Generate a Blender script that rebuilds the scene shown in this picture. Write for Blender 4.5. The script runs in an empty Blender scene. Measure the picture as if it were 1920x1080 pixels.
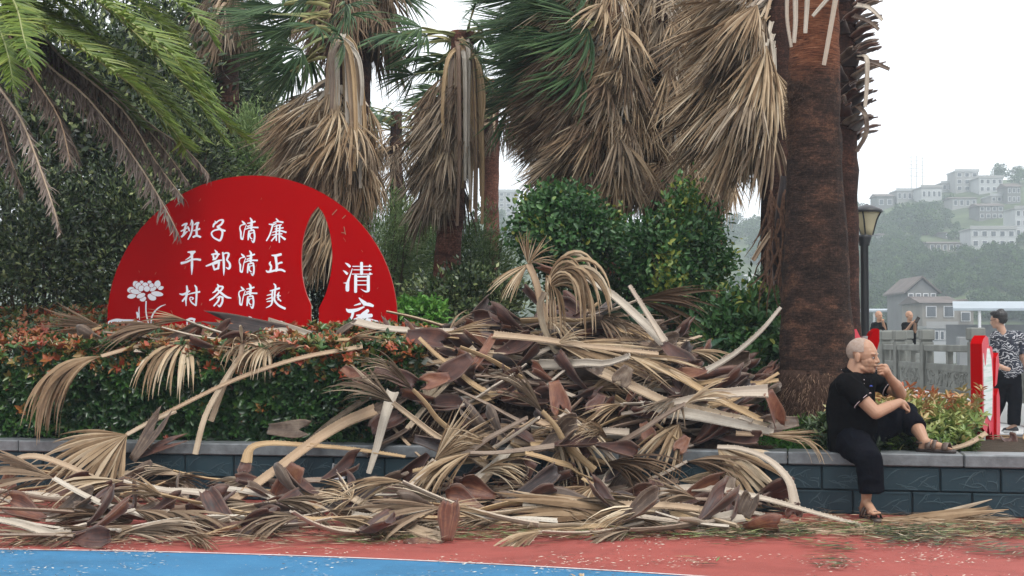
import bpy, bmesh, math, random
import numpy as np
from mathutils import Vector, Matrix, noise as mnoise
from mathutils.geometry import tessellate_polygon

random.seed(7); np.random.seed(7); mnoise.seed_set(3)
S = bpy.context.scene
COL = S.collection
R = math.radians
RU = random.uniform

# ------------------------------------------------------------------ camera, light, exposure
CAMZ = 1.22
PITCH = math.atan(100 / 2667)
cam_d = bpy.data.cameras.new('camera'); cam = bpy.data.objects.new('camera', cam_d); COL.objects.link(cam)
cam.location = (0, 0, CAMZ); cam.rotation_euler = (R(90) + PITCH, 0, 0)
cam_d.lens = 50; cam_d.sensor_width = 36; cam_d.clip_end = 4000; cam_d.clip_start = 0.05
S.camera = cam

SUN_EL, SUN_ROT = R(58), R(150)
W = bpy.data.worlds.new('World'); S.world = W; W.use_nodes = True
nt = W.node_tree; nt.nodes.clear()
sky = nt.nodes.new('ShaderNodeTexSky'); sky.sky_type = 'NISHITA'; sky.sun_disc = False
sky.sun_elevation = SUN_EL; sky.sun_rotation = SUN_ROT; sky.air_density = 1.0; sky.dust_density = 3.0; sky.ozone_density = 1.0
hs = nt.nodes.new('ShaderNodeHueSaturation'); hs.inputs['Saturation'].default_value = 0.10
mx = nt.nodes.new('ShaderNodeMixRGB'); mx.inputs[0].default_value = 0.75; mx.inputs[2].default_value = (9.6, 9.8, 10.2, 1)   # even cloud deck over the sky
bgn = nt.nodes.new('ShaderNodeBackground'); bgn.inputs[1].default_value = 0.122
wo = nt.nodes.new('ShaderNodeOutputWorld')
nt.links.new(sky.outputs[0], hs.inputs['Color']); nt.links.new(hs.outputs[0], mx.inputs[1])
nt.links.new(mx.outputs[0], bgn.inputs[0]); nt.links.new(bgn.outputs[0], wo.inputs[0])
sd = bpy.data.lights.new('sun', 'SUN'); sd.energy = 1.5; sd.angle = R(18); sd.color = (1, 0.97, 0.93)
sun = bpy.data.objects.new('sun', sd); COL.objects.link(sun)
az = SUN_ROT
sdir = Vector((math.sin(az) * math.cos(SUN_EL), math.cos(az) * math.cos(SUN_EL), math.sin(SUN_EL)))
sun.rotation_euler = sdir.to_track_quat('Z', 'Y').to_euler()
S.view_settings.view_transform = 'Standard'; S.view_settings.look = 'None'
S.view_settings.gamma = 1; S.view_settings.exposure = 0.62; S.view_settings.use_curve_mapping = False
S.cycles.max_bounces = 6; S.cycles.diffuse_bounces = 1; S.cycles.glossy_bounces = 2
S.cycles.transmission_bounces = 3; S.cycles.volume_bounces = 1; S.cycles.transparent_max_bounces = 6

# ------------------------------------------------------------------ photo geometry
F = 2667.0
cp, sp = math.cos(PITCH), math.sin(PITCH)
def at(px, py, Y):
    dx = (px - 960) / F; dy = (540 - py) / F
    d = Vector((dx, cp - dy * sp, sp + dy * cp))
    return Vector((0, 0, CAMZ)) + d * (Y / d.y)
def wallY(px):                      # depth of the front face of the planter wall seen at px
    return 10.556 / (1 + 0.2058 * (px - 960) / F)
def aw(px, py, d=0.0): return at(px, py, wallY(px) + d)
def yw(x): return 10.556 - 0.2058 * x
def ground_at(px, py, z=0.0):
    p = at(px, py, 10.0); d = p - Vector((0, 0, CAMZ))
    return Vector((0, 0, CAMZ)) + d * ((z - CAMZ) / d.z)

# ------------------------------------------------------------------ materials
MATS = {}
def sock(n, names):
    for k in names:
        if k in n.inputs: return n.inputs[k]
class NT:
    def __init__(s, name, rough=0.7, spec=0.3):
        s.m = bpy.data.materials.new(name); s.m.use_nodes = True; s.t = s.m.node_tree
        s.b = s.t.nodes['Principled BSDF']; s.b.inputs['Roughness'].default_value = rough
        s.b.inputs['Specular IOR Level'].default_value = spec
        MATS[name] = s.m
    def n(s, typ, **kw):
        x = s.t.nodes.new(typ)
        for k, v in kw.items():
            if hasattr(x, k): setattr(x, k, v)
            else: x.inputs[k].default_value = v
        return x
    def l(s, a, b): s.t.links.new(a, b)
    def coords(s, kind='Object', scale=(1, 1, 1)):
        tc = s.n('ShaderNodeTexCoord'); mp = s.n('ShaderNodeMapping'); mp.inputs['Scale'].default_value = scale
        s.l(tc.outputs[kind], mp.inputs[0]); return mp.outputs[0]
    def noise(s, vec, scale, detail=4, rough=0.6, dist=0.0):
        x = s.n('ShaderNodeTexNoise'); x.inputs['Scale'].default_value = scale; x.inputs['Detail'].default_value = detail
        x.inputs['Roughness'].default_value = rough; x.inputs['Distortion'].default_value = dist
        if vec is not None: s.l(vec, x.inputs['Vector'])
        return x.outputs['Fac']
    def ramp(s, fac, stops):
        r = s.n('ShaderNodeValToRGB'); e = r.color_ramp.elements
        while len(e) > len(stops): e.remove(e[-1])
        while len(e) < len(stops): e.new(0.5)
        for k, (p, c) in enumerate(stops):
            e[k].position = p; e[k].color = (*c, 1)
        s.l(fac, r.inputs[0]); return r.outputs[0]
    def mix(s, fac, a, b, mode='MIX'):
        x = s.n('ShaderNodeMixRGB'); x.blend_type = mode
        for i, v in ((0, fac), (1, a), (2, b)):
            if isinstance(v, (int, float)): x.inputs[i].default_value = v
            elif isinstance(v, tuple): x.inputs[i].default_value = (*v, 1)
            else: s.l(v, x.inputs[i])
        return x.outputs[0]
    def math(s, op, a, b=0.0):
        x = s.n('ShaderNodeMath'); x.operation = op
        for i, v in ((0, a), (1, b)):
            if isinstance(v, (int, float)): x.inputs[i].default_value = v
            else: s.l(v, x.inputs[i])
        return x.outputs[0]
    def orand(s): return s.n('ShaderNodeObjectInfo').outputs['Random']
    def attr(s, name='tint'):
        a = s.n('ShaderNodeAttribute'); a.attribute_name = name; return a.outputs['Fac']
    def col(s, c):
        if isinstance(c, tuple): s.b.inputs['Base Color'].default_value = (*c, 1)
        else: s.l(c, s.b.inputs['Base Color'])
    def bump(s, h, strength=0.4, dist=0.01):
        x = s.n('ShaderNodeBump'); x.inputs['Strength'].default_value = strength; x.inputs['Distance'].default_value = dist
        s.l(h, x.inputs['Height']); s.l(x.outputs[0], s.b.inputs['Normal'])
    def translucent(s, color, fac):
        o = s.t.nodes['Material Output']; tr = s.n('ShaderNodeBsdfTranslucent'); mxs = s.n('ShaderNodeMixShader')
        if isinstance(color, tuple): tr.inputs[0].default_value = (*color, 1)
        else: s.l(color, tr.inputs[0])
        mxs.inputs[0].default_value = fac
        s.l(s.b.outputs[0], mxs.inputs[1]); s.l(tr.outputs[0], mxs.inputs[2]); s.l(mxs.outputs[0], o.inputs[0])

def simple(name, c, rough=0.6, spec=0.3, var=0.15, scale=8, bump=0.0, metal=0.0):
    n = NT(name, rough, spec); v = n.coords(); f = n.noise(v, scale)
    a = tuple(x * (1 - var) for x in c); b = tuple(min(1, x * (1 + var)) for x in c)
    n.col(n.ramp(f, [(0.3, a), (0.7, b)]))
    if bump: n.bump(n.noise(v, scale * 6), bump, 0.01)
    n.b.inputs['Metallic'].default_value = metal
    return n.m

def leafmat(name, stops, rough=0.5, spec=0.4, tr=0.22, trc=None, coarse=1.2):
    n = NT(name, rough, spec); v = n.coords(); t = n.attr()
    c = n.ramp(t, stops)
    f = n.noise(v, coarse, 3)
    c2 = n.mix(n.math('MULTIPLY', f, 0.55), c, n.mix(1.0, c, (0.55, 0.6, 0.5), 'MULTIPLY'))
    n.col(c2); n.translucent(c2 if trc is None else trc, tr)
    return n.m

# dead palm leaves: straw with a per-frond and per-strand shift
def deadmat(name, cols, grey=0.0):
    n = NT(name, 0.75, 0.2); v = n.coords(); t = n.attr(); r = n.orand()
    f = n.noise(v, 9, 5)
    a = n.ramp(n.math('ADD', n.math('MULTIPLY', t, 0.6), n.math('MULTIPLY', f, 0.4)), cols)
    b = n.mix(n.math('MULTIPLY', r, 0.9), a, n.mix(1.0, a, (0.52, 0.46, 0.42), 'MULTIPLY'))
    n.col(b); n.translucent(b, 0.12)
    n.bump(n.noise(v, 90, 2), 0.25, 0.004)
    return n.m
STRAW = deadmat('dry_straw_leaf', [(0.22, (0.075, 0.045, 0.026)), (0.42, (0.26, 0.175, 0.10)), (0.62, (0.47, 0.355, 0.225)), (0.82, (0.66, 0.56, 0.41))])
GREYSTRAW = deadmat('weathered_grey_leaf', [(0.22, (0.045, 0.033, 0.024)), (0.42, (0.16, 0.118, 0.08)), (0.62, (0.32, 0.25, 0.175)), (0.82, (0.52, 0.44, 0.335))])
BROWNLEAF = deadmat('brown_dead_leaf', [(0.15, (0.07, 0.045, 0.03)), (0.4, (0.15, 0.10, 0.065)), (0.65, (0.24, 0.17, 0.11)), (0.9, (0.34, 0.26, 0.18))])
ASHLEAF = deadmat('ashen_dead_leaflet', [(0.1, (0.06, 0.044, 0.036)), (0.4, (0.14, 0.108, 0.09)), (0.65, (0.27, 0.22, 0.185)), (0.9, (0.56, 0.50, 0.45))])
PALMGREEN = leafmat('palm_green', [(0.0, (0.022, 0.055, 0.022)), (0.5, (0.055, 0.115, 0.045)), (1.0, (0.14, 0.22, 0.09))], 0.5, 0.35)
DATEGREEN = leafmat('date_palm_green', [(0.0, (0.035, 0.065, 0.012)), (0.45, (0.11, 0.18, 0.03)), (0.8, (0.23, 0.31, 0.06)), (1.0, (0.36, 0.37, 0.09))], 0.45, 0.4, 0.3)
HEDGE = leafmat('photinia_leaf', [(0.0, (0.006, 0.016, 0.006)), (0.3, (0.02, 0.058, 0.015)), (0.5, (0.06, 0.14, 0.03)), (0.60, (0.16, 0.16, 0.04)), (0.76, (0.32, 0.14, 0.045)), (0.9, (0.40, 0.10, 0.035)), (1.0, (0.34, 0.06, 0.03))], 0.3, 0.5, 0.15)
YOUNG = leafmat('young_shoot_leaf', [(0.0, (0.05, 0.10, 0.03)), (0.4, (0.17, 0.26, 0.06)), (0.65, (0.36, 0.36, 0.12)), (0.85, (0.50, 0.26, 0.12)), (1.0, (0.55, 0.15, 0.07))], 0.35, 0.45, 0.2)
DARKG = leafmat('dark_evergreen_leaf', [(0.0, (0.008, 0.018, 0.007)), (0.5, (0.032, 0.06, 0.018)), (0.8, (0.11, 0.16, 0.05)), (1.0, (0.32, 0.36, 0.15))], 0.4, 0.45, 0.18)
MIDG = leafmat('mid_green_leaf', [(0.0, (0.018, 0.055, 0.018)), (0.5, (0.045, 0.125, 0.035)), (0.9, (0.095, 0.21, 0.055)), (1.0, (0.28, 0.30, 0.05))], 0.4, 0.45, 0.22)
LIGHTG = leafmat('light_green_leaf', [(0.0, (0.07, 0.13, 0.04)), (0.5, (0.19, 0.29, 0.10)), (1.0, (0.38, 0.48, 0.20))], 0.5, 0.3, 0.3)
BRIGHTG = leafmat('bright_green_leaf', [(0.0, (0.04, 0.13, 0.02)), (0.5, (0.11, 0.30, 0.045)), (1.0, (0.24, 0.46, 0.09))], 0.4, 0.4, 0.3)
CYCADG = leafmat('cycad_leaflet', [(0.0, (0.01, 0.03, 0.018)), (0.6, (0.03, 0.085, 0.045)), (1.0, (0.08, 0.17, 0.10))], 0.35, 0.5, 0.1)
FARG = leafmat('far_tree_leaf', [(0.0, (0.02, 0.045, 0.015)), (0.5, (0.05, 0.095, 0.03)), (1.0, (0.12, 0.19, 0.055))], 0.7, 0.2, 0.2, None, 0.08)

def vstreak(n, k=26):
    cv = n.n('ShaderNodeCombineXYZ'); n.l(n.math('MULTIPLY', n.attr(), k), cv.inputs[0]); tc = n.coords(scale=(2, 2, 2)); ad = n.n('ShaderNodeVectorMath'); ad.operation = 'ADD'; n.l(cv.outputs[0], ad.inputs[0]); n.l(tc, ad.inputs[1])
    return n.noise(ad.outputs[0], 1.0, 3, .65)
def petmat(name, c1, c2, c3, rough=0.6):
    n = NT(name, rough, 0.3); v = n.coords(scale=(1, 1, 1)); r = n.orand()
    f = n.math('ADD', n.math('MULTIPLY', n.noise(v, 5, 5), .5), n.math('MULTIPLY', vstreak(n, 14), .5)); f = n.math('MULTIPLY', n.math('SUBTRACT', f, .32), 2.6); g = n.noise(v, 60, 3)
    c = n.mix(f, c1, c2); c = n.mix(n.math('MULTIPLY', r, 0.7), c, c3)
    c = n.mix(n.math('MULTIPLY', g, 0.5), c, n.mix(1.0, c, (0.55, 0.5, 0.45), 'MULTIPLY'))
    n.col(c); n.bump(g, 0.3, 0.004); return n.m
PET = petmat('pale_petiole', (0.54, 0.46, 0.34), (0.30, 0.22, 0.15), (0.38, 0.25, 0.15))
PETB = petmat('grey_brown_petiole', (0.34, 0.28, 0.22), (0.16, 0.11, 0.08), (0.24, 0.15, 0.10))
PETW = petmat('bleached_petiole', (0.58, 0.54, 0.46), (0.36, 0.31, 0.25), (0.40, 0.31, 0.23))
PETT = petmat('tan_petiole', (0.50, 0.36, 0.20), (0.30, 0.19, 0.10), (0.42, 0.30, 0.17))
PETG = petmat('green_petiole', (0.20, 0.27, 0.10), (0.32, 0.34, 0.16), (0.38, 0.30, 0.12))
def sheathmat(name, a, b, c):
    n = NT(name, 0.5, 0.4); v = n.coords(); r = n.orand()
    f = n.noise(v, 6, 5, 0.65, 0.4); g = vstreak(n)
    col = n.ramp(n.math('ADD', n.math('MULTIPLY', f, .6), n.math('MULTIPLY', g, .4)), [(0.36, a), (0.5, b), (0.64, c)])
    e = n.math('ABSOLUTE', n.math('SUBTRACT', n.attr(), .5)); col = n.mix(n.ramp(e, [(.40, (0, 0, 0)), (.5, (.5, .5, .5))]), col, (0.15, 0.09, 0.055))
    col = n.mix(n.ramp(n.noise(v, 40, 4, .75), [(.55, (0, 0, 0)), (.75, (.6, .6, .6))]), col, n.mix(1.0, col, (.3, .25, .25), 'MULTIPLY'))
    col = n.mix(n.math('MULTIPLY', r, 0.5), col, n.mix(1.0, col, (0.6, 0.6, 0.6), 'MULTIPLY'))
    n.col(col); n.bump(g, 0.35, 0.005); n.b.inputs['Sheen Weight'].default_value = 0.15
    return n.m
SHEATH = sheathmat('maroon_leaf_base', (0.012, 0.005, 0.004), (0.055, 0.015, 0.008), (0.13, 0.048, 0.027))
SHEATHO = sheathmat('rusty_leaf_base', (0.04, 0.012, 0.008), (0.13, 0.038, 0.017), (0.25, 0.11, 0.050))
SHEATHG = sheathmat('grey_leaf_base', (0.03, 0.016, 0.010), (0.09, 0.056, 0.036), (0.24, 0.185, 0.13))
SHEATHD = sheathmat('black_brown_leaf_base', (0.012, 0.009, 0.009), (0.035, 0.022, 0.02), (0.10, 0.06, 0.05))
FIBRE = simple('palm_fibre', (0.13, 0.075, 0.05), 0.9, 0.1, 0.5, 30)
FIBREL = simple('pale_palm_fibre', (0.32, 0.22, 0.14), 0.9, 0.1, 0.5, 30)
WOOD = simple('twig_bark', (0.09, 0.07, 0.05), 0.9, 0.1, 0.3, 20, 0.3)

def trunkmat(name, dark, mid, light, orange_above=None):
    n = NT(name, 0.85, 0.2)
    v = n.coords(scale=(1, 1, 1))
    rings = n.noise(n.coords(scale=(5.0, 5.0, 75)), 1.0, 5, 0.75, 1.6)
    fine = n.noise(n.coords(scale=(90, 90, 9)), 1.0, 4, 0.7)
    blot = n.noise(n.coords(scale=(3.2, 3.2, 6)), 1.0, 5, 0.7)
    blot = n.math('ADD', n.math('MULTIPLY', blot, .6), n.math('MULTIPLY', n.noise(n.coords(scale=(9, 9, 22)), 1.0, 6, .8), .4)); c = n.ramp(blot, [(0.38, dark), (0.50, mid), (0.64, light)])
    c = n.mix(n.ramp(rings, [(0.36, (0, 0, 0)), (0.58, (1, 1, 1))]), n.mix(1.0, c, (0.6, 0.56, 0.55), 'MULTIPLY'), c)
    spk = n.noise(n.coords(scale=(40, 40, 55)), 1.0, 5, 0.8); c = n.mix(n.ramp(spk, [(.45, (0, 0, 0)), (.65, (1, 1, 1))]), n.mix(1.0, c, (0.6, 0.6, 0.6), 'MULTIPLY'), n.mix(1.0, c, (1.5, 1.4, 1.35), 'MULTIPLY'))
    c = n.mix(n.math('MULTIPLY', fine, 0.5), c, n.mix(1.0, c, (1.7, 1.6, 1.5), 'MULTIPLY'))
    if orange_above:
        sep = n.n('ShaderNodeSeparateXYZ'); n.l(v, sep.inputs[0])
        mr = n.n('ShaderNodeMapRange'); n.l(n.math('ADD', sep.outputs[2], n.math('MULTIPLY', blot, 0.5)), mr.inputs[0])
        mr.inputs[1].default_value = orange_above[0]; mr.inputs[2].default_value = orange_above[1]
        oc = n.ramp(rings, [(0.36, (0.03, 0.012, 0.008)), (0.46, (0.13, 0.045, 0.022)), (0.58, (0.25, 0.095, 0.045)), (0.72, (0.38, 0.24, 0.15))])
        c = n.mix(mr.outputs[0], c, oc)
    n.col(c); n.bump(n.math('ADD', rings, n.math('MULTIPLY', fine, 0.7)), 0.9, 0.02)
    return n.m
TRUNKA = trunkmat('big_palm_bark', (0.012, 0.008, 0.006), (0.040, 0.025, 0.019), (0.135, 0.070, 0.045), (3.2, 3.42))
TRUNKD = trunkmat('dark_palm_bark', (0.02, 0.011, 0.009), (0.05, 0.026, 0.02), (0.12, 0.055, 0.038))
TRUNKR = trunkmat('red_palm_bark', (0.06, 0.03, 0.022), (0.15, 0.065, 0.045), (0.27, 0.14, 0.10))

# ------------------------------------------------------------------ mesh helpers
def link(o, parent=None):
    COL.objects.link(o)
    if parent is not None: o.parent = parent
    return o
def mesh_from(name, V, Fc, mats, tint=None, matidx=None, smooth=False):
    me = bpy.data.meshes.new(name); me.from_pydata([tuple(v) for v in V], [], Fc)
    for m in (mats if isinstance(mats, (list, tuple)) else [mats]): me.materials.append(m)
    if tint is not None:
        a = me.attributes.new('tint', 'FLOAT', 'POINT'); a.data.foreach_set('value', np.asarray(tint, dtype=np.float32))
    if matidx is not None: me.polygons.foreach_set('material_index', matidx)
    if smooth: me.polygons.foreach_set('use_smooth', [True] * len(me.polygons))
    me.update(); return me
def tag(o, label=None, cat=None, group=None, kind=None):
    if label: o['label'] = label
    if cat: o['category'] = cat
    if group: o['group'] = group
    if kind: o['kind'] = kind
    return o
def empty(name, loc=(0, 0, 0), rz=0, label=None, cat=None, group=None):
    o = bpy.data.objects.new(name, None); COL.objects.link(o); o.location = loc; o.rotation_euler = (0, 0, rz)
    o.empty_display_size = 0.1
    return tag(o, label, cat, group)
def place(name, me, parent=None, loc=(0, 0, 0), rot=None, scale=None):
    o = bpy.data.objects.new(name, me); link(o, parent); o.location = loc
    if rot is not None:
        if isinstance(rot, Matrix): o.rotation_euler = rot.to_euler()
        else: o.rotation_euler = rot
    if scale is not None: o.scale = (scale,) * 3 if isinstance(scale, (int, float)) else scale
    return o

class MB:
    def __init__(s): s.v = []; s.f = []; s.t = []; s.mi = []
    def add(s, V, Fc, tint=0.5, mi=0):
        b = len(s.v); s.v += [Vector(p) for p in V]; s.f += [tuple(b + i for i in f) for f in Fc]
        s.t += list(tint) if hasattr(tint, '__len__') else [tint] * len(V); s.mi += [mi] * len(Fc)
    def box(s, c, d, rz=0, mi=0, tint=0.5, bev=0.0, rot=None):
        x, y, z = d[0] / 2, d[1] / 2, d[2] / 2
        M = rot if rot is not None else Matrix.Rotation(rz, 3, 'Z')
        if bev <= 0:
            P = [(i * x, j * y, k * z) for k in (-1, 1) for j in (-1, 1) for i in (-1, 1)]
            s.add([Vector(c) + M @ Vector(p) for p in P], [(0, 2, 3, 1), (4, 5, 7, 6), (0, 1, 5, 4), (2, 6, 7, 3), (0, 4, 6, 2), (1, 3, 7, 5)], tint, mi)
        else:
            bm = bmesh.new(); bmesh.ops.create_cube(bm, size=1)
            for v in bm.verts: v.co = Vector((v.co.x * 2 * x, v.co.y * 2 * y, v.co.z * 2 * z))
            bmesh.ops.bevel(bm, geom=bm.edges[:], offset=bev, segments=1, affect='EDGES')
            bm.verts.index_update()
            s.add([Vector(c) + M @ v.co for v in bm.verts], [tuple(v.index for v in f.verts) for f in bm.faces], tint, mi); bm.free()
    def tube(s, P, rad, n=8, mi=0, tint=0.5, cap=True):
        P = [Vector(p) for p in P]; m = len(P)
        if not hasattr(rad, '__len__'): rad = [rad] * m
        V = []; prev = None
        for i in range(m):
            t = (P[min(i + 1, m - 1)] - P[max(i - 1, 0)]).normalized()
            if prev is None: a = t.orthogonal().normalized()
            else:
                a = (prev - t * prev.dot(t))
                a = a.normalized() if a.length > 1e-6 else t.orthogonal().normalized()
            prev = a; b = t.cross(a)
            V += [P[i] + (a * math.cos(2 * math.pi * k / n) + b * math.sin(2 * math.pi * k / n)) * rad[i] for k in range(n)]
        Fc = [(i * n + k, i * n + (k + 1) % n, (i + 1) * n + (k + 1) % n, (i + 1) * n + k) for i in range(m - 1) for k in range(n)]
        if cap: Fc += [tuple(range(n - 1, -1, -1)), tuple((m - 1) * n + k for k in range(n))]
        s.add(V, Fc, tint, mi)
    def lathe(s, c, prof, n=16, mi=0):     # prof: (radius, z)
        c = Vector(c); V = [c + Vector((r * math.cos(2 * math.pi * k / n), r * math.sin(2 * math.pi * k / n), z)) for r, z in prof for k in range(n)]
        m = len(prof)
        Fc = [(i * n + k, i * n + (k + 1) % n, (i + 1) * n + (k + 1) % n, (i + 1) * n + k) for i in range(m - 1) for k in range(n)]
        Fc += [tuple(range(n - 1, -1, -1)), tuple((m - 1) * n + k for k in range(n))]
        s.add(V, Fc, 0.5, mi)
    def grid_thick(s, G, thick, tint=0.5, mi=0):      # G[i][j] surface grid with thickness
        ni, nj = len(G), len(G[0]); N = []
        for i in range(ni):
            for j in range(nj):
                a = G[min(i + 1, ni - 1)][j] - G[max(i - 1, 0)][j]; b = G[i][min(j + 1, nj - 1)] - G[i][max(j - 1, 0)]
                nn = a.cross(b); N.append(nn.normalized() if nn.length > 1e-9 else Vector((0, 0, 1)))
        top = [G[i][j] for i in range(ni) for j in range(nj)]
        th = thick if callable(thick) else (lambda i: thick)
        bot = [top[k] - N[k] * th(k // nj) for k in range(len(top))]
        o = len(top); Fc = []
        for i in range(ni - 1):
            for j in range(nj - 1):
                q = (i * nj + j, (i + 1) * nj + j, (i + 1) * nj + j + 1, i * nj + j + 1)
                Fc.append(q); Fc.append(tuple(o + k for k in reversed(q)))
        for i in range(ni - 1):
            Fc.append((i * nj, o + i * nj, o + (i + 1) * nj, (i + 1) * nj))
            k = nj - 1; Fc.append((i * nj + k, (i + 1) * nj + k, o + (i + 1) * nj + k, o + i * nj + k))
        for j in range(nj - 1):
            Fc.append((j, j + 1, o + j + 1, o + j)); k = (ni - 1) * nj
            Fc.append((k + j, o + k + j, o + k + j + 1, k + j + 1))
        s.add(top + bot, Fc, tint, mi)
    def mesh(s, name, mats, smooth=False): return mesh_from(name, s.v, s.f, mats, s.t, s.mi, smooth)
    def build(s, name, mats, parent=None, smooth=False):
        return place(name, s.mesh(name, mats, smooth), parent)

def catmull(P, n):
    P = [Vector(p) for p in P]
    if len(P) == 2: return [P[0].lerp(P[1], i / n) for i in range(n + 1)]
    Q = [P[0] * 2 - P[1]] + P + [P[-1] * 2 - P[-2]]; out = []
    m = len(P) - 1
    for k in range(n + 1):
        u = k / n * m; i = min(int(u), m - 1); t = u - i
        a, b, c, d = Q[i], Q[i + 1], Q[i + 2], Q[i + 3]
        out.append(0.5 * ((2 * b) + (c - a) * t + (2 * a - 5 * b + 4 * c - d) * t * t + (3 * b - a - 3 * c + d) * t ** 3))
    return out
def resample(P, n):
    L = [0]
    for i in range(1, len(P)): L.append(L[-1] + (P[i] - P[i - 1]).length)
    out = []
    for k in range(n + 1):
        s = L[-1] * k / n; i = 1
        while i < len(L) - 1 and L[i] < s: i += 1
        d = L[i] - L[i - 1]; out.append(P[i - 1].lerp(P[i], 0 if d == 0 else (s - L[i - 1]) / d))
    return out

# leaf clouds as one mesh (numpy)
def leaf_cloud(name, C, D, N, L, Wd, tint, mat, parent=None, six=True):
    C, D, N = (np.asarray(a, dtype=np.float64) for a in (C, D, N)); L = np.asarray(L)[:, None]; Wd = np.asarray(Wd)[:, None]
    D = D / np.linalg.norm(D, axis=1, keepdims=True)
    T = np.cross(N, D); T /= np.maximum(np.linalg.norm(T, axis=1, keepdims=True), 1e-6); N = np.cross(D, T)
    n = len(C)
    if six:      # base, left, left2, tip, right2, right  folded along the midrib
        pts = [C, C + D * L * .3 + T * Wd * .5 + N * Wd * .22, C + D * L * .7 + T * Wd * .42 + N * Wd * .15, C + D * L - N * L * .12,
               C + D * L * .7 - T * Wd * .42 + N * Wd * .15, C + D * L * .3 - T * Wd * .5 + N * Wd * .22]
        V = np.stack(pts, 1).reshape(-1, 3); k = 6
        base = np.arange(n)[:, None] * 6
        Fi = np.concatenate([base + np.array([0, 1, 2, 3]), base + np.array([0, 3, 4, 5])], 1).reshape(-1, 4)
    else:
        pts = [C, C + D * L * .45 + T * Wd * .5, C + D * L, C + D * L * .45 - T * Wd * .5]
        V = np.stack(pts, 1).reshape(-1, 3); k = 4
        Fi = np.arange(n)[:, None] * 4 + np.array([0, 1, 2, 3])
    me = bpy.data.meshes.new(name)
    me.vertices.add(len(V)); me.vertices.foreach_set('co', V.astype(np.float32).ravel())
    me.loops.add(Fi.size); me.loops.foreach_set('vertex_index', Fi.astype(np.int32).ravel())
    me.polygons.add(len(Fi)); me.polygons.foreach_set('loop_start', (np.arange(len(Fi)) * 4).astype(np.int32))
    me.polygons.foreach_set('loop_total', np.full(len(Fi), 4, dtype=np.int32))
    me.materials.append(mat); me.update(calc_edges=True)
    a = me.attributes.new('tint', 'FLOAT', 'POINT'); a.data.foreach_set('value', np.repeat(np.asarray(tint, dtype=np.float32), k))
    return place(name, me, parent)
def rand_dir(n):
    v = np.random.normal(size=(n, 3)); return v / np.linalg.norm(v, axis=1, keepdims=True)

# ------------------------------------------------------------------ setting: ground, court, water, terrain
def court_mat(name, base, spotc, chip):
    n = NT(name, 0.72, 0.3); v = n.coords(); g = n.noise(v, 260, 2, 0.8); m = n.noise(v, 2.2, 5, 0.6); d = n.noise(v, 34, 4, 0.7)
    c = n.mix(n.ramp(g, [(0.42, (0, 0, 0)), (0.62, (1, 1, 1))]), base, spotc)
    c = n.mix(n.ramp(m, [(0.35, (0, 0, 0)), (0.75, (.55, .55, .55))]), c, n.mix(1.0, c, (0.62, 0.62, 0.64), 'MULTIPLY'))
    st = n.noise(v, .9, 6, .75, 1.2); c = n.mix(n.ramp(st, [(.48, (0, 0, 0)), (.72, (.7, .7, .7))]), c, n.mix(1.0, c, (0.55, 0.52, 0.5), 'MULTIPLY'))
    c = n.mix(n.ramp(d, [(0.63, (0, 0, 0)), (0.70, (.6, .6, .6))]), c, chip)
    n.col(c); n.bump(g, 0.5, 0.004); return n.m
RED = court_mat('red_rubber_court', (0.27, 0.050, 0.038), (0.36, 0.092, 0.072), (0.34, 0.20, 0.16))
BLUE = court_mat('blue_rubber_court', (0.028, 0.145, 0.29), (0.05, 0.205, 0.36), (0.20, 0.31, 0.38))
LINE = simple('pale_court_line', (0.50, 0.50, 0.50), 0.7, 0.3, 0.3, 30)
GROUND = simple('park_ground', (0.20, 0.19, 0.16), 0.9, 0.2, 0.2, 3)
SOIL = simple('planter_soil', (0.055, 0.042, 0.03), 0.95, 0.1, 0.4, 20, 0.6)
def paving_mat():
    n = NT('pale_stone_paving', 0.6, 0.3); v = n.coords(); b = n.n('ShaderNodeTexBrick'); n.l(v, b.inputs['Vector'])
    b.inputs['Scale'].default_value = 1.0; b.inputs['Brick Width'].default_value = 0.8; b.inputs['Row Height'].default_value = 0.4; b.inputs['Mortar Size'].default_value = 0.008
    b.inputs['Color1'].default_value = (0.46, 0.46, 0.45, 1); b.inputs['Color2'].default_value = (0.56, 0.56, 0.54, 1); b.inputs['Mortar'].default_value = (0.25, 0.25, 0.25, 1)
    n.col(n.mix(n.math('MULTIPLY', n.noise(v, 3, 4), 0.4), b.outputs[0], (0.36, 0.36, 0.36))); return n.m
PAVING = paving_mat()
def sheet(name, pts, z, m, cat_kind='structure'):
    o = place(name, mesh_from(name, [(x, y, z) for x, y in pts], [tuple(range(len(pts)))], m)); tag(o, kind=cat_kind); return o
# the ground to the waterside, then terrain under and beyond the water
shore = [(9.5, 16), (9.2, 20), (8.3, 24), (8.6, 28), (8.9, 33), (13.5, 40), (15, 44), (-300, 60)]
sheet('ground', [(-300, -40), (300, -40), (300, 12), (60, 13)] + [(11.5, 14)] + shore, 0.0, GROUND)
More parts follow.
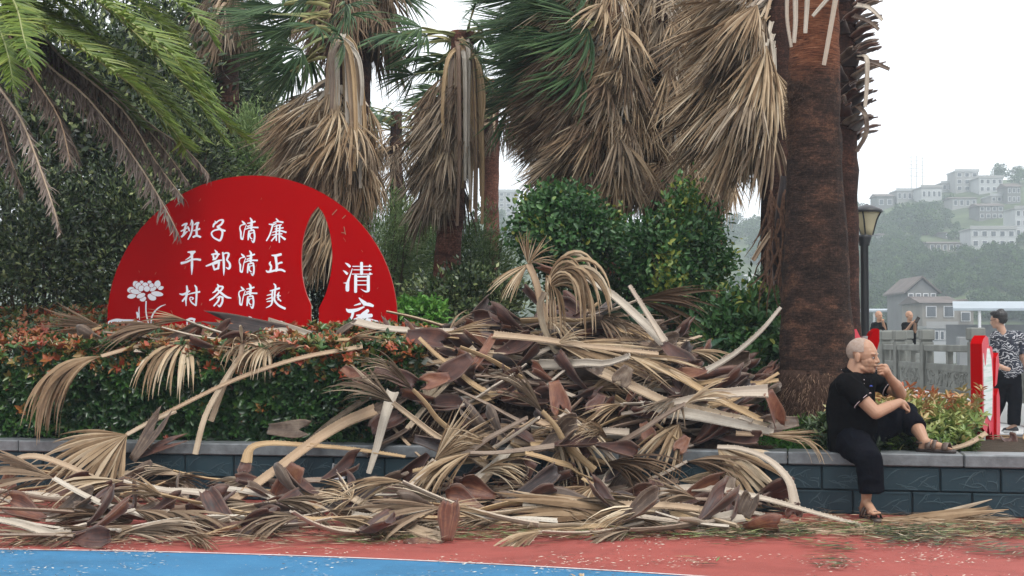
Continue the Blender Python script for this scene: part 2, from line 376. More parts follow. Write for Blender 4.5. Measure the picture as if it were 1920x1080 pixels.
# red court as a ground-level sheet up to the foot of the wall
sheet('red_court', [(-12, yw(-12) + .1), (-12, -4), (9, -4), (9, yw(9) + .1)], 0.004, RED)
edge = [ground_at(px, py) for px, py in ((-500, 1026), (0, 1033), (300, 1038), (600, 1047), (900, 1060), (1200, 1077), (1500, 1098), (1900, 1135), (2300, 1180))]
edge = catmull(edge, 40)
sheet('blue_court', [(p.x, p.y) for p in edge] + [(edge[-1].x, -4), (edge[0].x, -4)], 0.008, BLUE)
mb = MB()
for i in range(len(edge) - 1):
    a, b = edge[i], edge[i + 1]
    mb.add([(a.x, a.y - .012, .012), (b.x, b.y - .012, .012), (b.x, b.y + .012, .012), (a.x, a.y + .012, .012)], [(0, 1, 2, 3)])
tag(mb.build('court_line', LINE), kind='structure')
sheet('promenade', [(3.0, 12.6), (14, 12.6), (11.4, 16), (9.4, 19), (8.6, 24), (8.8, 31), (9.4, 36), (6.0, 36), (3.0, 24)], 0.004, PAVING)

def water_mat():
    n = NT('still_grey_water', 0.12, 0.5); v = n.coords(scale=(1, 3, 1)); n.col((0.10, 0.125, 0.13)); n.bump(n.noise(v, 0.8, 3), 0.15, 0.2); return n.m
o = sheet('water', [(-400, 30), (500, 12), (500, 330), (-400, 330)], -1.5, water_mat())

SKY_T = [(-4000, 400), (0, 420), (800, 415), (900, 408), (960, 398), (1050, 408), (1350, 425), (1480, 428), (1560, 425), (1620, 402), (1680, 380), (1740, 366), (1800, 356), (1870, 342), (1920, 336), (2100, 320), (2600, 330), (4000, 420)]
def interp(T, x):
    for (a, b), (c, d) in zip(T, T[1:]):
        if x <= c: return b + (d - b) * max(0, (x - a)) / (c - a)
    return T[-1][1]
def hill_z(x, y):
    if y < 150: return -3.0
    px = 960 + F * x / y
    peak = at(px, interp(SKY_T, px), 440).z
    t = min(1, max(0, (y - 205) / 235)); t = t ** 1.15
    base = -3 + min(1, (y - 150) / 30) * 3.6
    b = mnoise.noise(Vector((x * .02, y * .02, 0))) * 3 * t
    back = 1 if y < 450 else max(0.3, 1 - (y - 450) / 500)
    return base + (peak * t + b) * back
nx, ny = 90, 60
xs = np.linspace(-420, 520, nx); ys = np.concatenate([np.array([11.0, 60.0, 120.0]), np.linspace(150, 760, ny - 3)])
V = [(x, y, hill_z(x, y)) for y in ys for x in xs]
Fc = [(j * nx + i, j * nx + i + 1, (j + 1) * nx + i + 1, (j + 1) * nx + i) for j in range(ny - 1) for i in range(nx - 1)]
HILLM = simple('hillside_scrub', (0.07, 0.09, 0.045), 0.95, 0.1, 0.5, 0.06)
o = place('hillside', mesh_from('hillside', V, Fc, HILLM, smooth=True)); tag(o, kind='structure')

# ------------------------------------------------------------------ planter soil and wall
soilp = [(-9, yw(-9) + .12), (7.5, yw(7.5) + .12), (7.3, 12.5), (3.2, 12.7), (2.9, 27), (-9, 27)]
mbs = MB(); npt = len(soilp)
mbs.add([(x, y, .375) for x, y in soilp] + [(x, y, .001) for x, y in soilp], [tuple(range(npt))] + [(i, (i + 1) % npt, npt + (i + 1) % npt, npt + i) for i in range(npt)])
tag(mbs.build('planter_soil', SOIL), kind='structure')

def tile_mat():
    n = NT('teal_relief_tile', 0.5, 0.3); v = n.coords(); r = n.orand()
    a = n.mix(r, (0.012, 0.034, 0.045), (0.008, 0.024, 0.034)); f = n.noise(v, 7, 4)
    a = n.mix(n.math('MULTIPLY', f, 0.5), a, (0.025, 0.046, 0.055)); t = n.attr()
    a = n.mix(n.ramp(t, [(0.6, (0, 0, 0)), (0.95, (.55, .55, .55))]), a, (0.075, 0.115, 0.13))
    dust = n.noise(v, 28, 5, .7); a = n.mix(n.ramp(dust, [(.55, (0, 0, 0)), (.75, (.45, .45, .45))]), a, (0.05, 0.055, 0.055))
    n.col(a); n.bump(n.noise(v, 45, 3), 0.25, 0.004); return n.m
TILE = tile_mat()
CAP = simple('grey_coping_stone', (0.12, 0.13, 0.135), 0.42, 0.55, 0.4, 9, 0.2)
GROUT = simple('dark_grout', (0.035, 0.045, 0.05), 0.9, 0.1)
wl = math.hypot(1, .2058); wrz = -math.atan(.2058)
wall = empty('planter_wall', (0, yw(0), 0), wrz, 'long low planter wall clad in teal relief tiles under a grey stone coping', 'wall')
X0, X1 = -7.6, 7.4
mb = MB(); mb.box(((X0 + X1) / 2, .11, .172), (X1 - X0, .20, .343)); mb.build('wall_core', GROUT, wall)
tm = []
rr = random.Random(5)
for k in range(7):          # tile variants: raised border, sunk field, raised leaf veins
    mb = MB(); w, h = .392, .163
    mb.box((0, 0, 0), (w, .018, h), bev=.005, tint=.35)
    # border frame bead
    for sx in (-1, 1): mb.box((sx * (w / 2 - .012), -.0105, 0), (.008, .004, h - .016), tint=.55)
    for sz in (-1, 1): mb.box((0, -.0105, sz * (h / 2 - .012)), (w - .034, .004, .008), tint=.55)
    for q in range(rr.randint(5, 7)):
        x = rr.uniform(-.17, .12); z = rr.uniform(-.06, .02); a = rr.uniform(.1, 1.0) * rr.choice((1, 1, -0.4)); P = []
        for s_ in range(8):
            P.append((max(-.18, min(.18, x)), -.0095, max(-.068, min(.068, z)))); x += math.cos(a) * .022; z += math.sin(a) * .022; a += rr.uniform(-.45, .3)
        mb.tube(P, [.0015 + .0042 * math.sin(math.pi * (i + .5) / 8) for i in range(8)], 4, tint=.9)
        if rr.random() < .7:
            b = P[3]; P2 = [Vector(b) + Vector((.013 * i, 0, (.012 * i - .0012 * i * i) * rr.choice((-1, 1)))) for i in range(5)]
            P2 = [Vector((max(-.18, min(.18, p.x)), p.y, max(-.068, min(.068, p.z)))) for p in P2]
            mb.tube(P2, [.004, .0036, .003, .002, .0008], 4, tint=.9)
    tm.append(mb.mesh('tile', TILE))
n = 0
for row, z in enumerate((.257, .087)):
    x = X0 + .2 + (0 if row else .19)
    while x < X1 - .15:
        o = place('tile', rr.choice(tm), wall, (x, -.0005 + rr.uniform(-.0015, .0015), z), (0, 0, rr.uniform(-.004, .004) + (math.pi if False else 0)))
        x += .402; n += 1
x = X0
while x < X1 - .1:
    L = 1.2
    mb = MB(); mb.box((0, 0, 0), (L - .006, .34, .088), bev=.008)
    mb.build('coping_stone', CAP, wall).location = (x + L / 2, .14 + rr.uniform(-.002, .002), .391 + rr.uniform(-.0015, .0015)); x += L
backw = MB(); backw.box((5.25, 12.6, .2), (4.1, .12, .4)); tag(backw.build('back_kerb', CAP), kind='structure')

# ------------------------------------------------------------------ round red sign
REDP = NT('red_painted_metal', 0.6, 0.0); _v = REDP.coords(); REDP.col(REDP.mix(REDP.noise(_v, 1.2, 3), (0.29, 0.001, 0.002), (0.37, 0.0015, 0.002))); REDP = REDP.m
REDB = simple('red_sign_metal', (0.60, 0.045, 0.07), 0.35, 0.5, 0.1, 3)
RIM = simple('pale_red_rim', (0.62, 0.16, 0.13), 0.5, 0.4)
WHITEP = simple('white_vinyl', (0.74, 0.76, 0.80), 0.5, 0.3, 0.05, 5)
POLEM = simple('grey_steel_post', (0.33, 0.33, 0.33), 0.5, 0.4)
SY = 12.8
sc_ = at(473, 600, SY); sr = 272 * SY / F
sign = empty('round_sign', (sc_.x, SY, .38), 0, 'big red round sign with white brush characters and a pointed oval hole, behind the hedge', 'sign')
def sl(px, py, dy=0.0): p = at(px, py, SY); return Vector((p.x - sc_.x, dy, p.z - .38))
outl = []
cb = math.acos(min(1, (sc_.z - .42) / sr))
a_l = math.asin((sl(583, 700).x) / sr); a_r = math.asin((sl(596, 700).x) / sr)
# start just right of the slot at the bottom, round anticlockwise over the top to left of the slot
for k in range(73):
    a = a_r + (2 * math.pi - (a_r - a_l)) * k / 72
    outl.append(Vector((math.sin(a) * sr, 0, sc_.z - .38 - math.cos(a) * sr)))
lefthole = [(583, 572), (574, 550), (567, 520), (565, 485), (567, 455), (574, 425), (584, 402), (596, 387)]
righthole = [(607, 402), (617, 430), (622, 460), (623, 490), (619, 520), (611, 550), (598, 578)]
lefthole = catmull([Vector((a, b, 0)) for a, b in lefthole], 24); righthole = catmull([Vector((a, b, 0)) for a, b in [(596, 387)] + righthole], 24)[1:]
outl += [sl(p.x, p.y) for p in lefthole] + [sl(p.x, p.y) for p in righthole]
def plate(name, outline, thick, mfront, mside, parent, y0=0.0):
    """flat outline in xz extruded along y: front at y0, back at y0+thick"""
    n = len(outline); P = [Vector((p.x, p.z, 0)) for p in outline]
    tris = tessellate_polygon([P]); mb = MB()
    V = [(p.x, y0, p.z) for p in outline] + [(p.x, y0 + thick, p.z) for p in outline]
    Fc = []
    for t in tris:
        a, b, c = (Vector(V[i]) for i in t); nn = (b - a).cross(c - a)
        t = tuple(t) if nn.y < 0 else tuple(reversed(t)); Fc.append(t); Fc.append(tuple(n + i for i in reversed(t)))
    mb.add(V, Fc, .5, 0)
    mb.add(V, [(i, (i + 1) % n, n + (i + 1) % n, n + i) for i in range(n)], .5, 1)
    return mb.build(name, [mfront, mside], parent)
plate('sign_face', outl, .045, REDP, RIM, sign)
mb = MB()
for px in (330, 590, 680):
    p = sl(px, 600); mb = MB(); mb.tube([(p.x, .09, -.3), (p.x, .09, .75)], .03, 10); mb.build('post', POLEM, sign)

stroke_k = [0]
def stroke(mb, pts, conv, wscale, y):
    P = catmull([Vector((x, z, w)) for x, z, w in pts], max(6, 5 * (len(pts) - 1)))
    L, Rr = [], []
    for i, p in enumerate(P):
        a = P[max(0, i - 1)]; b = P[min(len(P) - 1, i + 1)]; d = Vector((b.x - a.x, b.y - a.y)); d = d.normalized() if d.length > 0 else Vector((1, 0))
        nrm = Vector((-d.y, d.x)); w = max(2, p.z) * wscale / 2
        L.append(Vector((p.x, p.y)) + nrm * w); Rr.append(Vector((p.x, p.y)) - nrm * w)
    m = len(P); V = []
    for a, b in zip(L, Rr): V += [conv(a.x, a.y, y), conv(b.x, b.y, y)]
    Fc = [(2 * i, 2 * i + 1, 2 * i + 3, 2 * i + 2) for i in range(m - 1)]
    o = len(V)
    for e, idx in ((P[0], 0), (P[-1], m - 1)):     # rounded ends
        d = (P[1] - P[0]) if idx == 0 else (P[-1] - P[-2]); d = Vector((d.x, d.y)).normalized() * (-1 if idx == 0 else 1)
        nrm = Vector((-d.y, d.x)); w = max(2, e.z) * wscale / 2; b0 = len(V)
        for k in range(7):
            a = -math.pi / 2 + math.pi * k / 6; q = Vector((e.x, e.y)) + d * math.cos(a) * w * .7 + nrm * math.sin(a) * w
            V.append(conv(q.x, q.y, y))
        Fc.append(tuple(range(b0, b0 + 7)))
    mb.add(V, Fc)
def character(parent, strokes, ox, oy, sc, ws=1.0, dx=0, dy=0, name='character', mat=None):
    mb = MB()
    for k, st in enumerate(strokes):
        conv = lambda X, Y, y: sl(ox + (X + dx) / sc, oy + (Y + dy) / sc, y)
        stroke(mb, st, conv, ws, -.0025 - k * .0003)
    return mb.build(name, mat or WHITEP, parent)
qing = [[(125, 130, 16), (150, 158, 34), (172, 182, 34)], [(178, 182, 20), (105, 205, 18), (88, 255, 20), (105, 320, 32), (105, 380, 26), (112, 425, 32), (135, 438, 26)],
        [(135, 440, 24), (150, 370, 18), (168, 280, 16), (198, 195, 12)], [(262, 78, 18), (288, 125, 38), (284, 190, 40), (280, 262, 40)],
        [(215, 168, 14), (275, 160, 26), (345, 138, 28)], [(218, 222, 20), (300, 195, 26)], [(178, 275, 14), (230, 250, 22), (300, 238, 26), (395, 240, 28)],
        [(243, 300, 28), (235, 370, 32), (228, 448, 22)], [(245, 298, 20), (320, 282, 28)], [(325, 290, 32), (338, 390, 30), (318, 488, 30), (282, 450, 10)],
        [(268, 335, 20), (258, 390, 20), (280, 425, 20), (302, 432, 10)], [(250, 342, 12), (312, 328, 14)]]
C1 = (330, 400, 9); C2 = (440, 400, 9); C3 = (330, 510, 9); C4 = (440, 510, 9)
character(sign, [[(100, 208, 20), (150, 182, 34), (185, 175, 34)], [(170, 190, 32), (150, 260, 36), (138, 330, 36), (120, 375, 36)], [(85, 302, 20), (140, 275, 26), (190, 245, 20)],
                 [(95, 395, 32), (140, 355, 30), (190, 305, 18)], [(200, 220, 16), (212, 250, 28), (226, 295, 28)],
                 [(265, 112, 22), (280, 170, 36), (268, 290, 30), (240, 375, 30), (202, 440, 20)], [(262, 130, 12), (240, 200, 12)],
                 [(315, 192, 24), (352, 165, 30), (385, 162, 32)], [(368, 170, 34), (350, 270, 38), (350, 380, 40)], [(298, 292, 20), (350, 280, 30), (402, 262, 30)],
                 [(292, 400, 34), (350, 378, 34), (415, 400, 34)]], *C1)
character(sign, [[(628, 228, 26), (640, 190, 34), (668, 155, 24)], [(655, 130, 14), (690, 158, 28)], [(668, 168, 26), (735, 118, 24), (795, 120, 36), (765, 185, 34), (700, 228, 34)],
                 [(700, 225, 36), (740, 262, 44), (785, 290, 28)], [(740, 270, 30), (782, 305, 36), (775, 390, 34), (742, 455, 36), (690, 440, 30), (628, 400, 28), (600, 335, 26), (645, 290, 26), (730, 268, 32)],
                 [(740, 270, 34), (828, 296, 32)]], *C1)
character(sign, [[(200, 655, 20), (255, 655, 40), (320, 648, 34)], [(262, 655, 60), (270, 700, 44)], [(310, 655, 26), (235, 740, 26), (158, 788, 8)], [(268, 680, 44), (270, 780, 40), (270, 900, 40), (266, 1035, 10)],
                 [(92, 842, 44), (180, 820, 34), (260, 785, 32), (340, 775, 32), (412, 785, 38)]], *C1)
character(sign, [[(655, 618, 14), (690, 665, 40)], [(600, 695, 24), (670, 685, 34), (735, 690, 26)], [(628, 715, 30), (640, 765, 34)], [(715, 690, 30), (670, 765, 32), (620, 785, 18)],
                 [(510, 890, 26), (600, 855, 34), (700, 805, 32), (775, 790, 22)], [(622, 860, 32), (650, 955, 30)], [(632, 860, 24), (735, 822, 30)], [(728, 830, 34), (712, 935, 34)], [(650, 950, 30), (720, 925, 32)],
                 [(790, 660, 26), (805, 780, 38), (810, 940, 34), (806, 1048, 8)], [(800, 690, 22), (850, 668, 26), (892, 690, 36), (858, 785, 32)], [(858, 785, 26), (905, 845, 36), (912, 900, 38), (888, 935, 34), (845, 912, 12)]], *C1)
character(sign, qing, *C2)
character(sign, [[(700, 88, 16), (735, 135, 36)], [(650, 160, 12), (730, 140, 24), (815, 152, 30)], [(580, 182, 16), (640, 190, 30), (700, 172, 16)], [(645, 190, 30), (620, 280, 26), (590, 370, 26), (538, 462, 22)],
                 [(665, 225, 14), (720, 205, 20), (790, 192, 22)], [(680, 265, 16), (820, 245, 24)], [(640, 322, 16), (750, 292, 26), (868, 320, 30)], [(630, 368, 16), (720, 352, 20), (800, 345, 22)], [(712, 200, 24), (702, 330, 26), (705, 460, 24)],
                 [(765, 200, 26), (755, 350, 28), (755, 490, 24)], [(690, 385, 24), (622, 465, 26)], [(775, 380, 24), (850, 438, 38)]], *C2)
character(sign, qing, *C2, dx=-10, dy=555)
character(sign, [[(628, 708, 20), (700, 712, 42), (782, 692, 42)], [(690, 715, 50), (700, 800, 42), (712, 900, 42), (700, 970, 46)], [(606, 815, 14), (592, 850, 34), (618, 900, 34), (600, 975, 36)], [(700, 872, 28), (760, 838, 30), (798, 830, 32)],
                 [(532, 965, 18), (565, 988, 36), (680, 965, 34), (780, 952, 38), (850, 982, 28)]], *C2)
character(sign, [[(60, 368, 16), (125, 378, 36), (230, 322, 24)], [(182, 235, 28), (190, 330, 40), (168, 450, 34), (170, 572, 12)], [(165, 420, 26), (110, 492, 30)], [(318, 225, 20), (345, 275, 34), (346, 420, 34), (336, 565, 30)],
                 [(200, 382, 16), (265, 360, 22), (400, 335, 32)], [(336, 565, 26), (270, 520, 24), (235, 460, 20), (250, 425, 20), (292, 445, 26), (265, 470, 12)]], *C3)
character(sign, [[(698, 208, 18), (718, 245, 36), (668, 318, 32), (618, 352, 14)], [(720, 240, 26), (792, 255, 32), (740, 330, 32), (640, 430, 28), (568, 476, 22)], [(680, 275, 26), (745, 340, 36), (850, 420, 38), (930, 440, 18)],
                 [(690, 440, 16), (740, 412, 24), (792, 432, 34)], [(788, 430, 34), (780, 510, 34), (738, 578, 36), (705, 555, 12)], [(738, 410, 32), (710, 490, 32), (640, 572, 24)]], *C3)
character(sign, qing, *C4, dx=-18, dy=120)
character(sign, [[(662, 198, 20), (690, 245, 32), (672, 380, 32)], [(595, 320, 16), (670, 300, 28), (755, 275, 32)], [(545, 395, 12), (635, 372, 26)], [(532, 462, 12), (640, 425, 26)], [(545, 500, 16), (632, 485, 24)],
                 [(640, 320, 28), (632, 400, 26), (635, 490, 30), (610, 560, 26), (530, 605, 12)], [(752, 340, 16), (718, 400, 24), (775, 402, 16)], [(718, 425, 20), (780, 490, 24)], [(745, 365, 16), (735, 470, 22)],
                 [(680, 380, 30), (672, 470, 34), (740, 560, 34), (850, 618, 38)]], *C4)
character(sign, [[(170, 812, 16), (250, 790, 40), (318, 802, 34)], [(310, 800, 30), (290, 900, 34)], [(190, 830, 20), (185, 930, 26)]], *C3)
character(sign, [[(238, 760, 26), (280, 782, 32), (265, 860, 36)], [(150, 840, 20), (250, 850, 30), (340, 835, 26)]], *C4)
character(sign, [[(590, 800, 26), (650, 825, 30), (610, 850, 22), (518, 860, 10)], [(640, 830, 22), (655, 930, 26)], [(715, 870, 18), (765, 838, 28), (812, 860, 30), (800, 930, 28)], [(715, 880, 20), (720, 940, 22)]], *C4)
C5 = (630, 480, 7.714)
character(sign, [[(133, 100, 6), (165, 120, 30), (200, 152, 36)], [(100, 208, 6), (130, 228, 28), (162, 258, 36)], [(236, 184, 10), (205, 280, 20), (175, 370, 38), (165, 440, 54), (165, 498, 50)], [(108, 390, 6), (150, 392, 22)],
                 [(370, 100, 42), (370, 262, 42)], [(242, 150, 13), (515, 150, 13)], [(490, 125, 6), (488, 148, 42)], [(255, 200, 13), (510, 200, 13)], [(480, 180, 6), (482, 198, 40)], [(232, 262, 13), (525, 262, 13)], [(490, 238, 6), (496, 260, 44)],
                 [(286, 285, 44), (284, 520, 42)], [(290, 300, 24), (480, 298, 24)], [(468, 290, 44), (468, 500, 44)], [(470, 505, 34), (430, 515, 24), (362, 480, 6)], [(305, 358, 14), (450, 358, 14)], [(305, 418, 14), (450, 418, 14)]], *C5)
character(sign, [[(333, 605, 14), (375, 650, 44), (420, 690, 64)], [(262, 716, 10), (350, 690, 30)], [(400, 700, 34), (470, 700, 50), (535, 722, 36)], [(148, 765, 14), (190, 795, 54), (300, 780, 44), (405, 735, 22)], [(245, 820, 40), (230, 880, 36), (180, 960, 30)],
                 [(460, 790, 50), (380, 860, 60), (330, 930, 50)], [(300, 860, 24), (400, 870, 60), (515, 860, 50)], [(330, 940, 40), (450, 930, 60), (600, 960, 50)], [(440, 800, 30), (440, 960, 60)], [(260, 920, 26), (360, 880, 30)]], *C5)
# lotus emblem
lot = MB(); kk = 0
for cx, cy, rx, ry, a in ((155, 330, 78, 62, 12), (245, 225, 62, 72, 30), (350, 188, 38, 34, 0), (495, 188, 42, 34, 0), (640, 228, 64, 84, -14), (705, 296, 58, 38, 20), (168, 446, 90, 50, 8), (375, 495, 66, 54, 18), (540, 462, 92, 66, -28),
                         (638, 402, 122, 52, -8), (242, 362, 110, 52, -8), (338, 436, 92, 48, 22), (288, 255, 58, 72, -28), (560, 312, 72, 48, 28), (418, 238, 62, 50, 0), (535, 248, 50, 46, 20), (345, 302, 56, 66, -28), (450, 310, 62, 60, 0)):
    for ringk, (k1, mi) in enumerate(((1.0, 1), (0.93, 0))):
        V = []; a_ = R(-a)
        gx = 0 if k1 == 1 else 0
        for q in range(22):
            t = 2 * math.pi * q / 22; X = math.cos(t) * (rx * k1 + (3 if k1 == 1 else -1)); Z = math.sin(t) * (ry * k1 + (3 if k1 == 1 else -1)) * (1 - .12 * abs(math.cos(t)))
            V.append(sl(230 + (cx + X * math.cos(a_) - Z * math.sin(a_)) / 9.82, 510 + (cy + X * math.sin(a_) + Z * math.cos(a_)) / 9.82, -.002 - kk * .0002))
        lot.add(V, [tuple(range(22))], .5, mi); kk += 1
lot.build('lotus_emblem', [WHITEP, REDP], sign)
C6 = (230, 510, 9.82)
character(sign, [[(432, 540, 26), (428, 680, 24), (440, 800, 26), (475, 950, 30)], [(790, 600, 8), (690, 640, 22), (590, 730, 28), (535, 840, 28), (525, 985, 28)]], *C6, name='lotus_stem')
character(sign, [[(305, 640, 10), (300, 700, 20), (310, 880, 12)], [(262, 745, 34), (285, 800, 50), (268, 850, 16)]], *C6, name='lotus_bud')
character(sign, [[(-250, 930, 60), (-120, 890, 60), (20, 905, 70), (180, 915, 80), (330, 945, 70), (420, 980, 60)], [(-260, 1000, 120), (420, 1040, 120)]], *C6, name='white_bank')
# scraps stuck to the face
mb = MB(); rr = random.Random(11)
for k in range(34):
    px = rr.uniform(225, 725); py = rr.uniform(360, 600)
    if (px - 473) ** 2 + (py - 600) ** 2 > 255 ** 2 or 560 < px < 628: continue
    p = sl(px, py, -.006); a = rr.uniform(.9, 2.2); L = rr.uniform(.01, .045)
    q = p + Vector((math.cos(a) * L, 0, math.sin(a) * L)); mb.tube([p, (p + q) / 2 + Vector((.002, 0, 0)), q], .0016, 3)
for x0, y0, x1, y1 in ((623, 403, 632, 393), (642, 410, 648, 404), (645, 425, 648, 440), (640, 436, 647, 437)):
    mb.tube([sl(x0, y0, -.007), sl(x1, y1, -.007)], .004, 4)
tag(mb.build('stuck_leaf_scrap', STRAW), 'tiny straw scraps stuck all over the face of the round red sign', 'leaf scraps', kind='stuff').location = sign.location

# ------------------------------------------------------------------ palm parts
G_ = Vector((0, 0, -1))
def fan_geo(mb, O, d0, nrm, rnd, n=18, spread=1.3, L=.8, droop=.9, wind=Vector((0, 0, 0)), split=.42, steps=6, floor=None, mi=0, cup=.15, messy=.12, wmul=1.0, fold=None):
    O = Vector(O); d0 = Vector(d0).normalized(); nrm = Vector(nrm); nrm = (nrm - d0 * nrm.dot(d0))
    nrm = nrm.normalized() if nrm.length > 1e-4 else d0.orthogonal().normalized()
    lat = nrm.cross(d0); pitch = spread / n; pw_ = math.tan(max(pitch, .088) / 2)
    for k in range(n):
        f = (k + .5) / n * 2 - 1; a = f * spread / 2 + rnd.uniform(-.5, .5) * pitch * (1 + messy * 4)
        nk = nrm * math.cos(f * cup * 3) + lat * math.sin(f * cup * 3) * -1
        Lk = L * (1 - .18 * abs(f) ** 2) * rnd.uniform(.82, 1.08)
        d = (d0 * math.cos(a) + lat * math.sin(a) + nrm * (rnd.uniform(-messy, messy) - cup * abs(f))).normalized()
        p = O.copy(); ds = Lk / steps; V = []; kd = droop * rnd.uniform(.6, 1.45); curl = rnd.uniform(-1, 1) * messy * 2.2
        side = d.cross(nk).normalized()
        tw = rnd.uniform(-1, 1) * messy * 3; tb = rnd.random()
        for i in range(steps + 1):
            t = i / steps; r = t * Lk
            wn = 2 * r * pw_ * 1.08 if t < split else 2 * split * Lk * pw_ * 1.08 * max(.06, (1 - ((t - split) / (1 - split)) ** 1.25))
            wn = max(wn * wmul, .0025)
            q = p.copy()
            if floor is not None and q.z < floor: q.z = floor + .004 * (k % 3) + .002
            s_ = side * math.cos(tw * t) + nk * math.sin(tw * t); up = nk * math.cos(tw * t) - side * math.sin(tw * t)
            fo = wn * (.42 if fold is None else fold)
            V += [q + s_ * wn * .5, q + up * fo, q - s_ * wn * .5]
            d = (d + (G_ * kd + wind) * (t * 1.4 + .12) / steps + side * curl / steps).normalized()
            side = d.cross(nk); side = side.normalized() if side.length > 1e-3 else d.orthogonal().normalized()
            p = p + d * ds
        Fc = []
        for i in range(steps):
            b = i * 3; Fc += [(b, b + 1, b + 4, b + 3), (b + 1, b + 2, b + 5, b + 4)]
        mb.add(V, Fc, [min(1, max(0, tb * .7 + .15 + .15 * (i / len(V)))) for i in range(len(V))], mi)

def petiole_geo(mb, P, w0, w1, nrm=Vector((0, 0, 1)), thick=.010, teeth=True, rnd=random, mi=0, arch=.25, nseg=None):
    P = [Vector(p) for p in P]; m = len(P); G = []
    for i, p in enumerate(P):
        t = (P[min(i + 1, m - 1)] - P[max(i - 1, 0)]).normalized(); nn = (nrm - t * nrm.dot(t))
        nn = nn.normalized() if nn.length > .05 else t.orthogonal().normalized(); l = nn.cross(t)
        w = w0 + (w1 - w0) * (i / (m - 1)) ** .7
        G.append([p + l * w * .5 * f - nn * w * arch * (f * f) * -1 for f in (-1, -.5, 0, .5, 1)])
        if teeth and i < m - 1:
            q = P[i + 1]; st = max(1, int((q - p).length / .022))
            for k in range(st):
                for s_ in (-1, 1):
                    if rnd.random() < .25: continue
                    c = p.lerp(q, (k + rnd.random() * .5) / st) + l * s_ * w * .48 + nn * w * arch; h = rnd.uniform(.005, .011)
                    mb.add([c - t * .005, c + t * .005, c + l * s_ * h - t * .004], [(0, 1, 2)], .9, mi)
    mb.grid_thick(G, lambda i: thick * (1.25 - .5 * i / (m - 1)), [j / 4 for i in range(m) for j in range(5)] * 2, mi)

def sheath_geo(mb, p0, p1, nrm, rnd, w0=.05, w1=.13, curl=1.2, bend=.3, thick=.005, mi=0, horns=.35, ni=11, nj=9, fibres=10, twist=0.0):
    """boat-shaped leaf base from the petiole end p0 to its torn end p1"""
    p0, p1 = Vector(p0), Vector(p1); t = (p1 - p0); L = t.length; t.normalize(); nrm = Vector(nrm)
    nn = nrm - t * nrm.dot(t); nn = nn.normalized() if nn.length > .05 else t.orthogonal().normalized(); l = nn.cross(t)
    G = []; ph = rnd.uniform(0, 6)
    for i in range(ni):
        u = i / (ni - 1); row = []
        ws = w0 + (w1 - w0) * math.sin(min(1, u * 1.35) * math.pi / 2) ** 1.4
        if u > .72: ws *= 1 - .35 * ((u - .72) / .28) ** 1.5
        tw = twist * u; l2 = l * math.cos(tw) + nn * math.sin(tw); n2 = nn * math.cos(tw) - l * math.sin(tw)
        for j in range(nj):
            v = j / (nj - 1) * 2 - 1; A = curl * (.45 + .6 * u); Rr = ws / (2 * max(.3, math.sin(min(1.5, A))) )
            uu = u * (1 - horns * (1 - abs(v) ** .8) * max(0, u - .35) * 1.2)
            c = p0 + t * (uu * L) + nn * (bend * L * uu * uu)
            jag = rnd.uniform(-1, 1) * (.016 if i == ni - 1 else .004)
            row.append(c + l2 * Rr * math.sin(v * A) + n2 * Rr * (1 - math.cos(v * A)) + t * jag + nn * (.004 * math.sin(ph + v * 4 + u * 7)))
        G.append(row)
    mb.grid_thick(G, thick, [j / (nj - 1) for i in range(ni) for j in range(nj)] * 2, mi)
    for k in range(fibres):
        i = rnd.randrange(3, ni); j = rnd.choice((0, nj - 1)); c = G[i][j]; d = (l * (1 if j else -1) + t * rnd.uniform(-.3, 1.2) + nn * rnd.uniform(-.4, .4)).normalized()
        h = rnd.uniform(.02, .05); e = t * .0015
        mb.add([c - e, c + e, c + d * h], [(0, 1, 2)], .5, mi)

# -------- whole fallen fronds, laid along a world path
heap_i = [0]
def frond(label, path, w=(.045, .028), pm=PET, sheath=None, fan=None, nrm=None, teeth=True, group=None, cat='palm frond', name='fallen_palm_frond', seed=None):
    """path: world points from leaf base to blade. sheath: dict(end, w, curl, mat). fan: dict(...)"""
    heap_i[0] += 1; rnd = random.Random(seed or (1000 + heap_i[0])); path = [Vector(p) for p in path]
    org = path[0].copy(); root = empty(name, org, 0, label, cat, group); nrm = Vector(nrm) if nrm is not None else Vector((0, -.75, .65))
    P = [p - org for p in catmull(path, max(4, 4 * (len(path) - 1)))]
    if w is not None:
        mb = MB(); petiole_geo(mb, P, w[0], w[1], nrm, rnd=rnd, teeth=teeth); mb.build('petiole', pm, root)
    if sheath:
        e = Vector(sheath['end']) - org; mb = MB()
        sheath_geo(mb, P[0] + (P[1] - P[0]).normalized() * .01, e, sheath.get('nrm', nrm), rnd, sheath.get('w0', w[0] if w else .05), sheath.get('w', .13), sheath.get('curl', 1.2), sheath.get('bend', .15), mi=0, horns=sheath.get('horns', .35), twist=sheath.get('twist', 0), fibres=14)
        mb.build('leaf_base', sheath.get('mat', SHEATH), root, True)
    if fan:
        fs = fan if isinstance(fan, list) else [fan]
        for f in fs:
            mb = MB(); d = (P[-1] - P[-2]) if 'dir' not in f else Vector(f['dir'])
            kw = {k: v for k, v in f.items() if k not in ('dir', 'mat', 'nrm', 'floorz', 'at')}
            if 'floorz' in f: kw['floor'] = f['floorz'] - org.z
            O = P[-1] if 'at' not in f else Vector(f['at']) - org
            fan_geo(mb, O, d, f.get('nrm', nrm), rnd, **kw); mb.build('leaf_fan', f.get('mat', STRAW), root)
    return root

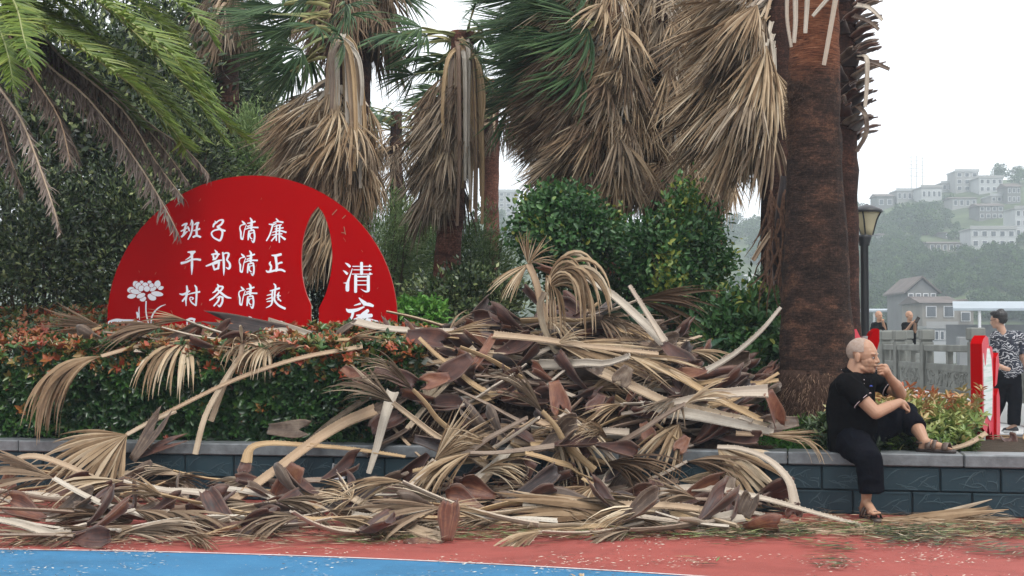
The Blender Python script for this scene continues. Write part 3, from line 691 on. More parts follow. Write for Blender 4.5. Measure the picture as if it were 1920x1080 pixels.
# -------- standing fan palms
AZN = 10
def skirt_variants(Lp, Lf, wind, seed, n=14, spread=1.1, out=.45, green=False, steps=5, nv=2, droop=.8, messy=.16):
    """meshes per azimuth of one hanging frond; origin at the trunk surface"""
    res = []; rnd = random.Random(seed)
    for a in range(AZN):
        az = 2 * math.pi * a / AZN; o = Vector((math.cos(az), math.sin(az), 0)); row = []
        for v in range(nv):
            mb = MB(); d = (o * (out + rnd.uniform(-.12, .12)) + G_ * (1 - out) + wind * .35 + Vector((rnd.uniform(-.15, .15), rnd.uniform(-.15, .15), 0))).normalized()
            lp = Lp * rnd.uniform(.7, 1.15); P = [Vector((0, 0, 0))]; dd = (o * .9 + Vector((0, 0, .1 if not green else .5))).normalized()
            for i in range(5):
                dd = (dd * .5 + d * .5).normalized(); P.append(P[-1] + dd * lp / 5)
            petiole_geo(mb, P, .040, .024, o, thick=.008, teeth=False, mi=1)
            fan_geo(mb, P[-1], (P[-1] - P[-2]), o + Vector((rnd.uniform(-.4, .4), rnd.uniform(-.4, .4), .2)), rnd, n=n, spread=spread * rnd.uniform(.7, 1.25), L=Lf * rnd.uniform(.62, 1.15), droop=droop, wind=wind, steps=steps, messy=messy, cup=.2)
            row.append(mb)
        res.append(row)
    return res
SK_CACHE = {}
def skirt_meshes(key, mats, **kw):
    k = (key, mats[0].name)
    if k not in SK_CACHE:
        SK_CACHE[k] = [[mb.mesh('palm_frond_blade', mats) for mb in row] for row in skirt_variants(**kw)]
    return SK_CACHE[k]
def trunk_mesh(path, radii, mat, rnd, n=18, rings=0.06, rough=.012):
    """path local points; radii list"""
    P = catmull(path, 44); m = len(P); mb = MB(); V = []; Rr = [interp(list(zip([i / (len(radii) - 1) for i in range(len(radii))], radii)), k / (m - 1)) for k in range(m)]
    mb.tube(P, [r + rnd.uniform(-1, 1) * rough * r * .8 for r in Rr], n, cap=True)
    for i, v in enumerate(mb.v):
        q = mnoise.noise(v * 5) * rough * 1.5 + mnoise.noise(v * 17) * rough; c = P[i // n]; d = v - c
        if d.length > 1e-5: mb.v[i] = v + d.normalized() * q
    return mb.mesh('trunk', mat, True)
def fan_palm(px, Y, topz, r, label, mat=TRUNKD, lean=0.0, zones=(), group='fan palms standing behind the heap', basez=.37, radii=None, xw=None, seed=1):
    rnd = random.Random(seed); x = at(px, 600, Y).x if xw is None else xw
    root = empty('fan_palm', (x, Y, basez), 0, label, 'palm tree', group)
    H = topz - basez; path = [(0, 0, -.05), (lean * .3, 0, H * .35), (lean * .7, 0, H * .7), (lean, 0, H)]
    place('trunk', trunk_mesh([Vector(p) for p in path], radii or [r * 1.25, r * 1.02, r, r * .95, r * .9], mat, rnd), root)
    def trunk_pt(z): t = min(1, max(0, (z - basez) / H)); return lean * t
    for zn in zones:
        z0, z1, cnt, key, mats, kw = zn[:6]; az0, az1 = zn[6] if len(zn) > 6 else (0, 2 * math.pi)
        nm = zn[7] if len(zn) > 7 else 'dead_frond'
        M = skirt_meshes(key, mats, **kw)
        for k in range(cnt):
            z = z0 + (z1 - z0) * ((k + rnd.random()) / cnt); az = rnd.uniform(az0, az1); a = int(round(az / (2 * math.pi) * AZN)) % AZN
            me = rnd.choice(M[a]); o = place(nm, me, root, (trunk_pt(z) + math.cos(az) * r * .85, math.sin(az) * r * .85, z - basez), (rnd.gauss(0, .2), rnd.gauss(0, .2), rnd.uniform(-.3, .3)), rnd.uniform(.75, 1.15))
    return root

WL = Vector((-.75, 0, 0)); WS = Vector((-.25, 0, 0))
D1 = dict(Lp=.38, Lf=.68, wind=Vector((-.6, 0, 0)), seed=21, n=15, out=.38, messy=.19, nv=3)
D1b = dict(Lp=.40, Lf=.68, wind=Vector((-1.0, -.1, .1)), seed=22, n=16, out=.45, spread=1.3)
D2 = dict(Lp=.24, Lf=.66, wind=Vector((-.25, 0, 0)), seed=23, n=14, out=.26, spread=.95, droop=1.5, messy=.19, nv=3)
D3 = dict(Lp=.30, Lf=.65, wind=Vector((-.25, 0, 0)), seed=24, n=12, out=.35)
DL = dict(Lp=.5, Lf=.85, wind=Vector((-.35, 0, 0)), seed=25, n=18, out=.42, spread=1.25, nv=3, steps=6, messy=.10)
D2b = dict(Lp=.36, Lf=.75, wind=Vector((-.1, 0, 0)), seed=29, n=15, out=.38, spread=1.2, droop=1.0, messy=.15)
DH = dict(Lp=.34, Lf=.6, wind=Vector((-.75, 0, .05)), seed=30, n=15, out=.42, spread=1.1, droop=1.5, messy=.2, nv=3)
GR = dict(Lp=.6, Lf=.62, wind=Vector((-.35, 0, 0)), seed=26, n=20, out=.72, green=True, spread=2.2, droop=.75, messy=.08)
GW = dict(Lp=.55, Lf=.75, wind=Vector((-1.3, 0, .1)), seed=27, n=18, out=.7, green=True, spread=1.5, droop=.4, messy=.1)
GT = dict(Lp=.6, Lf=.62, wind=Vector((-.2, 0, 0)), seed=28, n=18, out=.95, green=True, spread=2.4, droop=.55, messy=.08)
def zpx(py, Y): return at(960, py, Y).z
SM, GM, BM, GRM = [STRAW, PETW], [GREYSTRAW, PET], [BROWNLEAF, PETT], [PALMGREEN, PETG]
PI = math.pi
# the centre-right group whose skirts merge
fan_palm(1138, 15.2, zpx(-140, 15.2), .16, 'fan palm with a wide wind-swept straw skirt above the round green shrub', TRUNKR, zones=[
    (zpx(305, 15.2), zpx(60, 15.2), 170, 'D1', SM, D1), (zpx(310, 15.2), zpx(30, 15.2), 80, 'D1', GM, D1), (zpx(300, 15.2), zpx(60, 15.2), 40, 'D1', BM, D1), (zpx(230, 15.2), zpx(40, 15.2), 50, 'D1b', BM, D1b, (PI * .5, PI * 1.6)),
    (zpx(130, 15.2), zpx(-80, 15.2), 60, 'GW', GRM, GW, (PI * .55, PI * 1.5), 'green_frond'), (zpx(60, 15.2), zpx(-120, 15.2), 70, 'D1', SM, D1)], seed=31)
fan_palm(1098, 16.4, zpx(-120, 16.4), .15, 'fan palm whose brown skirt and blown green fronds hang left of the merged skirts', TRUNKD, zones=[
    (zpx(255, 16.4), zpx(50, 16.4), 110, 'D1', GM, D1), (zpx(230, 16.4), zpx(100, 16.4), 50, 'D1b', BM, D1b, (PI * .5, PI * 1.5)), (zpx(200, 16.4), zpx(-60, 16.4), 60, 'GW', GRM, GW, (PI * .5, PI * 1.6), 'green_frond')], seed=32)
fan_palm(1332, 16.8, zpx(-140, 16.8), .15, 'fan palm with its reddish trunk showing under a tan skirt, left of the thick trunk', TRUNKR, zones=[
    (zpx(320, 16.8), zpx(20, 16.8), 170, 'D1', SM, D1), (zpx(275, 16.8), zpx(-40, 16.8), 90, 'D1b', GM, D1b), (zpx(60, 16.8), zpx(-100, 16.8), 50, 'D1', GM, D1)], seed=33)
fan_palm(1230, 15.8, zpx(-140, 15.8), .15, 'fan palm hidden in the middle of the merged tan skirts above the leafy shrub', TRUNKD, zones=[
    (zpx(325, 15.8), zpx(0, 15.8), 120, 'D1', SM, D1), (zpx(320, 15.8), zpx(0, 15.8), 50, 'D1', BM, D1), (zpx(315, 15.8), zpx(20, 15.8), 80, 'D1b', GM, D1b), (zpx(10, 15.8), zpx(-100, 15.8), 50, 'D1', GM, D1)], seed=34)
fan_palm(1462, 13.6, zpx(-150, 13.6), .17, 'fan palm with a coarse straw skirt close left of the thick bare trunk', TRUNKD, zones=[
    (zpx(180, 13.6), zpx(-20, 13.6), 90, 'DL', SM, DL, (PI * .6, PI * 1.38)), (zpx(170, 13.6), zpx(-60, 13.6), 50, 'DL', GM, DL, (PI * .55, PI * 1.38)), (zpx(190, 13.6), zpx(0, 13.6), 30, 'D1', BM, D1, (PI * .55, PI * 1.38)), (zpx(20, 13.6), zpx(-100, 13.6), 40, 'D1b', SM, D1b, (PI * .6, PI * 1.35))], seed=35)
# left ones
h_palm = fan_palm(630, 14.6, zpx(70, 14.6), .125, 'fan palm with a thick shaggy straw skirt rising behind the top of the red sign', TRUNKD, zones=[
    (zpx(290, 14.6), zpx(150, 14.6), 130, 'DH', SM, DH), (zpx(270, 14.6), zpx(150, 14.6), 60, 'DH', GM, DH), (zpx(330, 14.6), zpx(180, 14.6), 50, 'D2', SM, D2), (zpx(60, 14.6), zpx(0, 14.6), 9, 'GW', GRM, GW, (PI * .7, PI * 1.3), 'green_frond'),
    (zpx(300, 14.6), zpx(230, 14.6), 40, 'D2', BM, D2), (zpx(420, 14.6), zpx(300, 14.6), 60, 'D2', SM, D2, (PI * .8, PI * 1.55)), (zpx(400, 14.6), zpx(300, 14.6), 30, 'D2', BM, D2, (PI * .8, PI * 1.55)),
    (zpx(110, 14.6), zpx(40, 14.6), 9, 'GR', GRM, GR, (PI * .6, PI * 1.7), 'green_frond'), (zpx(30, 14.6), zpx(-50, 14.6), 8, 'GT', GRM, GT, (PI * .3, PI * 1.9), 'green_frond')], seed=36)
fan_palm(668, 17.5, zpx(-120, 17.5), .16, 'fan palm with a dark brown skirt high up between the two shaggy skirts', TRUNKD, zones=[
    (zpx(35, 17.5), zpx(-90, 17.5), 90, 'D2b', BM, D2b), (zpx(20, 17.5), zpx(-110, 17.5), 40, 'D2', GM, D2),
    (zpx(0, 17.5), zpx(-110, 17.5), 20, 'GT', GRM, GT, (0, 2 * PI), 'green_frond')], seed=37, basez=.37)
g_palm = fan_palm(824, 16.6, zpx(60, 16.6), .15, 'slender fan palm with long greyish skirt and green crown, left of the heap top', TRUNKR, lean=.27, zones=[
    (zpx(350, 16.6), zpx(150, 16.6), 120, 'D2', GM, D2, (PI * .42, PI * 1.55)), (zpx(300, 16.6), zpx(130, 16.6), 65, 'D2', BM, D2, (PI * .6, PI * 1.7)),
    (zpx(260, 16.6), zpx(190, 16.6), 24, 'D2', SM, D2, (PI * .5, PI * 1.5)),
    (zpx(150, 16.6), zpx(70, 16.6), 13, 'GR', GRM, GR, (0, 2 * PI), 'green_frond'), (zpx(80, 16.6), zpx(50, 16.6), 14, 'GT', GRM, GT, (0, 2 * PI), 'green_frond')], seed=38)
fan_palm(424, 18.5, zpx(-40, 18.5), .15, 'fan palm with a dark maroon trunk behind the date palm fronds, above the sign', TRUNKD, zones=[
    (zpx(40, 18.5), zpx(-30, 18.5), 45, 'D2', GM, D2), (zpx(60, 18.5), zpx(0, 18.5), 16, 'D2', BM, D2), (zpx(10, 18.5), zpx(-60, 18.5), 8, 'GR', GRM, GR, (0, 2 * PI), 'green_frond')], seed=39)
fan_palm(742, 26, zpx(210, 26), .12, 'small distant fan palm with wispy fronds just left of the slender palm', TRUNKD, zones=[
    (zpx(300, 26), zpx(240, 26), 22, 'D3', GM, D3), (zpx(300, 26), zpx(240, 26), 12, 'D1b', BM, D1b, (PI * .7, PI * 1.3)), (zpx(245, 26), zpx(208, 26), 30, 'GT', GRM, GT, (0, 2 * PI), 'green_frond')], seed=40)
fan_palm(921, 22, zpx(150, 22), .125, 'distant fan palm with bare reddish trunk and fronds blown left, right of the slender palm', TRUNKR, zones=[
    (zpx(240, 22), zpx(190, 22), 34, 'D1b', GM, D1b, (PI * .5, PI * 1.5)), (zpx(230, 22), zpx(190, 22), 16, 'D2', GM, D2), (zpx(225, 22), zpx(165, 22), 22, 'GW', GRM, GW, (PI * .5, PI * 1.5), 'green_frond'), (zpx(195, 22), zpx(150, 22), 22, 'GT', GRM, GT, (0, 2 * PI), 'green_frond')], seed=41)
def hang_stalks(palm, cx, cy, Y, n, x0, x1, ylo, yhi, seed):
    rnd = random.Random(seed)
    for k in range(n):
        ex = rnd.uniform(x0, x1); ey = rnd.uniform(ylo, yhi); yy = Y - rnd.uniform(.25, .5); c = at(cx + rnd.uniform(-12, 12), cy + rnd.uniform(-15, 25), Y - .12)
        P = [c, at(cx + (ex - cx) * .75, cy + 25, yy), at(ex + rnd.uniform(-5, 5), cy + (ey - cy) * .6, yy - .05), at(ex, ey, yy)]; mb = MB()
        petiole_geo(mb, [p - palm.location for p in catmull(P, 12)], .05, .026, Vector((0, -1, .2)), rnd=rnd, thick=.01, teeth=False); mb.build('hanging_stalk', rnd.choice((PET, PETW, PETW, PETT, PETB)), palm)
hang_stalks(h_palm, 637, 75, 14.6, 16, 600, 690, 190, 400, 5); hang_stalks(g_palm, 868, 85, 16.6, 20, 830, 905, 170, 440, 6)
# palm with old leaf bases, just behind the thick one
bp = fan_palm(1577, 13.8, zpx(-150, 13.8), .175, 'dark fan palm studded with cut leaf stubs, half hidden behind the thick trunk', TRUNKD, seed=42)
rr = random.Random(77)
for k in range(46):
    z = zpx(262, 13.8) + (zpx(-70, 13.8) - zpx(262, 13.8)) * k / 45; az = rr.uniform(-PI * .62, PI * .2); o = Vector((math.cos(az), math.sin(az), 0))
    mb = MB(); L = rr.uniform(.22, .34); tang = (o * .62 + Vector((0, 0, .78))).normalized()
    sheath_geo(mb, o * .02, o * .02 + tang * L * .8, -o, rr, .20, .10, .9, -.55, thick=.014, ni=8, nj=7, fibres=6, horns=.35)
    place('leaf_base', mb.mesh('leaf_base', [SHEATHD, SHEATH, SHEATHD, SHEATHG][k % 4], True), bp, (o.x * .15, o.y * .15, z - .37))
for px0, py0, pts in ((1612, 105, [(1625, 110), (1625, 160), (1622, 200)]), (1605, 10, [(1630, 15), (1655, 38)]), (1600, 30, [(1628, 40), (1648, 56)]), (1610, 108, [(1640, 118), (1668, 130)]), (1608, 200, [(1622, 215), (1624, 250), (1606, 284)])):
    P = [at(px0, py0, 13.5)] + [at(a, b, 13.4) for a, b in pts]; org = bp.location
    mb = MB(); petiole_geo(mb, [p - org for p in catmull(P, 10)], .055, .03, Vector((.3, -1, .2)), rnd=rr); mb.build('old_petiole', PETW if pts[0][1] in (110, 15) else SHEATHG, bp)

# the thick trunk in front
A_ = fan_palm(1530, 11.55, zpx(-160, 11.55), .245, 'thick bare palm trunk with a bulging fibrous foot, behind the seated man', TRUNKA, radii=[.31, .305, .298, .27, .245, .22, .213, .205, .20, .195, .19], seed=43, group=None)
rr = random.Random(9)
mb = MB()
prof = [(.38, -.02), (.37, .2), (.36, .34), (.34, .46), (.322, .54), (.306, .62)]
mb.lathe((0, 0, 0), prof, 28)
for i, v in enumerate(mb.v): mb.v[i] = v + Vector((v.x, v.y, 0)).normalized() * mnoise.noise(v * 9) * .03
fm = simple('root_mass', (0.05, 0.03, 0.022), 0.95, 0.1, 0.5, 40, 0.9)
mb.build('root_flare', fm, A_, True)
mb = MB()
for k in range(4200):
    az = rr.uniform(0, 2 * PI); z = rr.uniform(.1, .60); r_ = interp([(z_, r0) for r0, z_ in prof], z) - .004; o = Vector((math.cos(az), math.sin(az), 0))
    c = o * r_ + Vector((0, 0, z)); d = (o * rr.uniform(.25, 1.0) + G_ * rr.uniform(.5, 1.3) + o.cross(G_) * rr.uniform(-.5, .5)).normalized(); h = rr.uniform(.03, .085); s_ = o.cross(G_) * .0021
    mb.add([c - s_, c + s_, c + d * h], [(0, 1, 2)], rr.random())
FIB2 = NT('root_fibre', .9, .1); FIB2.col(FIB2.ramp(FIB2.attr(), [(0, (.035, .02, .014)), (.6, (.10, .06, .04)), (1, (.27, .18, .12))])); FIB2 = FIB2.m
tag(mb.build('root_fibre', FIB2, A_), kind='stuff')
mb = MB()
for k in range(2600):     # hairy bark
    az = rr.uniform(PI * .9, 2.1 * PI); z = rr.uniform(.62, 3.3)
    if mnoise.noise(Vector((az * 2, z * 2.2, 3))) < -.02: continue
    rad_ = interp([(0, .31), (.43, .305), (.86, .298), (1.29, .27), (1.72, .245), (2.15, .22), (3.0, .205), (3.9, .195)], z); o = Vector((math.cos(az), math.sin(az), 0)); c = o * (rad_ - .006) + Vector((0, 0, z))
    big = (az < 1.08 * PI or az > 2.2 * PI) and 1.6 < z < 3.0
    d = (o * rr.uniform(.3, .9) + Vector((0, 0, rr.uniform(-.6, .5))) + o.cross(G_) * rr.uniform(-1, 1)).normalized(); h = rr.uniform(.015, .05) * (2.2 if big else 1); s_ = d.orthogonal().normalized() * .0016
    mb.add([c - s_, c + s_, c + d * h], [(0, 1, 2)], rr.random() * .8)
tag(mb.build('bark_fibre', FIB2, A_), kind='stuff')
for pts, w in (([(1490, -60), (1492, 30), (1489, 80)], .052), ([(1516, -60), (1514, 0), (1510, 62)], .055), ([(1575, -60), (1565, 10), (1545, 122)], .058), ([(1595, -50), (1550, 0), (1524, 30)], .04), ([(1478, -60), (1476, 30), (1484, 88)], .03)):
    P = [at(a, b, 11.24) - A_.location for a, b in pts]; mb = MB(); petiole_geo(mb, catmull(P, 8), w * .55, w * .36, Vector((0, -1, 0)), rnd=rr, thick=.014); mb.build('old_petiole', PETW, A_)
mb = MB()
for k in range(900):
    az = rr.gauss(PI * 1.08, .35); z = rr.gauss(2.72, .16); o = Vector((math.cos(az), math.sin(az), 0)); c = o * .205 + Vector((0, 0, z)); d = (o * rr.uniform(.3, 1) + Vector((0, 0, rr.uniform(-.7, .5))) + o.cross(G_) * rr.uniform(-.8, .8)).normalized(); h = rr.uniform(.03, .10); s_ = d.orthogonal().normalized() * .002
    m_ = c + d * h * .5; e_ = m_ + (d + G_ * .8).normalized() * h * .5; mb.add([c - s_, c + s_, m_ + s_ * .7, m_ - s_ * .7, e_], [(0, 1, 2, 3), (3, 2, 4)], rr.random() * .6)
tag(mb.build('fibre_tuft', FIB2, A_), kind='stuff')
# tangle of dark fibre hanging on the left of the trunk
mb = MB()
for k in range(60):
    px = rr.uniform(1440, 1480); py = rr.uniform(350, 480); p = at(px, py, 12.2 + rr.uniform(-.2, .2)); L = rr.uniform(.25, .7)
    P = [p]; d = Vector((rr.uniform(-.15, .15), rr.uniform(-.1, .1), -1))
    for i in range(5): d = (d + Vector((rr.uniform(-.3, .3), 0, 0))).normalized(); P.append(P[-1] + d * L / 5)
    mb.tube([q - A_.location for q in P], [.012, .012, .011, .009, .006, .002], 4)
tag(mb.build('hanging_fibre', FIBRE, A_), kind='stuff')
for pts, w, c, m in (([(1470, 330), (1458, 400), (1452, 470), (1456, 540)], .14, 1.3, SHEATHD), ([(1462, 400), (1448, 450), (1446, 520)], .10, 1.0, SHEATHD), ([(1452, 428), (1432, 455), (1412, 488)], .04, .6, PET)):
    P = [at(a, b, 12.15) - A_.location for a, b in pts]; mb = MB()
    if w > .05: sheath_geo(mb, P[0], P[-1], Vector((0, -1, .1)), rr, .06, w, c, .1, thick=.008)
    else: petiole_geo(mb, catmull(P, 8), .03, .03, Vector((0, -1, 0)), rnd=rr)
    mb.build('old_leaf_base', m, A_)

# ------------------------------------------------------------------ date palm, upper left
dp0 = at(-230, -60, 12.6)
date = empty('date_palm', (dp0.x, 12.6, .37), 0, 'feather-leaved date palm arching in from the upper left, green and withered fronds', 'palm tree')
place('trunk', trunk_mesh([Vector((0, 0, -.05)), Vector((.03, 0, 1.5)), Vector((0, 0, 3.2)), Vector((0, 0, dp0.z - .2))], [.38, .33, .3, .32, .36], TRUNKD, random.Random(3)), date)
def feather(pts, green, Ltab, seed, Ys, dens=.016, w=.028, name=None, hang=.5):
    rnd = random.Random(seed); Pw = [at(x, y, Y) for (x, y), Y in zip(pts, Ys)]
    start = dp0.lerp(Pw[0], .25); Pw = [start] + Pw
    P = resample(catmull(Pw, 60), 60); org = date.location; tot = sum((P[i + 1] - P[i]).length for i in range(60))
    mb = MB(); mb.tube([p - org for p in P[::3]], [.020 - .015 * i / 20 for i in range(21)], 6)
    fr = mb.build(name or ('green_frond' if green else 'withered_frond'), PETG if green else PET, date, True)
    ml = MB(); n = int(tot / dens)
    for side in (-1, 1):
        for k in range(n):
            t = (k + rnd.random() * .8) / n
            if t < .12: continue
            i = min(59, int(t * 60)); p = P[i].lerp(P[i + 1], t * 60 - i) - org; T = (P[i + 1] - P[i]).normalized()
            up = Vector((0, 0, 1)) - T * T.z; up = up.normalized() if up.length > .05 else Vector((1, 0, 0)); latv = T.cross(up) * side
            L = Ltab * (.45 + .55 * math.sin(math.pi * min(1, .12 + t * .85) ** .8)) * rnd.uniform(.8, 1.1)
            if t > .93: L *= .75
            if green: d = (T * .75 + latv * .85 + up * rnd.uniform(.0, .45)).normalized(); dr = hang
            else: d = (T * .6 + latv * .55 + up * rnd.uniform(-.5, .1) + Vector((0, 0, -.35))).normalized(); dr = 1.1
            nn = T.cross(d).normalized() if rnd.random() < .9 else up; V = []; q = p.copy(); tb = rnd.random()
            st = 4; cu = rnd.uniform(-.4, .4)
            for s_ in range(st + 1):
                u = s_ / st; ww = w * (1 - u ** 1.6) * .5 * (1 if s_ else .5) + .0008; sd_ = d.cross(nn); sd_ = sd_.normalized() if sd_.length > .01 else up
                V += [q + sd_ * ww, q + nn * ww * .5, q - sd_ * ww]; d = (d + G_ * dr * u / st * 1.2 + sd_ * cu / st + (Vector((rnd.uniform(-.25, .25),) * 1 + (0, rnd.uniform(-.25, .25))) if not green else Vector((0, 0, 0)))).normalized(); q = q + d * L / st
            Fc = []
            for s_ in range(st): b = s_ * 3; Fc += [(b, b + 1, b + 4, b + 3), (b + 1, b + 2, b + 5, b + 4)]
            tt = tb * .55 + (.35 * (1 - abs(t - .6)) if green else .3 * t)
            ml.add(V, Fc, [min(1, tt + .12 * (j / len(V))) for j in range(len(V))])
    tag(ml.build('leaflet', DATEGREEN if green else ASHLEAF, fr), kind='stuff')
gd = [([(-80, -60), (60, 20), (150, 90), (235, 150), (300, 220), (350, 300)], [12.6, 12.3, 12.2, 12.1, 12.0, 12.0], .34),
      ([(40, -80), (150, -20), (240, 50), (310, 120), (370, 190), (420, 265)], [12.5, 12.2, 12.1, 12.0, 12.0, 12.0], .36),
      ([(-60, 10), (40, 90), (120, 160), (180, 240)], [12.7, 12.4, 12.3, 12.3], .30),
      ([(100, -60), (180, 0), (255, 50), (318, 98), (372, 165), (415, 222), (462, 262)], [12.0, 11.8, 11.7, 11.6, 11.6, 11.6, 11.7], .36),
      ([(-40, -30), (45, 30), (100, 62), (163, 98), (215, 134), (260, 171), (326, 244), (348, 280)], [12.1, 11.9, 11.8, 11.6, 11.5, 11.5, 11.5, 11.6], .36),
      ([(-60, -60), (20, -6), (45, 73), (58, 115), (66, 140)], [12.0, 11.8, 11.3, 11.2, 11.2], .26),
      ([(-90, 0), (-20, 30), (8, 80), (22, 140), (30, 195)], [12.0, 11.6, 11.3, 11.2, 11.2], .24),
      ([(200, -90), (280, -40), (330, 2), (379, 41), (405, 85)], [12.6, 12.4, 12.3, 12.2, 12.2], .34),
      ([(60, -90), (150, -50), (230, -10), (300, 45), (350, 105), (395, 170)], [12.8, 12.6, 12.4, 12.3, 12.3, 12.3], .38),
      ([(-60, -20), (60, 10), (150, 60), (240, 120), (310, 190), (380, 262)], [12.9, 12.7, 12.6, 12.5, 12.4, 12.4], .36),
      ([(0, -80), (100, -50), (190, -30), (270, 20), (340, 60)], [13, 12.8, 12.7, 12.7, 12.7], .36),
      ([(-60, -10), (20, 60), (110, 110), (200, 175), (270, 240)], [12.9, 12.7, 12.6, 12.5, 12.4], .34),
      ([(-60, -70), (50, -30), (120, 10), (180, 70)], [12.3, 12.1, 12.0, 12.0], .34)]
for k, (pts, Ys, L) in enumerate(gd): feather(pts, True, L * 1.2, 50 + k, Ys)
dd_ = [([(-20, 20), (25, 80), (61, 142), (110, 220), (132, 305)], [12.2, 12.0, 11.9, 11.8, 11.7], .26),
       ([(-60, 90), (10, 180), (41, 228), (73, 310), (98, 383), (113, 437)], [12.2, 11.7, 11.5, 11.4, 11.3, 11.3], .17),
       ([(0, 50), (61, 98), (110, 140), (163, 183), (244, 285), (301, 375), (335, 440)], [12.4, 12.2, 12.1, 12.0, 11.9, 11.8, 11.8], .26),
       ([(60, 60), (122, 114), (228, 204), (293, 305), (344, 372)], [12.5, 12.4, 12.2, 12.1, 12.0], .24),
       ([(120, 110), (204, 171), (285, 252), (352, 340)], [12.7, 12.5, 12.5, 12.4], .22),
       ([(-80, 120), (-10, 200), (20, 300), (42, 355)], [12.5, 12.2, 12.1, 12.1], .24),
       ([(180, 150), (285, 236), (346, 277), (392, 328)], [12.7, 12.6, 12.6, 12.6], .24),
       ([(0, 60), (60, 150), (105, 200), (150, 300)], [12.8, 12.6, 12.5, 12.5], .26),
       ([(0, 20), (90, 100), (190, 200), (270, 300)], [12.9, 12.8, 12.7, 12.7], .26)]
for k, (pts, Ys, L) in enumerate(dd_): feather(pts, False, L * 1.25, 80 + k, Ys, dens=.015, w=.017)

# ------------------------------------------------------------------ shrubs and hedges
def cloud(rnd_seed, c, rad, n, clumps=40, spread=.22, shell=.75, L=.07, W=.03, lean=(0, 0, .25), low=-0.9, tint=(.5, .22)):
    rs = np.random.RandomState(rnd_seed); c = np.array(c); rad = np.array(rad)
    cd = rs.normal(size=(clumps, 3)); cd /= np.linalg.norm(cd, axis=1, keepdims=True); cd[:, 2] = np.maximum(cd[:, 2], low)
    cr = shell + (1 - shell) * rs.rand(clumps, 1) * 1.15; inner = rs.rand(clumps) < .25; cr[inner] *= .55
    cc = cd * cr; ct = rs.normal(tint[0], tint[1] * .8, clumps)
    k = rs.randint(0, clumps, n); off = rs.normal(size=(n, 3)) * spread
    p = cc[k] + off; pos = c + p * rad
    out = p / np.maximum(np.linalg.norm(p, axis=1, keepdims=True), .1)
    D = out * .7 + rs.normal(size=(n, 3)) * .6 + np.array(lean); N = out + rs.normal(size=(n, 3)) * .5 + np.array([0, 0, .6])
    Ls = L * (0.6 + .7 * rs.rand(n)); Ws = W * (.7 + .5 * rs.rand(n))
    t = np.clip(ct[k] + rs.normal(0, tint[1], n), 0, 1)
    return pos, D, N, Ls, Ws, t
def twigs(name, parent, base, tips, r=.02, seed=1):
    rnd = random.Random(seed); mb = MB()
    for t in tips:
        b = Vector(base) + Vector((rnd.uniform(-.08, .08), rnd.uniform(-.08, .08), 0)); m = b.lerp(Vector(t), .5) + Vector((rnd.uniform(-.1, .1), rnd.uniform(-.1, .1), .1))
        mb.tube(catmull([b, m, Vector(t)], 6), [r, r * .85, r * .7, r * .6, r * .45, r * .3, r * .15], 5)
    mb.build(name, WOOD, parent)
def shrub(name, label, px, py, Y, rx, rz, n, L, W, mat, seed, cat='shrub', ry=None, clumps=45, spread=.2, six=False, tint=(.5, .2), lean=(0, 0, .25), base=.37, group=None, low=-.9, shell=.75):
    c = at(px, py, Y); s = Y / F; rad = (rx * s, (ry or rx) * s, rz * s)
    root = empty(name, (c.x, c.y, base), 0, label, cat, group)
    lc = (0, 0, c.z - base); d = cloud(seed, lc, rad, n, clumps, spread, shell, L, W, lean, low, tint)
    o = leaf_cloud('foliage', *d, mat, root, six); o['kind'] = 'stuff'
    rnd = random.Random(seed)
    twigs('stem', root, (0, 0, 0), [(lc[0] + rnd.uniform(-.8, .8) * rad[0], rnd.uniform(-.6, .6) * rad[1], lc[2] + rnd.uniform(-.3, .9) * rad[2]) for _ in range(16)], .022, seed)
    return root
shrub('evergreen_shrub', 'round dark glossy shrub directly above the tall straw peak of the heap', 1062, 432, 13.6, 84, 72, 13000, .062, .034, MIDG, 3, spread=.22, tint=(.38, .22), clumps=42, six=True, shell=.8)
shrub('leafy_shrub', 'ragged leafy green shrub with yellowish sprays right of the round dark shrub', 1265, 495, 13.2, 86, 115, 15000, .058, .032, MIDG, 4, spread=.2, tint=(.62, .22), clumps=40, six=True, shell=.7)
shrub('leafy_shrub', 'low glossy green shrub between the heap and the thick palm trunk', 1400, 650, 12.6, 88, 85, 9000, .075, .036, MIDG, 5, spread=.2, tint=(.6, .2), clumps=45, six=True)
shrub('bright_shrub', 'small bright lime green shrub at the right edge of the round sign', 772, 600, 13.8, 52, 42, 2600, .07, .03, BRIGHTG, 6, tint=(.6, .2), clumps=20, six=True)
bgm = 'dark shrubs massed behind the hedge'
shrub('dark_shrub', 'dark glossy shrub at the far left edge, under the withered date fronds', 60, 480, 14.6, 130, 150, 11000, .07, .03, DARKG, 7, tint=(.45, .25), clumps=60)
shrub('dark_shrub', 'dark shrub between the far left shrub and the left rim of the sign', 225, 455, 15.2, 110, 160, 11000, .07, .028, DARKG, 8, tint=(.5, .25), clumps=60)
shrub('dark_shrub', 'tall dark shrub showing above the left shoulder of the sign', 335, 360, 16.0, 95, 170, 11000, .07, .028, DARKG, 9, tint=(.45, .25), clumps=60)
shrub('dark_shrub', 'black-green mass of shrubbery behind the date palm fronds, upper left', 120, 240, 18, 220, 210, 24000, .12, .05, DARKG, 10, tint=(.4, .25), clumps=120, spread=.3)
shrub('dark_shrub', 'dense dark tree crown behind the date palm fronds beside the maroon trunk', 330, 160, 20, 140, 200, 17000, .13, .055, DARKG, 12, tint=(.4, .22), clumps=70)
shrub('broadleaf_tree', 'dark-leaved tree seen between the maroon palm trunk and the shaggy skirt', 478, 215, 24, 62, 110, 7000, .13, .05, DARKG, 13, 'tree', tint=(.6, .2), clumps=40)
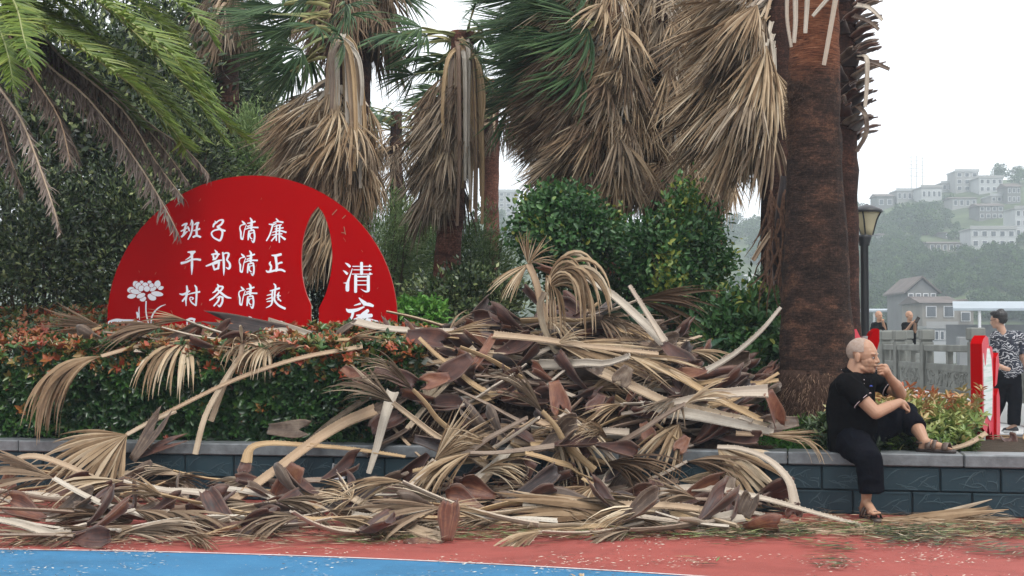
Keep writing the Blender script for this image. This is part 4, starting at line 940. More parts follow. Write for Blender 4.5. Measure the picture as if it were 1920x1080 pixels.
shrub('bamboo_clump', 'pale green narrow-leaved bush rising just left of the shaggy skirt above the sign', 478, 330, 17.5, 62, 110, 7000, .11, .014, LIGHTG, 14, 'shrub', tint=(.45, .25), clumps=40)
shrub('willow_shrub', 'feathery light green bush behind the right rim of the sign', 712, 470, 17.5, 70, 100, 8500, .10, .015, LIGHTG, 15, 'shrub', tint=(.5, .25), clumps=45)
shrub('willow_shrub', 'grey-green feathery bush right of the slender palm trunk', 890, 500, 17.8, 78, 95, 9000, .10, .015, LIGHTG, 16, 'shrub', tint=(.2, .2), clumps=45)
shrub('willow_shrub', 'hazy green bush in the gap left of the slender palm trunk', 790, 480, 20, 60, 90, 7000, .11, .02, LIGHTG, 17, 'shrub', tint=(.25, .2), clumps=40)
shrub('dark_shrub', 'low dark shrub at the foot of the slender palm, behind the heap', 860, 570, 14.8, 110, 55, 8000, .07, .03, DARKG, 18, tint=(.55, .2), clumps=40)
shrub('dark_shrub', 'dark shrub behind the heap below the ragged leafy shrub', 1160, 600, 13.9, 140, 95, 11000, .07, .032, DARKG, 19, tint=(.35, .2), clumps=50)
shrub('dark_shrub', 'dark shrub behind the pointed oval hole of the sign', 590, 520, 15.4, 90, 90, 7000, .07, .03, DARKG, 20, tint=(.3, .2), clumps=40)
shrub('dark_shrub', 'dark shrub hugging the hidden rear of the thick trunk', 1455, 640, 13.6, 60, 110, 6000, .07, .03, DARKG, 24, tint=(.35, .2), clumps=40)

def sprigs(seed, pos, out, tint, nl=7, L=.07, W=.031, open_=.9):
    """rosettes of leaves at given points"""
    rs = np.random.RandomState(seed); n = len(pos); pos = np.repeat(pos, nl, 0); out = np.repeat(out, nl, 0); t = np.repeat(tint, nl)
    a = np.tile(np.arange(nl) * 2.4, n) + np.repeat(rs.rand(n) * 6, nl)
    h = np.cross(out, np.array([0.31, .2, .93])); h /= np.maximum(np.linalg.norm(h, axis=1, keepdims=True), 1e-3); g = np.cross(out, h)
    rad = h * np.cos(a)[:, None] + g * np.sin(a)[:, None]; lev = np.tile(np.linspace(.25, 1.1, nl), n)[:, None]
    D = rad * open_ + out * (1.1 - lev * .5) + rs.normal(size=rad.shape) * .15; N = out - rad * .4 + rs.normal(size=rad.shape) * .1
    P = pos + out * (1 - lev) * .03
    return P, D, N, L * (.7 + .5 * rs.rand(n * nl)), W * (.8 + .4 * rs.rand(n * nl)), np.clip(t + rs.normal(0, .06, n * nl), 0, 1)
WD = Vector((1, -.2058, 0)).normalized(); WN = Vector((.2058, 1, 0)).normalized()     # along the wall, away from the camera
def wp(x, v, z): b = Vector((x, yw(x), 0)); return Vector((b.x, b.y + v, z))
def hedge_top(x, v):
    return 1.075 + v * .155 + .05 * mnoise.noise(Vector((x * 2.2, v * 2, 4))) - (max(0, x + .75) * .18)
def make_hedge():
    rs = np.random.RandomState(4); pos, out, tint = [], [], []
    xL, xR = -6.2, -.72
    def vmax(x): return 2.9 if x < -3.75 else 1.5
    for k in range(3600):          # front face
        x = rs.uniform(xL, xR); zt = hedge_top(x, .15); z = .40 + (zt - .40) * rs.rand() ** .85; bulge = .05 * mnoise.noise(Vector((x * 3, z * 3, 0))) + .03
        v = .33 - bulge + rs.uniform(-.03, .07) + .15 * max(0, (z - zt + .15) / .15) * rs.rand()
        f = (z - .4) / (zt - .4); p = wp(x, v, z); pos.append(p); out.append(Vector((rs.normal(0, .3), -1, rs.normal(.25, .3))).normalized())
        t = rs.choice([.3, .18, .4]) + rs.normal(0, .06)
        if rs.rand() < .02 + .8 * max(0, f - .72) ** .9 * 1.6: t = rs.uniform(.55, 1.0)
        tint.append(t)
    for k in range(3400):
        x = rs.uniform(xL, xR); v = .3 + (vmax(x) - .3) * rs.rand() ** 1.1; z = hedge_top(x, v) + rs.uniform(-.06, .04); pos.append(wp(x, v, z)); out.append(Vector((rs.normal(0, .3), rs.normal(-.3, .3), 1)).normalized())
        tint.append(rs.uniform(.45, 1.0) if rs.rand() < .8 else .35)
    for k in range(1800):          # inside, dark tint stands in for shade
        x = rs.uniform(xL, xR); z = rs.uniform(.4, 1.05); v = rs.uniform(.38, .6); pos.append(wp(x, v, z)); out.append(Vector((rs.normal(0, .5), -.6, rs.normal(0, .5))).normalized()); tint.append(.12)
    org = wp(-2.5, .9, .37)
    h = empty('photinia_hedge', org, 0, 'clipped dark green hedge with rusty red young tips along the top of the planter wall', 'hedge')
    P = np.array([list(p - org) for p in pos]); O = np.array([list(o) for o in out])
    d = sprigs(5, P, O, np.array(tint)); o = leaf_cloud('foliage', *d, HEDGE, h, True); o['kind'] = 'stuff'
    mb = MB(); rnd = random.Random(3)
    for k in range(150):
        x = rnd.uniform(xL, xR); v = rnd.uniform(.45, 1.3); b = wp(x, v, .37) - org; t = wp(x + rnd.uniform(-.2, .2), v - rnd.uniform(0, .25), hedge_top(x, v) - .05) - org
        mb.tube([b, b.lerp(t, .5) + Vector((rnd.uniform(-.05, .05), 0, 0)), t], [.012, .009, .004], 5)
    tag(mb.build('twig', WOOD, h), kind='stuff')
    # packed leaves filling the hedge centre, tinted dark to stand in for shade inside
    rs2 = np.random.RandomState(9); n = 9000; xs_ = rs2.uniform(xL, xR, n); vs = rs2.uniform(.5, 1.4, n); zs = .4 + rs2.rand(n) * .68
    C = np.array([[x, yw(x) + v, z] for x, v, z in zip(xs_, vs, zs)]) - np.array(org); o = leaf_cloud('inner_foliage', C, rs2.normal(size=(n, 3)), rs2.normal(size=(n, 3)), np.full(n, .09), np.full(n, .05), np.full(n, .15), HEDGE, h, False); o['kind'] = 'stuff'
make_hedge()

def patch(name, label, x0, x1, v0, v1, n, hmax, mat, seed, L=.075, W=.026, tl=(.2, .95), cat='plants'):
    rs = np.random.RandomState(seed); pos, out, t = [], [], []; org = wp((x0 + x1) / 2, (v0 + v1) / 2, .375); mb = MB()
    for k in range(n):
        x = rs.uniform(x0, x1); v = rs.uniform(v0, v1); f = (v - v0) / (v1 - v0); h = hmax * (.35 + .65 * min(1, f * 2.2)) * rs.uniform(.55, 1.12) * (1 + .3 * mnoise.noise(Vector((x * 3, v * 3, 9))))
        b = wp(x, v, .375)
        if 960 + F * b.x / b.y > 1822: continue
        b = b - org; tp = b + Vector((rs.normal(0, .05), rs.normal(-.03, .05), h)); o = (tp - b).normalized()
        for q in range(4):
            u = 1 - q * .22; p = b.lerp(tp, u); pos.append(list(p)); out.append(list((o + Vector((rs.normal(0, .3), rs.normal(0, .3), 0))).normalized()))
            t.append(np.clip((tl[0] + (tl[1] - tl[0]) * (u - .2) * (h / hmax)) + rs.normal(0, .12), 0, 1))
        mb.tube([b, b.lerp(tp, .5), tp], [.005, .004, .002], 4)
    root = empty(name, org, 0, label, cat)
    o = leaf_cloud('foliage', *sprigs(seed + 1, np.array(pos), np.array(out), np.array(t), 6, L, W, 1.0), mat, root, True); o['kind'] = 'stuff'
    tag(mb.build('stem', PETG, root), kind='stuff')
patch('young_shrubs', 'bed of knee-high shrubs with pink and amber new leaves behind the raised sandalled foot', 2.55, 3.95, .34, 2.2, 560, .37, YOUNG, 61)
patch('fern_plants', 'dark green low plants under the raised knee of the seated man', 2.2, 2.95, .30, .75, 120, .24, DARKG, 63, tl=(.2, .7))
patch('grass_tuft', 'tuft of fresh green grass at the foot of the thick trunk beside the seated man', 1.85, 2.5, .4, 1.0, 110, .17, BRIGHTG, 64, L=.10, W=.008, tl=(.1, .6))

def cycad(label, c, nf, Lr, seed, spread_el=(10, 65)):
    rnd = random.Random(seed); root = empty('cycad', (c[0], c[1], .375), 0, label, 'cycad'); zc = c[2] - .375
    mb = MB(); mb.tube([(0, 0, 0), (0, 0, zc * .5), (0, 0, zc)], [.13, .12, .10], 10); mb.build('trunk', FIBRE, root)
    for k in range(nf):
        az = rnd.uniform(0, 2 * PI); el = R(rnd.uniform(*spread_el)); d = Vector((math.cos(az) * math.cos(el), math.sin(az) * math.cos(el), math.sin(el))); L = Lr * rnd.uniform(.8, 1.1)
        P = [Vector((0, 0, zc))]
        for i in range(14): d = (d + G_ * .085).normalized(); P.append(P[-1] + d * L / 14)
        mb = MB(); mb.tube(P, [.007 - .0004 * i for i in range(15)], 4, 1)
        for i in range(1, 14):
            for q in range(5):
                p = P[i].lerp(P[min(14, i + 1)], q / 5); T = (P[min(14, i + 1)] - P[i - 1]).normalized(); up = (Vector((0, 0, 1)) - T * T.z).normalized(); u = (i + q / 5) / 14; l_ = .17 * math.sin(PI * min(1, .15 + u * .85)) * rnd.uniform(.9, 1.1)
                for s_ in (-1, 1):
                    dd = (T.cross(up) * s_ + T * .7 + up * .3).normalized(); w_ = T * .0045
                    mb.add([p - w_, p + w_, p + dd * l_ * .6 + w_ * .8 - up * .004, p + dd * l_ - up * .02, p + dd * l_ * .6 - w_ * .8 - up * .004], [(0, 1, 2, 4), (2, 3, 4)], rnd.random() * .6 + .4 * u)
        mb.build('frond', CYCADG, root)
p = at(1175, 640, 12.6); cycad('dark blue-green cycad spraying stiff fronds out of the heap below the ragged leafy shrub', p, 34, .72, 71)
p = at(1300, 700, 12.0); cycad('smaller blue-green cycad low on the right slope of the heap', p, 18, .5, 72)
p = at(930, 620, 12.7); cycad('dark cycad half buried at the left of the tall straw peak', p, 22, .5, 73, (0, 45))

# ------------------------------------------------------------------ the heap of fallen fronds
def crest(px): return interp([(500, 1.12), (700, 1.16), (760, 1.20), (850, 1.28), (950, 1.36), (1100, 1.36), (1200, 1.22), (1300, 1.04), (1400, .82), (1450, .70), (1520, .52), (1600, .44)], px)
def surf(px, v):
    if v >= 0:
        b = .45; c = crest(px); t = min(1, v / 1.15); return b + (c - b) * (t ** .75)
    k = interp([(0, .24), (250, .20), (600, .24), (900, .36), (1100, .28), (1200, .13), (1400, .12), (1520, .08), (1600, .05)], px)
    vo = interp([(0, 2.8), (960, 1.9), (1600, 1.0)], px); return max(.02, k * (1 + v / vo) ** .8) if -v < vo else .02
def vout(px): return interp([(-100, 3.0), (0, 2.9), (500, 2.35), (960, 1.7), (1300, 1.35), (1550, 1.0)], px)
# lumpy filler bed added under the heap, coloured dark for the shade in its gaps
HEAPB = NT('dark_heap_filler', .95, .1); _v = HEAPB.coords(); _f = HEAPB.noise(_v, 22, 6, .75, 1.0); HEAPB.col(HEAPB.ramp(_f, [(.35, (.015, .009, .007)), (.5, (.045, .027, .018)), (.64, (.12, .08, .05)), (.8, (.28, .21, .14))])); HEAPB.bump(_f, 1.0, .05); HEAPB = HEAPB.m
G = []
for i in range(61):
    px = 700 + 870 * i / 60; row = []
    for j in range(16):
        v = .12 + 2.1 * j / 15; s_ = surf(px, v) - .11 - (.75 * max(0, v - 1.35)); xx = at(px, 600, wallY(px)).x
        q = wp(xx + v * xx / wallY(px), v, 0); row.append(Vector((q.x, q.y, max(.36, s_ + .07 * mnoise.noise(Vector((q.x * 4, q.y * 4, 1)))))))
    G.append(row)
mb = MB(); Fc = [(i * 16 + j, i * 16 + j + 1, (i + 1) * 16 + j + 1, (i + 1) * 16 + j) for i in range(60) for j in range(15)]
mb.add([p for r_ in G for p in r_], [tuple(reversed(f)) for f in Fc]); o = mb.build('heap_filler', HEAPB, None, True); tag(o, 'dark filler bed added inside the frond heap, gap shade put into its colour', 'chaff', kind='stuff')

protos = {}
def make_protos():
    rnd = random.Random(2024)
    for kind in 'ABCDE':
        L = []
        for i in range(12):
            parts = []; Lp = rnd.uniform(.45, .95); w0 = rnd.uniform(.045, .075); bend = rnd.uniform(-.12, .16)
            P = [Vector((Lp * t, rnd.uniform(-.02, .02), bend * t * t)) for t in (0, .25, .5, .75, 1)]; nrm = Vector((0, rnd.uniform(-.5, .5), 1))
            pm = rnd.choice((PET, PETW, PETT, PETB, PETB)); sm = rnd.choice((SHEATH, SHEATH, SHEATHO, SHEATHG, SHEATHD, SHEATH)); fm_ = rnd.choice((STRAW, STRAW, GREYSTRAW, STRAW, GREYSTRAW, BROWNLEAF))
            if kind in 'ABE':
                mb = MB(); petiole_geo(mb, catmull(P, 10), w0, w0 * .55, nrm, rnd=rnd, thick=.014); parts.append(('petiole', mb.mesh('petiole', pm)))
            if kind in 'AED':
                mb = MB(); sheath_geo(mb, (0, 0, 0), (-rnd.uniform(.26, .44), rnd.uniform(-.06, .06), rnd.uniform(-.05, .12)), nrm, rnd, w0, rnd.uniform(.12, .20), rnd.uniform(1.0, 2.0), rnd.uniform(-.2, .45), thick=.007, horns=rnd.choice((0, .08, .15, .5)), twist=rnd.uniform(-.9, .9), fibres=18)
                parts.append(('leaf_base', mb.mesh('leaf_base', sm, True)))
            if kind in 'BCE':
                O = P[-1] if kind in 'BE' else Vector((0, 0, 0)); mb = MB()
                fan_geo(mb, O, Vector((1, rnd.uniform(-.3, .3), rnd.uniform(-.1, .25))), Vector((rnd.uniform(-.3, .3), rnd.uniform(-.7, .7), 1)), rnd, n=rnd.randint(15, 24), spread=rnd.uniform(.3, 1.3), wmul=rnd.uniform(1.1, 1.7), L=rnd.uniform(.38, .75), droop=rnd.uniform(.4, 1.8), messy=rnd.uniform(.1, .3), cup=rnd.uniform(.1, .35), steps=6, split=.38)
                parts.append(('leaf_fan', mb.mesh('leaf_fan', fm_)))
            L.append(parts)
        protos[kind] = L
make_protos()
NM = {'A': 'palm_stalk', 'B': 'fallen_palm_frond', 'C': 'palm_leaf', 'D': 'palm_sheath', 'E': 'fallen_palm_frond'}
LB = {'A': '{p} palm stalk with {s} sheath', 'B': '{f} palm leaf on {p} stalk', 'C': 'loose {f} palm leaf', 'D': 'loose {s} palm sheath', 'E': 'whole {f} palm frond, {s} sheath'}
CT = {'A': 'palm stalk', 'B': 'palm frond', 'C': 'palm leaf', 'D': 'palm sheath', 'E': 'palm frond'}
CN = {'pale_petiole': 'pale', 'bleached_petiole': 'bleached', 'tan_petiole': 'tan', 'grey_brown_petiole': 'brownish', 'maroon_leaf_base': 'maroon', 'rusty_leaf_base': 'rusty', 'grey_leaf_base': 'grey', 'black_brown_leaf_base': 'blackish', 'dry_straw_leaf': 'straw', 'weathered_grey_leaf': 'greyish', 'brown_dead_leaf': 'brown'}
def drop(kind, loc, yaw, pitch, roll, sc, zone):
    if math.cos(yaw) > 0 and 960 + F * loc.x / loc.y > (1180 if kind in 'BCE' else 1300): yaw += math.pi
    parts = random.choice(protos[kind]); c = {nm[0] if nm != 'leaf_base' and nm != 'leaf_fan' else ('s' if nm == 'leaf_base' else 'f'): CN[me.materials[0].name] for nm, me in parts}
    side = 'left' if math.cos(yaw) < 0 else 'right'
    r = empty(NM[kind], loc, 0, LB[kind].format(**c) + ', pointing ' + side + ', ' + zone, CT[kind], 'fallen palm pieces ' + zone)
    M = Matrix.Rotation(yaw, 3, 'Z') @ Matrix.Rotation(-pitch, 3, 'Y') @ Matrix.Rotation(roll, 3, 'X'); r.rotation_euler = M.to_euler(); r.scale = (sc,) * 3
    for nm, me in parts: place(nm, me, r)
def zone_name(px, v, z):
    if px < 700 and v > 0: return 'on the ' + ('left' if px < 350 else 'right') + ' half of the hedge'
    if v < -.25:
        if px < 210: return 'in the far left litter'
        if px < 420: return 'in the litter below the big fan'
        if px < 640: return 'in the litter left of centre'
        if px < 850: return 'in the litter near the maroon wing'
        if px < 1030: return 'in the litter at mid heap'
        if px < 1240: return 'in the litter right of centre'
        return 'in the litter near the seated man'
    if v < .1: return 'spilling over the coping ' + ('left' if px < 950 else 'middle' if px < 1200 else 'right')
    lv = 'upper ' if v > .9 else 'lower '
    return 'on the ' + lv + ('left' if px < 900 else 'middle' if px < 1060 else 'right middle' if px < 1230 else 'right end') + ' of the heap'
rnd = random.Random(99); random.seed(5)
def yaw_pick():
    return (0 if rnd.random() < .5 else math.pi) + rnd.gauss(0, .55)
for k in range(200):       # big heap
    px = 755 + 650 * rnd.random() ** .95; v = .1 + 1.55 * rnd.random(); z = surf(px, v) - rnd.uniform(-.04, .14)
    xx = at(px, 600, wallY(px)).x; q = wp(xx + v * xx / wallY(px), v, z)
    kind = rnd.choices('ABCDE', (34, 8, 8, 34, 14))[0] if px < 1390 else rnd.choice('AD'); yaw = yaw_pick(); slope = 0 if v > 1.1 else .45
    if px < 830 and math.cos(yaw) < 0: yaw += math.pi
    if kind in 'BE' and px < 1080 and math.cos(yaw) < 0: yaw += math.pi
    drop(kind, q, yaw, -math.sin(yaw) * -slope + rnd.gauss(0, .22), rnd.gauss(0, .8 if kind == 'D' else .5), rnd.uniform(.8, 1.1), zone_name(px, v, z))
for k in range(40):        # over the coping and wall
    px = rnd.uniform(780, 1160); v = rnd.uniform(-.35, .1); z = rnd.uniform(.12, .55) if 800 < px < 1250 else rnd.uniform(.42, .52)
    if z < .5: v = rnd.uniform(-.45, -.12)
    xx = at(px, 600, wallY(px)).x; q = wp(xx, v, z); yaw = yaw_pick(); kind = rnd.choices('ABCDE', (25, 18, 15, 26, 10))[0]
    drop(kind, q, yaw, rnd.gauss(0, .35), rnd.gauss(0, .7), rnd.uniform(.75, 1.05), zone_name(px, v, z))
for k in range(150):        # litter on the court
    px = rnd.uniform(-60, 1440); vo = vout(px); v = -rnd.uniform(.12, vo); h = surf(px, v); z = .05 + rnd.random() * h * .75
    Y_ = wallY(px) + v; xx = at(px, 600, Y_).x; q = Vector((xx, Y_, z)); yaw = (0 if rnd.random() < .5 else math.pi) + rnd.gauss(0, .38); kind = rnd.choices('ABCDE', (24, 20, 34, 11, 11))[0]
    drop(kind, q, yaw, rnd.gauss(.02, .09), rnd.gauss(0, .45), rnd.uniform(.75, 1.05), zone_name(px, v, z))
for k in range(20):        # on the hedge
    px = rnd.uniform(190, 590); v = rnd.uniform(.25, .75); Y_ = wallY(px) + v; xx = at(px, 600, Y_).x; q = Vector((xx, Y_, hedge_top(xx, v) + rnd.uniform(.01, .07))); yaw = (0 if rnd.random() < .5 else math.pi) + rnd.gauss(0, .3)
    drop(rnd.choices('ABCD', (15, 20, 45, 20))[0], q, yaw, rnd.gauss(.02, .08), rnd.gauss(0, .3), rnd.uniform(.7, .95), zone_name(px, v, q.z))

# ------------------------------------------------------------------ single fronds one can pick out in the heap
def pw(pts, d):       # image points with one or per-point distance from the wall face
    ds = d if hasattr(d, '__len__') else [d] * len(pts); return [aw(x, y, dd) for (x, y), dd in zip(pts, ds)]
UPN = (0, -.7, .7)
frond('long tan stalk lying almost level across the upper heap from a rusty bent end', pw([(925, 628), (1010, 636), (1090, 648), (1175, 657), (1235, 664)], [.45, .4, .4, .4, .42]), (.06, .03), PET, dict(end=aw(885, 700, .3), mat=SHEATHO, w=.07, curl=.8))
frond('long pale stalk sloping down right from the arched brown sheath above the cycad', pw([(1245, 645), (1200, 600), (1150, 555), (1090, 515), (1060, 508)], [.5, .6, .75, .9, .95]), (.075, .05), PETW, dict(end=aw(1292, 700, .35), mat=SHEATH, w=.15, curl=1.4, bend=.2), cat='palm stalk', name='palm_stalk')
frond('arched dark brown sheath crowning the heap right of the straw peak', pw([(1095, 515), (1090, 512)], .9), None, PET, dict(end=aw(1000, 512, .95), mat=SHEATHO, w=.13, w0=.10, curl=1.1, bend=-.25, nrm=(0, -.4, -.9)), cat='palm sheath', name='palm_sheath')
frond('thin pale stalk crossing the longer one above the dark sheath on the right slope', pw([(1246, 640), (1215, 590), (1180, 535)], [.45, .5, .5]), (.05, .025), PETW, cat='palm stalk', name='palm_stalk')
frond('thin pale stalk curving up from the heap across the front of the thick trunk', pw([(1325, 695), (1375, 665), (1425, 622), (1464, 576)], [.3, .25, .2, .2]), (.05, .018), PETW, dict(end=aw(1268, 712, .35), mat=SHEATHO, w=.12, curl=1.0))
frond('broad pale grey stalk arching level to the right into a torn drooping end', pw([(1440, 735), (1390, 736), (1330, 742), (1270, 754), (1210, 768), (1165, 776)], [.0, -.02, -.02, 0, 0, .05]), (.10, .02), PETW, dict(end=aw(1472, 800, .02), mat=SHEATHO, w=.14, curl=1.2, bend=-.3, nrm=(.3, -.6, .4)), nrm=(0, -.85, .5), cat='palm stalk', name='palm_stalk')
frond('thick golden brown stalk running diagonally down the right slope of the heap', pw([(1205, 676), (1270, 705), (1340, 745), (1430, 790)], [.35, .25, .2, .25]), (.055, .05), PETT, cat='palm stalk', name='palm_stalk', teeth=False)
frond('broad pale stalk lying diagonally below the golden brown one', pw([(1128, 700), (1190, 728), (1260, 760), (1320, 778)], [.3, .22, .18, .15]), (.085, .06), PET, dict(end=aw(1105, 690, .35), mat=SHEATHG, w=.12), cat='palm stalk', name='palm_stalk')
frond('wide flat grey stalk at the right foot of the heap, just above the coping', pw([(1200, 770), (1290, 778), (1380, 796), (1450, 812)], [.12, .1, .08, .08]), (.13, .05), PETW, nrm=(0, -.8, .6), cat='palm stalk', name='palm_stalk')
frond('second wide flat pale stalk slanting just above the wide grey blade', pw([(1235, 758), (1330, 775), (1400, 790), (1458, 805)], [.2, .18, .16, .16]), (.09, .04), PET, nrm=(0, -.8, .6), cat='palm stalk', name='palm_stalk')
frond('flat white stalk standing upright against the wall left of the heap, wide end up', pw([(736, 735), (722, 780), (706, 840), (691, 888)], [.1, -.06, -.16, -.22]), (.085, .03), PETW, nrm=(0, -1, .05), cat='palm stalk', name='palm_stalk')
frond('long pale stalk leaning from a folded leaf on the coping down to the litter', pw([(800, 958), (850, 930), (900, 895), (945, 855), (968, 828)], [-.6, -.5, -.4, -.28, -.15]), (.09, .045), PETW, fan=dict(dir=(.9, -.1, .25), n=18, spread=.9, L=.34, droop=.4, messy=.12), nrm=(0, -.8, .6))
frond('second pale stalk lying beside the leaning one and reaching the same fold', pw([(770, 972), (850, 940), (910, 898), (930, 860)], [-.75, -.55, -.42, -.3]), (.07, .035), PET, nrm=(0, -.8, .6), cat='palm stalk', name='palm_stalk')
frond('broken white wedge of stalk pointing down right over the coping at mid heap', pw([(1055, 775), (1085, 800), (1120, 832), (1158, 868)], [.0, -.12, -.2, -.25]), (.075, .02), PETW, nrm=(0, -1, .2), cat='palm stalk', name='palm_stalk')
frond('toothed brown stalk arching up and right from a torn purple end over the wall tiles', pw([(462, 868), (470, 842), (500, 832), (560, 834), (660, 842), (760, 856)], [-.35, -.3, -.25, -.2, -.18, -.15]), (.075, .02), PETT, dict(end=aw(458, 890, -.38), mat=SHEATH, w=.10), nrm=(0, -.6, .8))
frond('thick cream stalk rising right over the coping to a purplish sheath', pw([(705, 770), (650, 792), (590, 828), (520, 880), (430, 945)], [.2, .08, -.15, -.5, -.9]), (.10, .06), PET, dict(end=aw(775, 735, .3), mat=SHEATHG, w=.16, curl=1.0), nrm=(0, -.8, .6))
frond('long brown stick leaning across the hedge into the thick cream stalk', pw([(690, 745), (610, 800), (545, 862)], [.22, 0, -.3]), (.045, .03), WOOD, cat='palm stalk', name='palm_stalk', teeth=False)
frond('curved tan stalk hanging down the front of the hedge onto the coping', pw([(455, 660), (420, 715), (385, 780), (366, 852)], [.25, .12, .0, -.12]), (.022, .038), PET, cat='palm stalk', name='palm_stalk', nrm=(0, -1, .1))
frond('long thin grey stalk slanting across the hedge up to its right end', pw([(235, 815), (320, 770), (440, 712), (560, 672), (680, 650)], [-.06, .0, .12, .2, .35]), (.02, .034), PET, None, nrm=(0, -.8, .6))
frond('large dry leaf fan fallen open against the wall at the left', pw([(330, 770), (280, 792), (238, 815)], [0, -.08, -.18]), (.03, .03), PET, fan=dict(dir=(-.75, -.45, -.42), n=36, spread=1.9, L=.78, droop=.75, messy=.1, wmul=1.5, steps=7, nrm=(-.1, -.75, .6), floorz=.1), teeth=False)
frond('purplish grey sheath sweeping to a point beside the large dry fan on the coping', pw([(250, 862), (240, 868)], [-.25, -.26]), None, PET, dict(end=aw(318, 772, -.05), mat=SHEATHG, w=.15, w0=.07, curl=.8, bend=.1, horns=.6), cat='palm sheath', name='palm_sheath')
frond('dark red sheath lying along the coping right of the large dry fan', pw([(255, 858), (262, 850)], -.2), None, PET, dict(end=aw(350, 815, -.06), mat=SHEATH, w=.10, w0=.05, curl=.8, bend=-.1, horns=.6), cat='palm sheath', name='palm_sheath')
frond('arching toothed stalk at the far left rising from an orange-brown sheath', pw([(18, 885), (32, 862), (70, 857), (120, 872), (180, 898), (250, 918), (350, 935)], [-.7, -.75, -.75, -.72, -.7, -.7, -.65]), (.07, .03), PET, dict(end=aw(8, 960, -.75), mat=SHEATHO, w=.17, curl=1.2, bend=.1, nrm=(.2, -1, .1)), nrm=(0, -.5, .85))
frond('thick cream stalk lying level at the lower left with a dark upright sheath', pw([(250, 968), (200, 975), (140, 980), (78, 985)], [-1.7, -1.7, -1.7, -1.7]), (.12, .07), PET, dict(end=aw(272, 902, -1.65), mat=SHEATH, w=.11, curl=.9, bend=.25, nrm=(-1, -.4, .2)), cat='palm stalk', name='palm_stalk', nrm=(0, -.8, .6), teeth=False)
frond('oval rust-brown sheath standing upright in front of the wall at left centre', pw([(560, 870), (556, 876)], [-.55, -.56]), None, PET, dict(end=aw(522, 945, -.6), mat=SHEATHO, w=.19, w0=.12, curl=.6, bend=.05, nrm=(0, -1, .1), horns=0), cat='palm sheath', name='palm_sheath')
frond('stalk reaching out onto the red court with two upturned maroon wings, nearest the camera', pw([(832, 1012), (780, 995), (720, 965), (660, 935)], [-2.02, -1.9, -1.7, -1.45]), (.085, .05), PET, None, fan=dict(dir=(-.7, .3, .25), n=22, spread=2.3, L=.3, droop=.8, messy=.3), nrm=(0, -.6, .8))
frond('upright maroon wing of a split sheath standing on the red court', pw([(838, 1018), (838, 1012)], -2.05), None, PET, dict(end=aw(850, 938, -1.98), mat=SHEATHO, w=.15, w0=.08, curl=.9, bend=.05, nrm=(-.5, -1, 0), horns=.15), cat='palm sheath', name='palm_sheath')
frond('rust-coloured wing of a split sheath lying flat on the red court', pw([(832, 1026), (826, 1024)], [-2.08, -2.08]), None, PET, dict(end=aw(757, 1030, -2.15), mat=SHEATHO, w=.15, w0=.10, curl=.7, bend=.05, nrm=(0, -.5, .9)), cat='palm sheath', name='palm_sheath')
frond('long weathered grey-brown sheath lying flat at the edge of the red court', pw([(560, 985), (500, 995), (440, 1000)], [-1.95, -2, -2]), (.03, .09), SHEATHG, dict(end=aw(345, 1012, -2.1), mat=SHEATH, w=.15, w0=.10, curl=.8, bend=.05), nrm=(0, -.6, .8), cat='palm sheath', name='palm_sheath')
frond('pointed brown sheath sticking up from the litter at left centre', pw([(430, 992), (425, 985)], -1.9), None, PET, dict(end=aw(388, 925, -1.75), mat=SHEATH, w=.13, w0=.13, curl=.7, bend=.1, horns=.0), cat='palm sheath', name='palm_sheath')
frond('long pale toothed stalk arching over the litter toward the foot of the seated man', pw([(1238, 925), (1290, 916), (1360, 920), (1440, 937), (1530, 962), (1640, 992)], [-.45, -.5, -.55, -.6, -.65, -.7]), (.075, .02), PETW, dict(end=aw(1222, 985, -.5), mat=SHEATHG, w=.13, curl=1.2, bend=-.2, nrm=(-.3, -.8, .3)), nrm=(0, -.6, .8))
frond('second toothed stalk under the long arching pale one', pw([(1245, 932), (1310, 940), (1400, 958), (1490, 982)], [-.4, -.45, -.5, -.6]), (.05, .025), PETW, nrm=(0, -.6, .8), cat='palm stalk', name='palm_stalk')
frond('big half-closed straw fan hanging over the coping near the seated man', pw([(1490, 945), (1478, 900), (1440, 862), (1390, 842), (1345, 838)], [-.42, -.36, -.25, -.15, -.12]), (.065, .03), PETW, dict(end=aw(1488, 968, -.4), mat=SHEATH, w=.12, nrm=(-.2, -1, 0)), fan=[dict(dir=(.75, -.25, -.5), n=36, spread=1.5, L=.66, droop=.7, messy=.1, wmul=1.8, fold=.3, nrm=(.3, -.85, .4), floorz=.06)], nrm=(.2, -.7, .6))
frond('torn dry leaf lying on the coping right up against the seated man', pw([(1380, 812), (1430, 815)], [.06, .05]), (.03, .03), PET, fan=[dict(dir=(1, -.06, .03), n=24, spread=.42, L=.40, droop=.03, messy=.05, nrm=(0, -.7, .7)), dict(dir=(.8, -.45, .1), n=7, spread=.5, L=.42, droop=2.6, messy=.06, nrm=(0, -.4, .8), at=aw(1470, 818, -.02))])
frond('dry leaf streaming right over the court under the foot of the seated man', pw([(1560, 985), (1620, 988)], [-.42, -.42]), (.04, .04), PET, dict(end=aw(1530, 988, -.42), mat=SHEATHG, w=.09), fan=[dict(dir=(1, -.1, .1), n=30, spread=.40, L=.95, droop=.14, messy=.07, steps=8, wmul=1.7, fold=.2, floorz=.012)])
frond('second dry leaf fanned on the court, tips reaching furthest right', pw([(1640, 992), (1690, 985)], [-.3, -.25]), (.04, .04), PET, fan=[dict(dir=(1, -.02, .08), n=24, spread=.5, L=.75, droop=.22, messy=.12, steps=8, wmul=1.7, fold=.2, mat=GREYSTRAW, floorz=.012)])
